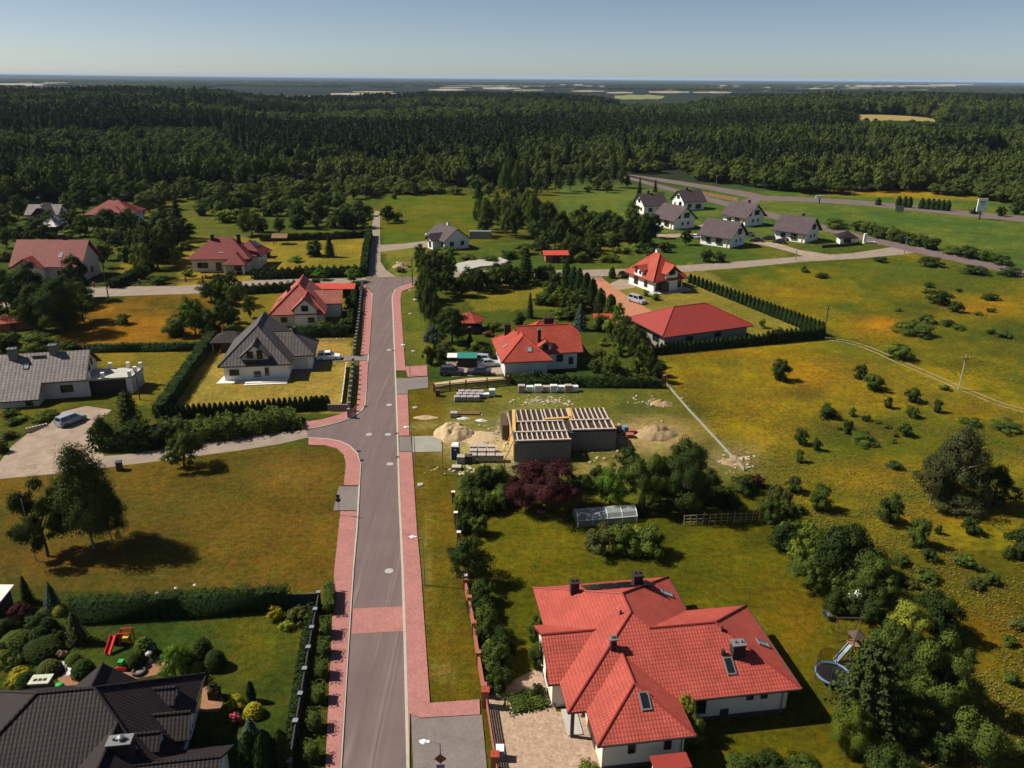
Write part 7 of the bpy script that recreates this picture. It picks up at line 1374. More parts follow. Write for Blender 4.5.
# sign post by the lay-by on the left pavement
r = thing('sign_post', 'dark round sign on a post at the grey lay-by of the left pavement', 'sign', tuple(G(339.5, 516)))
mb = MB(); mb.tube((0, 0, 0), (0, 0, 2.9), .04); mb.build('pole', M['steel'], r); mb = MB(); mb.tube((0, -.03, 2.35), (0, -.07, 2.35), .33, n=16); mb.box((0, -.05, 2.7), (.5, .05, .4)); mb.build('sign_plate', M['steel_dark'], r)
# manhole covers, gullies
for i, (x, y) in enumerate([(389, 571), (390, 464), (388, 434.5), (369, 434.5), (389, 405), (389, 350)]):
    p = G(x, y); r = thing('manhole_cover', ['pale manhole cover in the street below the lay-by', 'pale manhole cover in the street just below the side street', 'pale manhole cover in the street centre at the side street mouth', 'pale manhole cover left in the side street mouth', 'pale manhole cover in the street level with the thuja row end', 'pale manhole cover in the street level with the parking yard'][i], 'manhole cover', (p[0], p[1], .01), 0, 'manhole covers in the street')
    mb = MB(); mb.lathe([(.48, 0), (.48, .02), (.36, .02)], 18); mb.build('rim', M['concrete'], r); mb = MB(); mb.lathe([(.355, .012), (0, .012)], 18); mb.build('lid', M['cover'], r)
for i, (x, y) in enumerate([(410, 290.5), (410.2, 314), (413.2, 351.5), (415, 408), (420.3, 485)]):
    p = G(x, y); mb = MB(); mb.lathe([(.42, 0), (.42, .14), (.34, .17), (0, .17)], 14, (p[0], p[1], 0)); tag(mb.build('hatch_cover', M['cover']), ['pale concrete hatch at the upper end of the grass verge', 'pale concrete hatch on the verge beside the dark tree row', 'pale concrete hatch on the verge above the parking yard drive', 'pale concrete hatch on the verge above the concrete drive', 'pale concrete hatch on the verge below the concrete drive'][i], 'hatch')
for i, (x, y) in enumerate([(396.8, 434), (397.6, 457.6), (365.2, 406.8), (358.4, 451.4), (361.5, 460.5), (394, 351)]):
    p = G(x, y); mb = MB(); mb.box((p[0], p[1], .0), (.5, .4, .15)); tag(mb.build('gully_grate', M['steel_dark']), ['dark gully grate at the kerb above the concrete drive', 'dark gully grate at the kerb below the concrete drive', 'dark gully grate at the upper corner of the side street', 'dark gully grate at the lower curve of the side street', 'dark gully grate just below the side street curve', 'dark gully grate at the kerb near the parking yard'][i], 'drain')
# ------------------------------------------------------------------ fences
def fence(name, label, pts, hgt, post=(.18, 'brick_red', .15), panel=('frame_dark', .06, .2, .9), cap='pale_cap', step=2.6, solid=False, cat='fence'):
    ps = [G(*p) for p in pts]; r = thing(name, label, cat, (ps[0][0], ps[0][1], 0)); o = ps[0]
    def pst(q): mb = MB(); mb.box((q[0] - o[0], q[1] - o[1], 0), (post[0], post[0], hgt + post[2])); mb.box((q[0] - o[0], q[1] - o[1], hgt + post[2]), (post[0] + .1, post[0] + .1, .07), 0, 1); mb.build('post', [M[post[1]], M[cap]], r)
    for a, b in zip(ps[:-1], ps[1:]):
        L = np.linalg.norm(b - a); n = max(1, int(round(L / step)))
        for i in range(n):
            u = a + (b - a) * i / n; v = a + (b - a) * (i + 1) / n; pst(u); mb = MB(); z0, z1 = panel[2], panel[3] * hgt
            q0 = (u[0] - o[0], u[1] - o[1]); q1 = (v[0] - o[0], v[1] - o[1])
            if solid: mb.beam((*q0, (z0 + z1) / 2), (*q1, (z0 + z1) / 2), panel[1], z1 - z0)
            else:
                k_ = max(3, int((z1 - z0) / .22))
                for j in range(k_): z = z0 + (z1 - z0) * (j + .5) / k_; mb.beam((*q0, z), (*q1, z), panel[1], .13)
            mb.build('panel', M[panel[0]], r)
    pst(ps[-1]); return r
fence('brick_fence', 'red brick garden fence with brick piers left of the red tiled house', [(465.6, 590), (469.5, 608), (474.2, 634), (478.6, 664), (484.2, 697)], 1.1, (.42, 'brick_red', .32), ('brick_red', .24, 0, 1.0), 'brick_red', 3.2, True)
fence('garden_fence', 'dark fence with pale-capped brick posts along the bushes above the brick fence', [(453.5, 503), (456, 524), (459, 544), (465.4, 588)], 1.3, (.40, 'brick_red', .35), ('frame_dark', .05, .2, .95), 'pale_cap', 4.0)
fence('sliding_gate', 'long low sliding gate with red beam at the grey driveway', [(486.5, 708), (495.5, 768), (512, 880)], 1.25, (.14, 'brick_red', .05), ('brick_red', .06, .12, .98), 'brick_red', 4.5, cat='gate')
r = thing('gate_pier', 'stout brick gate pier at the upper end of the sliding gate', 'pier', tuple(G(485.6, 706))); mb = MB(); mb.box((0, 0, 0), (.6, .6, 1.75)); mb.build('pier', M['brick_red'], r); mb = MB(); mb.box((0, 0, 1.75), (.74, .74, .12)); mb.build('cap', M['tile_red2'], r)
r = thing('gate_pier', 'stout brick gate pier at the lower end of the sliding gate', 'pier', tuple(G(494.8, 770))); mb = MB(); mb.box((0, 0, 0), (.6, .6, 1.6)); mb.build('pier', M['brick_red'], r); mb = MB(); mb.box((0, 0, 1.6), (.74, .74, .12)); mb.build('cap', M['tile_red2'], r)
fence('garden_wall', 'dark garden fence with pale caps beside the clipped box shrubs', [(283, 606), (319.5, 604.5), (313, 640), (306, 682), (297, 735), (291, 775), (276, 900)], 1.45, (.34, 'steel_dark', .12), ('steel_dark', .10, 0, .98), 'steel', 3.4, True)
mb = MB(); ps = [G(283, 606), G(319.5, 604.5), G(313, 640), G(306, 682), G(297, 735), G(291, 775)]
fence('street_fence', 'stone and slat street fence of the white gabled house', [(349, 418), (349.8, 405), (352.6, 380), (353.4, 366)], 1.5, (.40, 'chimney_grey', .1), ('plinth', .08, .15, .95), 'steel', 2.3); fence('street_fence', 'street fence with stone posts above the white car', [(354.6, 356), (357, 338), (359, 322), (361, 300), (362.5, 288)], 1.5, (.40, 'chimney_grey', .1), ('plinth', .08, .15, .95), 'steel', 2.6)
fence('low_fence', 'pale green edging fence along the lawn by the street fence', [(341.5, 407), (344.5, 384), (346.4, 367)], .8, (.12, 'plastic_white', .05), ('white_wall', .08, .05, .95), 'pale_cap', 3.0, True)
r = thing('garden_wall', 'low grey stone wall at the corner of the thuja row and the street', 'wall', tuple(G(328, 411))); a = np.array(G(348.5, 411)) - np.array(G(328, 411)); mb = MB(); mb.beam((0, 0, .6), (a[0], a[1], .6), .3, 1.2); mb.build('wall', M['chimney_grey'], r)
fence('garden_fence', 'thin white stake fence between the two gabled houses', [(316, 343), (344, 342.5)], .8, (.10, 'plastic_white', .05), ('white_wall', .04, .3, .7), 'pale_cap', 1.6)
fence('concrete_fence', 'long pale concrete kerb fence between the building plot and the meadow', [(664, 382), (688, 410), (714, 438), (744, 471)], .45, (.10, 'dull_concrete', .25), ('dull_concrete', .08, 0, 1.0), 'dull_concrete', 3.0, True)
fence('plank_fence', 'dark red plank fence of the parking yard', [(434, 392), (466, 389), (508, 385)], 1.5, (.22, 'brick_red', .2), ('deck_dark', .07, .1, .95), 'brick_red', 3.4)
fence('garden_fence', 'brown stake fence below the maroon roofed house', [(94, 287.5), (140, 284.6), (186, 282), (236, 277)], 1.1, (.35, 'brick_red', .25), ('wood_dark', .05, .2, .8), 'brick_red', 4.6)
fence('garden_fence', 'striped bare stake fence beside the hedge left of the white gabled lawn', [(210, 351), (186, 386), (166, 416)], .7, (.16, 'chimney_grey', .1), ('concrete', .06, .1, .8), 'pale_cap', 1.7)
fence('red_fence', 'low red brick fence with stone piers on the gravel street at the maroon house', [(206, 279), (222, 278)], .8, (.4, 'brick_red', .4), ('brick_red', .2, 0, 1), 'brick_red', 2.5, True)
fence('plank_fence', 'long brown wooden fence beside the country road bend', [(694, 193.5), (714, 197), (738, 201.5)], 1.6, (.2, 'wood', .1), ('wood', .08, 0, 1), 'wood', 4.0, True)
fence('garden_fence', 'dark low fence before the kiosk', [(822, 248), (845, 246.5), (858, 245)], 1.0, (.15, 'wood_dark', .1), ('wood_dark', .1, 0, 1), 'wood_dark', 3.0, True)
fence('field_gate', 'white wire gate at the upper end of the red gravel drive', [(587, 281), (602, 280.6)], 1.3, (.12, 'plastic_white', .1), ('white_wall', .04, .2, .95), 'pale_cap', 3.5, cat='gate')
r = thing('red_post', 'red brick corner post where the concrete fence meets the front hedge', 'post', tuple(G(664, 384))); mb = MB(); mb.box((0, 0, 0), (.6, .6, 1.7)); mb.build('pier', M['brick_red'], r); mb = MB(); mb.box((0, 0, 1.7), (.74, .74, .1)); mb.build('cap', M['brick_red'], r)
# ------------------------------------------------------------------ building plot
def heap(name, label, px, py, w, h_m, mat, seed, cat, dpt=.7):
    b = G(px, py); wm = w / ppm(py); rng = np.random.default_rng(seed); n = 40; x = np.linspace(-1, 1, n); X, Y = np.meshgrid(x, x); R2 = np.hypot(X, Y) * (1 + .5 * (fbm(np.arctan2(Y, X) * 1.3 + seed * 3, X * 0 + seed, 3) - .5)); Z = np.clip(1 - R2, 0, 1) ** .8 * (.45 + 1.1 * fbm(X * 3.0 + seed, Y * 3.0, 4)) * h_m - .06
    me = grid_mesh(name, X * wm / 2 * (1 + .2 * (fbm(X * 1.5 + seed, Y * 1.5 + 4, 2) - .5)), Y * wm / 2 * dpt, Z); me.materials.append(M[mat]); me.polygons.foreach_set('use_smooth', [True] * len(me.polygons)); o = bpy.data.objects.new(name, me); COL.objects.link(o); o.location = (b[0], b[1], 0); return tag(o, label, cat)
heap('sand_heap', 'big pale sand heap behind the blue toilet cabin', 453, 434, 42, 2.1, 'sand', 1, 'sand heap', 1.0); heap('sand_heap', 'flat spread of sand right of the big heap', 478, 438, 44, .35, 'sand', 2, 'sand heap', .8)
heap('soil_heap', 'wide soil heap right of the unfinished house', 656, 434, 44, 1.6, 'soil', 3, 'soil heap', .7); heap('soil_heap', 'small soil heap with debris below the front hedge', 661, 404, 26, .9, 'soil', 4, 'soil heap', .6); heap('soil_heap', 'grassy soil mound at the upper street junction', 402, 267, 20, 1.6, 'soil', 5, 'soil heap', .9); heap('soil_heap', 'pale soil spill by the concrete fence', 732, 462, 26, .6, 'soil', 6, 'soil heap', .7); heap('soil_heap', 'long strip of sand across the verge', 425, 417.5, 27, .4, 'sand', 8, 'soil heap', .4)
heap('ant_mound', 'small orange clay mound on the lawn below the plum tree', 541, 512, 11, .3, 'rust_gravel', 7, 'mound', .7)
r = thing('portable_toilet', 'blue portable toilet cabin with white roof on the building plot', 'toilet', tuple(G(456, 458.5)), math.radians(-4)); mb = MB(); mb.box((0, 0, .12), (1.12, 1.12, 2.0)); mb.box((0, 0, 0), (1.16, 1.16, .12)); mb.build('cabin', M['plastic_blue'], r)
mb = MB(); mb.prism([(-.6, -.6), (.6, -.6), (.6, .6), (-.6, .6)], 2.12, 2.2); mb.add([(-.58, -.58, 2.2), (.58, -.58, 2.2), (.58, .58, 2.2), (-.58, .58, 2.2), (-.4, -.4, 2.42), (.4, -.4, 2.42), (.4, .4, 2.42), (-.4, .4, 2.42)], [(4, 5, 6, 7), (0, 1, 5, 4), (1, 2, 6, 5), (2, 3, 7, 6), (3, 0, 4, 7)]); mb.build('roof', M['plastic_white'], r); mb = MB(); mb.box((0, -.57, .2), (.8, .04, 1.8)); d_ = mb.build('door', M['plastic_blue'], r); mb = MB(); mb.box((.28, -.60, 1.0), (.08, .04, .16)); mb.build('handle', M['plastic_white'], d_); mb = MB(); mb.box((0, -.6, 1.6), (.3, .02, .2)); mb.build('notice', M['plastic_white'], d_)
def pallet(px, py, label, mat, dims=(1.15, 1.0, 1.15), rz=0, group=None, gap=3, z=0.0, name='block_pallet', off=(0, 0)):
    p = G(px, py); r = thing(name, label, 'pallet', (p[0] + off[0], p[1] + off[1], z), math.radians(rz), group); mb = MB()
    for x in np.linspace(-dims[0] / 2 + .06, dims[0] / 2 - .06, 3): mb.box((x, 0, 0), (.1, dims[1], .1))
    for y in np.linspace(-dims[1] / 2 + .06, dims[1] / 2 - .06, 5): mb.box((0, y, .1), (dims[0], .1, .03))
    mb.build('pallet_base', M['wood'], r); mb = MB(); nx, nz = gap, 4
    for i in range(nx):
        for k_ in range(nz): mb.box(((i + .5) / nx * dims[0] - dims[0] / 2, 0, .13 + k_ * (dims[2] - .13) / nz), (dims[0] / nx - .03, dims[1] - .02 * (k_ % 2), (dims[2] - .13) / nz - .015))
    mb.build('block_stack', M[mat], r)
M['block_pale'] = plain('grey_building_blocks', (.36, .30, .27), .9, .15, 3); M['block_lilac'] = plain('lilac_grey_blocks', (.34, .30, .31), .9, .15, 3)
for j in range(3):
    for i in range(3 + (j == 0)): pallet(477, 461, ['grey block pallet in the front row right of the toilet cabin', 'grey block pallet in the middle row right of the toilet cabin', 'grey block pallet in the back row right of the toilet cabin'][j], 'block_pale', group=['front row of block pallets', 'middle row of block pallets', 'back row of block pallets'][j], off=(i * 1.3 - .6, j * 1.45), rz=2)
pallet(461, 464, 'single block pallet next to the toilet cabin', 'block_pale', off=(0, .4), rz=-5); pallet(468.5, 463, 'dark wrapped pallet between the toilet cabin and the block pallets', 'plinth', off=(0, .3)); pallet(456.5, 469, 'small pale board pallet left of the pallets', 'wood_pale', (1.3, .9, .5)); pallet(454, 417, 'lilac pallet at the end of the sand strip', 'block_lilac', (1.1, 1, .9))
for j in range(3):
    for i in range(4): pallet(460, 401, 'lilac-grey block pallet in the group below the parking yard fence', 'block_lilac', (1.0, .9, .95), 10, 'block pallets below the parking yard', off=(i * 1.12 - .5 + j * .3, j * 1.3))
pallet(492, 396, 'white foil-wrapped pallet right of the lilac block group', 'foil_white', (1.1, 1.0, 1.3)); pallet(485, 397, 'greenish foil-wrapped pallet beside the white wrapped one', 'foil_white', (1.5, 1.0, .7))
for i, x in enumerate([521.5, 530, 538, 546, 553.5, 561, 568, 574.5]): pallet(x, 392 - (i % 2) * .6 - (i > 4) * .2, 'foil-wrapped block pallet in the row behind the unfinished house', 'foil_white' if i % 3 else 'block_pale', (1.25, 1.0, 1.35 - .3 * (i % 2)), 4, 'wrapped pallets behind the unfinished house')
for i, (x, y, w) in enumerate([(463, 418.5, 15), (481, 420.5, 14), (521, 416, 8)]): heap('foil_sheet', ['crumpled white foil by the brown plank stack', 'flat white foil right of the brown plank stack', 'white foil bundle behind the unfinished house'][i], x, y, w, .35, 'foil_white', 20 + i, 'foil', .4)
r = thing('plank_stack', 'low stack of brown planks below the block pallets', 'planks', tuple(G(466, 415))); [(lambda mb: (mb.box((0, i * .22, .0), (4.6, .2, .3 - .05 * (i % 2))), mb.build('plank', M['wood'], r)))(MB()) for i in range(5)]
p = G(625, 431); mb = MB(); mb.lathe([(.0, .9), (.5, .85), (.55, .1), (.5, 0)], 10, (p[0], p[1], 0)); tag(mb.build('water_barrel', plain('pale_blue_barrel', (.12, .22, .36), .5, .1)), 'pale blue barrel right of the unfinished house', 'barrel')
for i, (x, y) in enumerate([(616, 432), (632, 433), (630, 437)]): pallet(x, y, ['orange brick pallet left of the blue barrel', 'orange brick pallet right of the blue barrel', 'orange brick pallet below the blue barrel'][i], 'brick_red', (1.1, 1.0, .6))
r = thing('carport', 'teal tarpaulin on a frame over the parked silver-white car', 'carport', tuple(G(462, 367.5)), .02)
for x, y in ((-2.6, 0), (2.6, 0), (-2.6, 3), (2.6, 3)): mb = MB(); mb.tube((x, y, 0), (x, y, 1.9), .05, n=6); mb.build('post', M['steel_dark'], r)
mb = MB(); mb.prism([(-.9, -.2), (2.9, -.2), (2.9, 3.2), (-.9, 3.2)], 1.9, 1.98); mb.build('tarpaulin', M['tarp_green'], r); mb = MB(); mb.prism([(-2.9, .3), (-.95, .3), (-.95, 3.0), (-2.9, 3.0)], 1.85, 1.93); mb.build('roof_sheet', M['foil_white'], r); mb = MB(); mb.box((1.0, -.1, .1), (3.6, .05, 1.75)); mb.build('side_wall', M['deck_dark'], r)
mb = MB(); mb.prism([tuple(G(*q)[:2]) for q in [(434, 384), (470, 379), (502, 378), (508, 381), (472, 383.5), (436, 388)]], 0, .22); tag(mb.build('sand_strip', M['sand']), 'long yellow strip of sand along the plank fence of the parking yard', 'sand strip')
r = thing('wheelie_bin', 'dark waste bin at the gate of the parking yard', 'bin', tuple(G(438, 396))); mb = MB(); mb.box((0, 0, 0), (.7, .8, 1.1)); mb.build('body', M['steel_dark'], r); mb = MB(); mb.box((0, 0, 1.1), (.76, .86, .08)); mb.build('lid', M['steel_dark'], r)
r = thing('wheelie_bin', 'dark waste bin on the field edge at the side street', 'bin', tuple(G(120, 470)), .3); mb = MB(); mb.box((0, 0, 0), (.75, .8, 1.25)); mb.build('body', M['wood_dark'], r); mb = MB(); mb.box((0, 0, 1.25), (.82, .88, .09)); mb.build('lid', M['steel_dark'], r)
mb = MB(); mb.prism([tuple(G(*q)[:2]) for q in [(452, 266), (470, 262), (500, 259), (508, 262), (505, 266), (480, 268), (462, 273), (454, 270)]], 0, .5); tag(mb.build('foundation_slab', M['cover']), 'pale concrete foundation slab behind the dark tree row', 'slab')
rg = np.random.default_rng(77); mb = MB()
for cx_, cy_, rx_, ry_, n_ in ((548, 402, 26, 5, 90), (500, 440, 40, 16, 120), (600, 446, 40, 20, 60), (470, 470, 34, 6, 50), (735, 462, 18, 10, 50), (648, 402, 26, 5, 40)):
    for _ in range(n_):
        p = G(cx_ + rg.normal(0, rx_ * .5), cy_ + rg.normal(0, ry_ * .5)); s_ = rg.uniform(.1, .35); mb.box((p[0], p[1], -.02), (s_ * rg.uniform(.6, 2.5), s_, s_ * .6), rg.uniform(0, 3))
tag(mb.build('rubble', plain('pale_rubble', (.40, .34, .25), .9, .4, 2)), 'scattered pale rubble and board ends on the building plot', 'rubble', kind='stuff')
# ------------------------------------------------------------------ garden things of the red tiled house
a, b = G(578, 527), G(637, 522); d = (b - a); Lg = float(np.linalg.norm(d[:2])); r = thing('greenhouse', 'long low tunnel greenhouse of translucent panels on the garden lawn', 'greenhouse', (a[0], a[1], 0), math.atan2(d[1], d[0]))
k = NT('greenhouse_film'); k.b.inputs['Transmission Weight'].default_value = .0; k.b.inputs['Alpha'].default_value = .62; M['film'] = k.done((.34, .38, .37), .35, .4)
pf = [(0, 0), (.02, .85), (.45, 1.35), (1.3, 1.65), (2.15, 1.35), (2.58, .85), (2.6, 0)]
for i in range(4):
    mb = MB(); x0, x1 = Lg * i / 4 + .04, Lg * (i + 1) / 4 - .04
    for p0, p1 in zip(pf[:-1], pf[1:]): mb.poly([(x0, *p0), (x1, *p0), (x1, *p1), (x0, *p1)])
    mb.build('panel', M['film'], r)
for i in range(9):
    mb = MB(); x = Lg * i / 8
    for p0, p1 in zip(pf[:-1], pf[1:]): mb.tube((x, *p0), (x, *p1), .045 if i % 2 == 0 else .025, n=6)
    mb.build('hoop', M['frame_white' if i % 2 == 0 else 'steel'], r)
for p0 in (pf[1], pf[3], pf[5]): mb = MB(); mb.tube((0, *p0), (Lg, *p0), .05, n=6); mb.build('rail', M['frame_white'], r)
for x in (0, Lg): mb = MB(); mb.poly([(x, *q) for q in pf]); mb.build('end_wall', M['film'], r)
a, b = G(684, 525), G(758, 522); r = thing('garden_trellis', 'rustic wooden trellis fence with climbing plants in the right garden', 'trellis', (a[0], a[1], 0)); d = b - a; rg = random.Random(4)
for i in range(13): q = d * i / 12; mb = MB(); mb.tube((q[0], q[1], 0), (q[0] + rg.uniform(-.1, .1), q[1], 1.6 + rg.uniform(-.2, .15)), .045, n=6); mb.build('post', M['trellis'], r)
for z in (.4, .85, 1.3):
    for i in range(3): q0, q1 = d * (i / 3), d * ((i + .92) / 3); mb = MB(); mb.tube((q0[0], q0[1], z), (q1[0], q1[1], z + rg.uniform(-.12, .12)), .04, n=6); mb.build('rail', M['trellis'], r)
p = G(832, 680); r = thing('trampoline', 'round trampoline with blue rim and dark safety net under the pine', 'trampoline', tuple(p)); R_ = 1.5
mb = MB(); n_ = 28; [mb.tube((R_ * math.cos(2 * math.pi * i / n_), R_ * math.sin(2 * math.pi * i / n_), .75), (R_ * math.cos(2 * math.pi * (i + 1) / n_), R_ * math.sin(2 * math.pi * (i + 1) / n_), .75), .13, n=6, cap=False) for i in range(n_)]; mb.build('blue_rim', M['blue_pad'], r); mb = MB(); mb.lathe([(R_ - .1, .74), (0, .68)], 28); mb.build('jump_mat', M['rubber'], r)
for i in range(6): t = i * math.pi / 3; mb = MB(); mb.tube((1.6 * math.cos(t), 1.6 * math.sin(t), 0), (1.6 * math.cos(t), 1.6 * math.sin(t), 2.5), .035, n=6); mb.build('pole', M['steel_dark'], r)
k = NT('safety_net'); k.b.inputs['Alpha'].default_value = .38; M['netting'] = k.done((.03, .022, .018), .9, .1); mb = MB(); mb.lathe([(1.55, .75), (1.6, 2.4)], 28); mb.build('safety_net', M['netting'], r)
p = G(853, 655); r = thing('play_tower', 'wooden play tower with a pale slide and ladder beside the trampoline', 'play tower', tuple(p), .15)
for x in (-.5, .5):
    for y in (-.5, .5): mb = MB(); mb.beam((x * 1.3, y * 1.3, 0), (x * .8, y * .8, 2.5), .1, .1); mb.build('post', M['wood_dark'], r)
mb = MB(); mb.box((0, 0, 1.3), (1.2, 1.2, .1)); mb.build('platform', M['wood'], r); mb = MB(); mb.add([(-.7, -.7, 2.4), (.7, -.7, 2.4), (.7, .7, 2.4), (-.7, .7, 2.4), (0, 0, 2.95)], [(0, 1, 4), (1, 2, 4), (2, 3, 4), (3, 0, 4), (3, 2, 1, 0)]); mb.build('roof', M['wood_dark'], r)
mb = MB(); mb.beam((-.6, -.15, 1.4), (-2.4, -.9, .2), .45, .06); mb.beam((-.68, .08, 1.5), (-2.48, -.67, .3), .06, .2); mb.beam((-.52, -.38, 1.5), (-2.32, -1.13, .3), .06, .2); mb.build('slide', plain('pale_slide', (.20, .25, .28), .5, .1), r)
p = G(846, 636); r = thing('swing_frame', 'thin A-shaped swing frame beside the play tower', 'swing', tuple(p))
for x in (-1.1, 1.1): [(lambda mb: (mb.tube((x + .0, s_ * .9, 0), (x, 0, 2.2), .05, n=6), mb.build('leg', M['wood_dark'], r)))(MB()) for s_ in (-1, 1)]
mb = MB(); mb.tube((-1.3, 0, 2.2), (1.3, 0, 2.2), .06, n=6); mb.build('crossbar', M['wood_dark'], r); mb = MB(); mb.box((0, 0, .5), (.5, .2, .05)); st_ = mb.build('seat', M['wood_dark'], r); mb = MB(); [mb.tube((x, 0, .5), (x, 0, 2.2), .015, n=5) for x in (-.22, .22)]; mb.build('rope', M['steel_dark'], st_)
p = G(826, 619); r = thing('fire_bowl', 'small dark fire bowl standing on the dry lawn patch', 'fire bowl', tuple(p)); mb = MB(); mb.lathe([(.1, .35), (.42, .6), (.5, .72), (.44, .72), (.1, .45)], 14); mb.build('bowl', M['steel_dark'], r); [(lambda mb: (mb.tube((.4 * math.cos(t), .4 * math.sin(t), 0), (.25 * math.cos(t), .25 * math.sin(t), .5), .03, n=5), mb.build('leg', M['steel_dark'], r)))(MB()) for t in (0, 2.1, 4.2)]
p = G(500, 758); r = thing('wheelie_bin', 'pale waste bin beside the sliding gate', 'bin', tuple(p)); mb = MB(); mb.box((0, 0, 0), (.6, .7, 1.05)); mb.build('body', M['steel'], r); mb = MB(); mb.box((0, 0, 1.05), (.66, .76, .07)); mb.build('lid', M['plastic_white'], r)
# ------------------------------------------------------------------ clipped garden
p = G(117, 648); r = thing('toy_slide', 'red plastic toddler slide with a yellow play frame on the lawn', 'slide', tuple(p), .1)
mb = MB(); mb.beam((-.2, .3, 1.25), (-.5, -1.0, .1), .5, .06); mb.beam((-.46, .3, 1.35), (-.76, -1.0, .2), .06, .2); mb.beam((.06, .3, 1.35), (-.24, -1.0, .2), .06, .2); mb.build('slide', M['plastic_red'], r)
for x, y in ((.2, .3), (1.3, .3), (.2, 1.1), (1.3, 1.1)): mb = MB(); mb.box((x, y, 0), (.1, .1, 1.4)); mb.build('post', M['plastic_red'], r)
mb = MB(); mb.beam((.2, .3, 1.4), (1.3, .3, 1.4), .1, .1); mb.beam((.2, 1.1, 1.4), (1.3, 1.1, 1.4), .1, .1); mb.build('crossbar', M['plastic_red'], r); mb = MB(); mb.box((.75, .5, .35), (.55, .3, .5)); mb.box((.75, .72, .6), (.55, .08, .5)); mb.build('swing_seat', M['plastic_yellow'], r); mb = MB(); mb.box((1.05, .6, .3), (.2, .2, .6)); mb.build('toy_panel', M['plastic_green'], r); mb = MB(); mb.box((-.1, .6, 0), (.5, .6, 1.2)); mb.build('ladder_block', M['deck_dark'], r)
p = G(139, 673); r = thing('fire_pit', 'round dark fire pit ring on the tan terrace', 'fire pit', (p[0], p[1], .03)); mb = MB(); mb.lathe([(.62, 0), (.62, .3), (.42, .3), (.40, .05)], 20); mb.build('ring', M['steel_dark'], r); mb = MB(); mb.lathe([(.41, .12), (0, .16)], 14); mb.build('ash_bed', M['chimney_grey'], r)
p = G(46, 700); r = thing('brick_grill', 'square brick garden grill with pale slab top at the roof edge', 'grill', tuple(p), .1); mb = MB(); mb.box((0, 0, 0), (1.5, 1.0, 2.2)); mb.build('stack', M['plinth'], r); mb = MB(); mb.box((0, 0, 2.2), (1.75, 1.2, .15)); t_ = mb.build('slab', plain('pale_green_slab', (.42, .44, .34), .8, .15), r); mb = MB(); [mb.box((x, -.1, 2.352), (.28, .3, .03)) for x in (-.4, 0, .4)]; mb.build('opening', M['deck_dark'], t_)
p = G(123, 670); r = thing('ride_on_toy', 'red and green ride-on toy beside the small roof', 'toy', tuple(p)); mb = MB(); mb.box((0, 0, .15), (.9, .5, .35)); mb.build('body', M['plastic_red'], r); mb = MB(); mb.box((-.1, .1, .5), (.5, .5, .5)); mb.build('canopy', M['plastic_green'], r)
p = G(60, 688); mb = MB(); mb.lathe([(.0, .5), (.3, .45), (.4, .2), (.35, 0)], 10, (p[0], p[1], .03)); tag(mb.build('beanbag', M['plastic_green']), 'bright green play cushion on the tan terrace', 'cushion')
for i, (x, y, lab) in enumerate([(153, 656, 'white stone garden lantern left of the dark plants'), (150, 661, 'white stone ornament beside the garden lantern')]):
    p = G(x, y); r = thing('stone_ornament', lab, 'ornament', tuple(p)); mb = MB(); mb.lathe([(.28, 0), (.22, .15), (.12, .3), (.12, .7)], 10); mb.build('stem', M['stone_white'], r); mb = MB(); mb.lathe([(.12, .7), (.34, .85), (.3, 1.05), (.0, 1.25)], 10); mb.build('bowl', M['stone_white'], r)
p = G(215, 697); r = thing('planter', 'dark square planter with a shrub on the terrace corner', 'planter', tuple(p)); mb = MB(); mb.box((0, 0, 0), (.9, .9, .9)); mb.build('pot', M['deck_dark'], r); o = plant('bush', 'shrub in the dark planter on the terrace corner', 'bush', 'bush', 'dark', (p[0], p[1], .85), 1.1, .8, None, 2)
mb = MB(); q = [G(0, 625), G(7, 614)]; r = thing('garden_shed', 'corner of a white-roofed shed at the left frame edge', 'shed', (q[0][0] - 2.0, q[0][1], 0)); mb.box((0, 1.5, 0), (3.4, 3.0, 2.1)); mb.build('wall', M['plinth'], r); mb = MB(); mb.add([(-2, -.2, 2.1), (2.1, -.2, 2.1), (2.1, 3.2, 2.5), (-2, 3.2, 2.5), (-2, -.2, 2.2), (2.1, -.2, 2.2), (2.1, 3.2, 2.6), (-2, 3.2, 2.6)], [(3, 2, 1, 0), (4, 5, 6, 7), (0, 1, 5, 4), (1, 2, 6, 5), (2, 3, 7, 6), (3, 0, 4, 7)]); mb.build('roof', M['pale_cap'], r)
for i, (x, y) in enumerate([(195, 585), (176, 588), (157, 593)]): heap('stone', ['white stone at the right of three by the hedge', 'white stone in the middle of three by the hedge', 'white stone at the left of three by the hedge'][i], x, y, 5, .25, 'stone_white', 30 + i, 'stone')
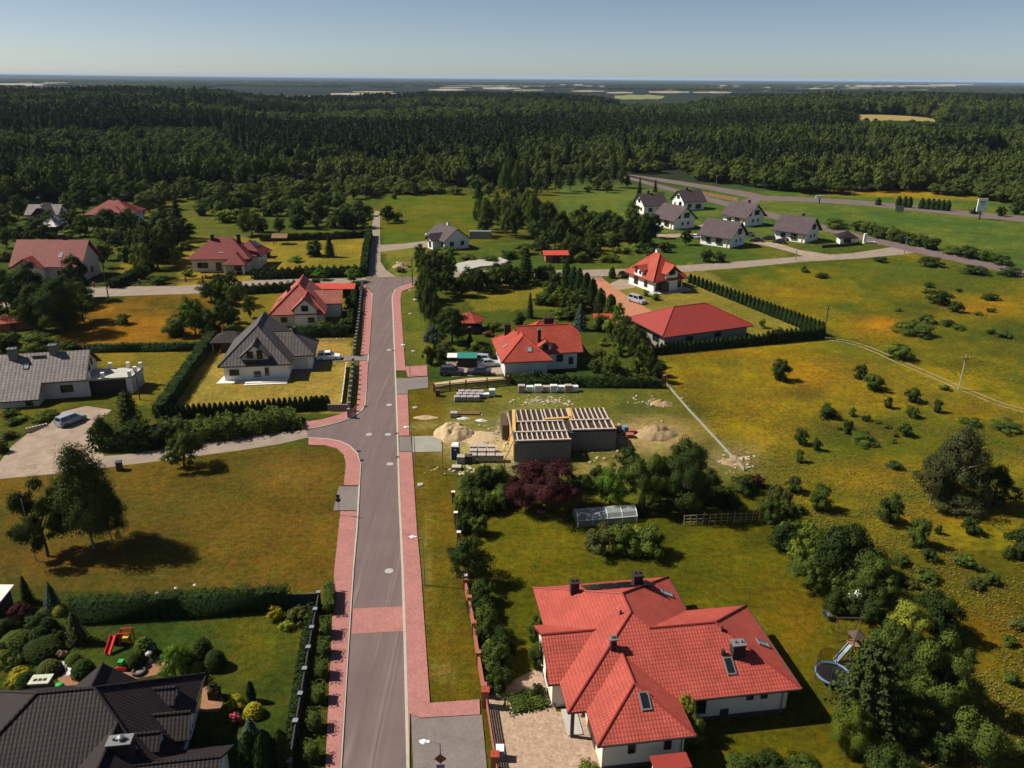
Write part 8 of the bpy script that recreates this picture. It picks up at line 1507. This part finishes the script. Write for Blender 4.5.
# gravel yard things
p = G(38, 431); r = thing('stone_planter', 'pale timber retaining wall with stepped posts at the gravel yard', 'planter', tuple(p), .5)
for i in range(7): mb = MB(); mb.box((i * .42 - 1.4, i * .28, 0), (.32, .32, .8 - .07 * i)); mb.build('post', M['wood_pale'], r)
# billboards by the far road
def board(px, pyb, w, hgt, z0, label, face, rz=0, txt=None):
    p = G(px, pyb); r = thing('billboard', label, 'billboard', tuple(p), math.radians(rz)); mb = MB(); mb.box((0, 0, 0), (.5, .35, z0)); mb.build('pole', M['steel_dark'], r); mb = MB(); mb.box((0, 0, z0), (w, .35, hgt)); pn = mb.build('panel', M['steel_dark'] if face is None else M[face], r)
    if txt:
        for (x, z, sx, sz) in txt: mb = MB(); mb.box((x, -.19, z0 + z), (sx, .02, sz)); mb.build('print', M['plastic_green'], pn)
board(979, 219.5, 4.4, 5.0, 3.3, 'white billboard with green print on a dark post by the far road', 'plastic_white', 12, [(0, 3.4, 2.8, .5), (.2, 2.5, 2.0, .35)]); board(899, 213, 3.2, 2.4, .6, 'small black billboard seen from behind at the far road', None, -30); board(819, 203.5, 3.8, 1.1, 2.4, 'long white board on thin posts by the far road', 'plastic_white', 5)
p = G(867, 243.5); r = thing('white_slab', 'white upright slab and base beside the kiosk', 'monument', tuple(p)); mb = MB(); mb.box((-1, 0, 0), (.9, .8, 3.4)); mb.build('pillar', M['plastic_white'], r); mb = MB(); mb.box((.8, 0, 0), (4, 1.2, .6)); mb.build('base', M['pale_cap'], r)
# cables between the poles
def cable(a, b, label, sag=1.2):
    cu = []; A, B = np.array(a), np.array(b); mb = MB(); n = 10
    for i in range(n): f, g = i / n, (i + 1) / n; mb.tube(A + (B - A) * f - [0, 0, 4 * sag * f * (1 - f)], A + (B - A) * g - [0, 0, 4 * sag * g * (1 - g)], .014, n=4, cap=False)
    tag(mb.build('power_cable', M['steel_dark']), label, 'cable')
cable(W_['d'], W_['e'], 'sagging power cable over the dirt track in the meadow'); cable(W_['b'], W_['c'], 'power cable along the gravel street in the upper left')
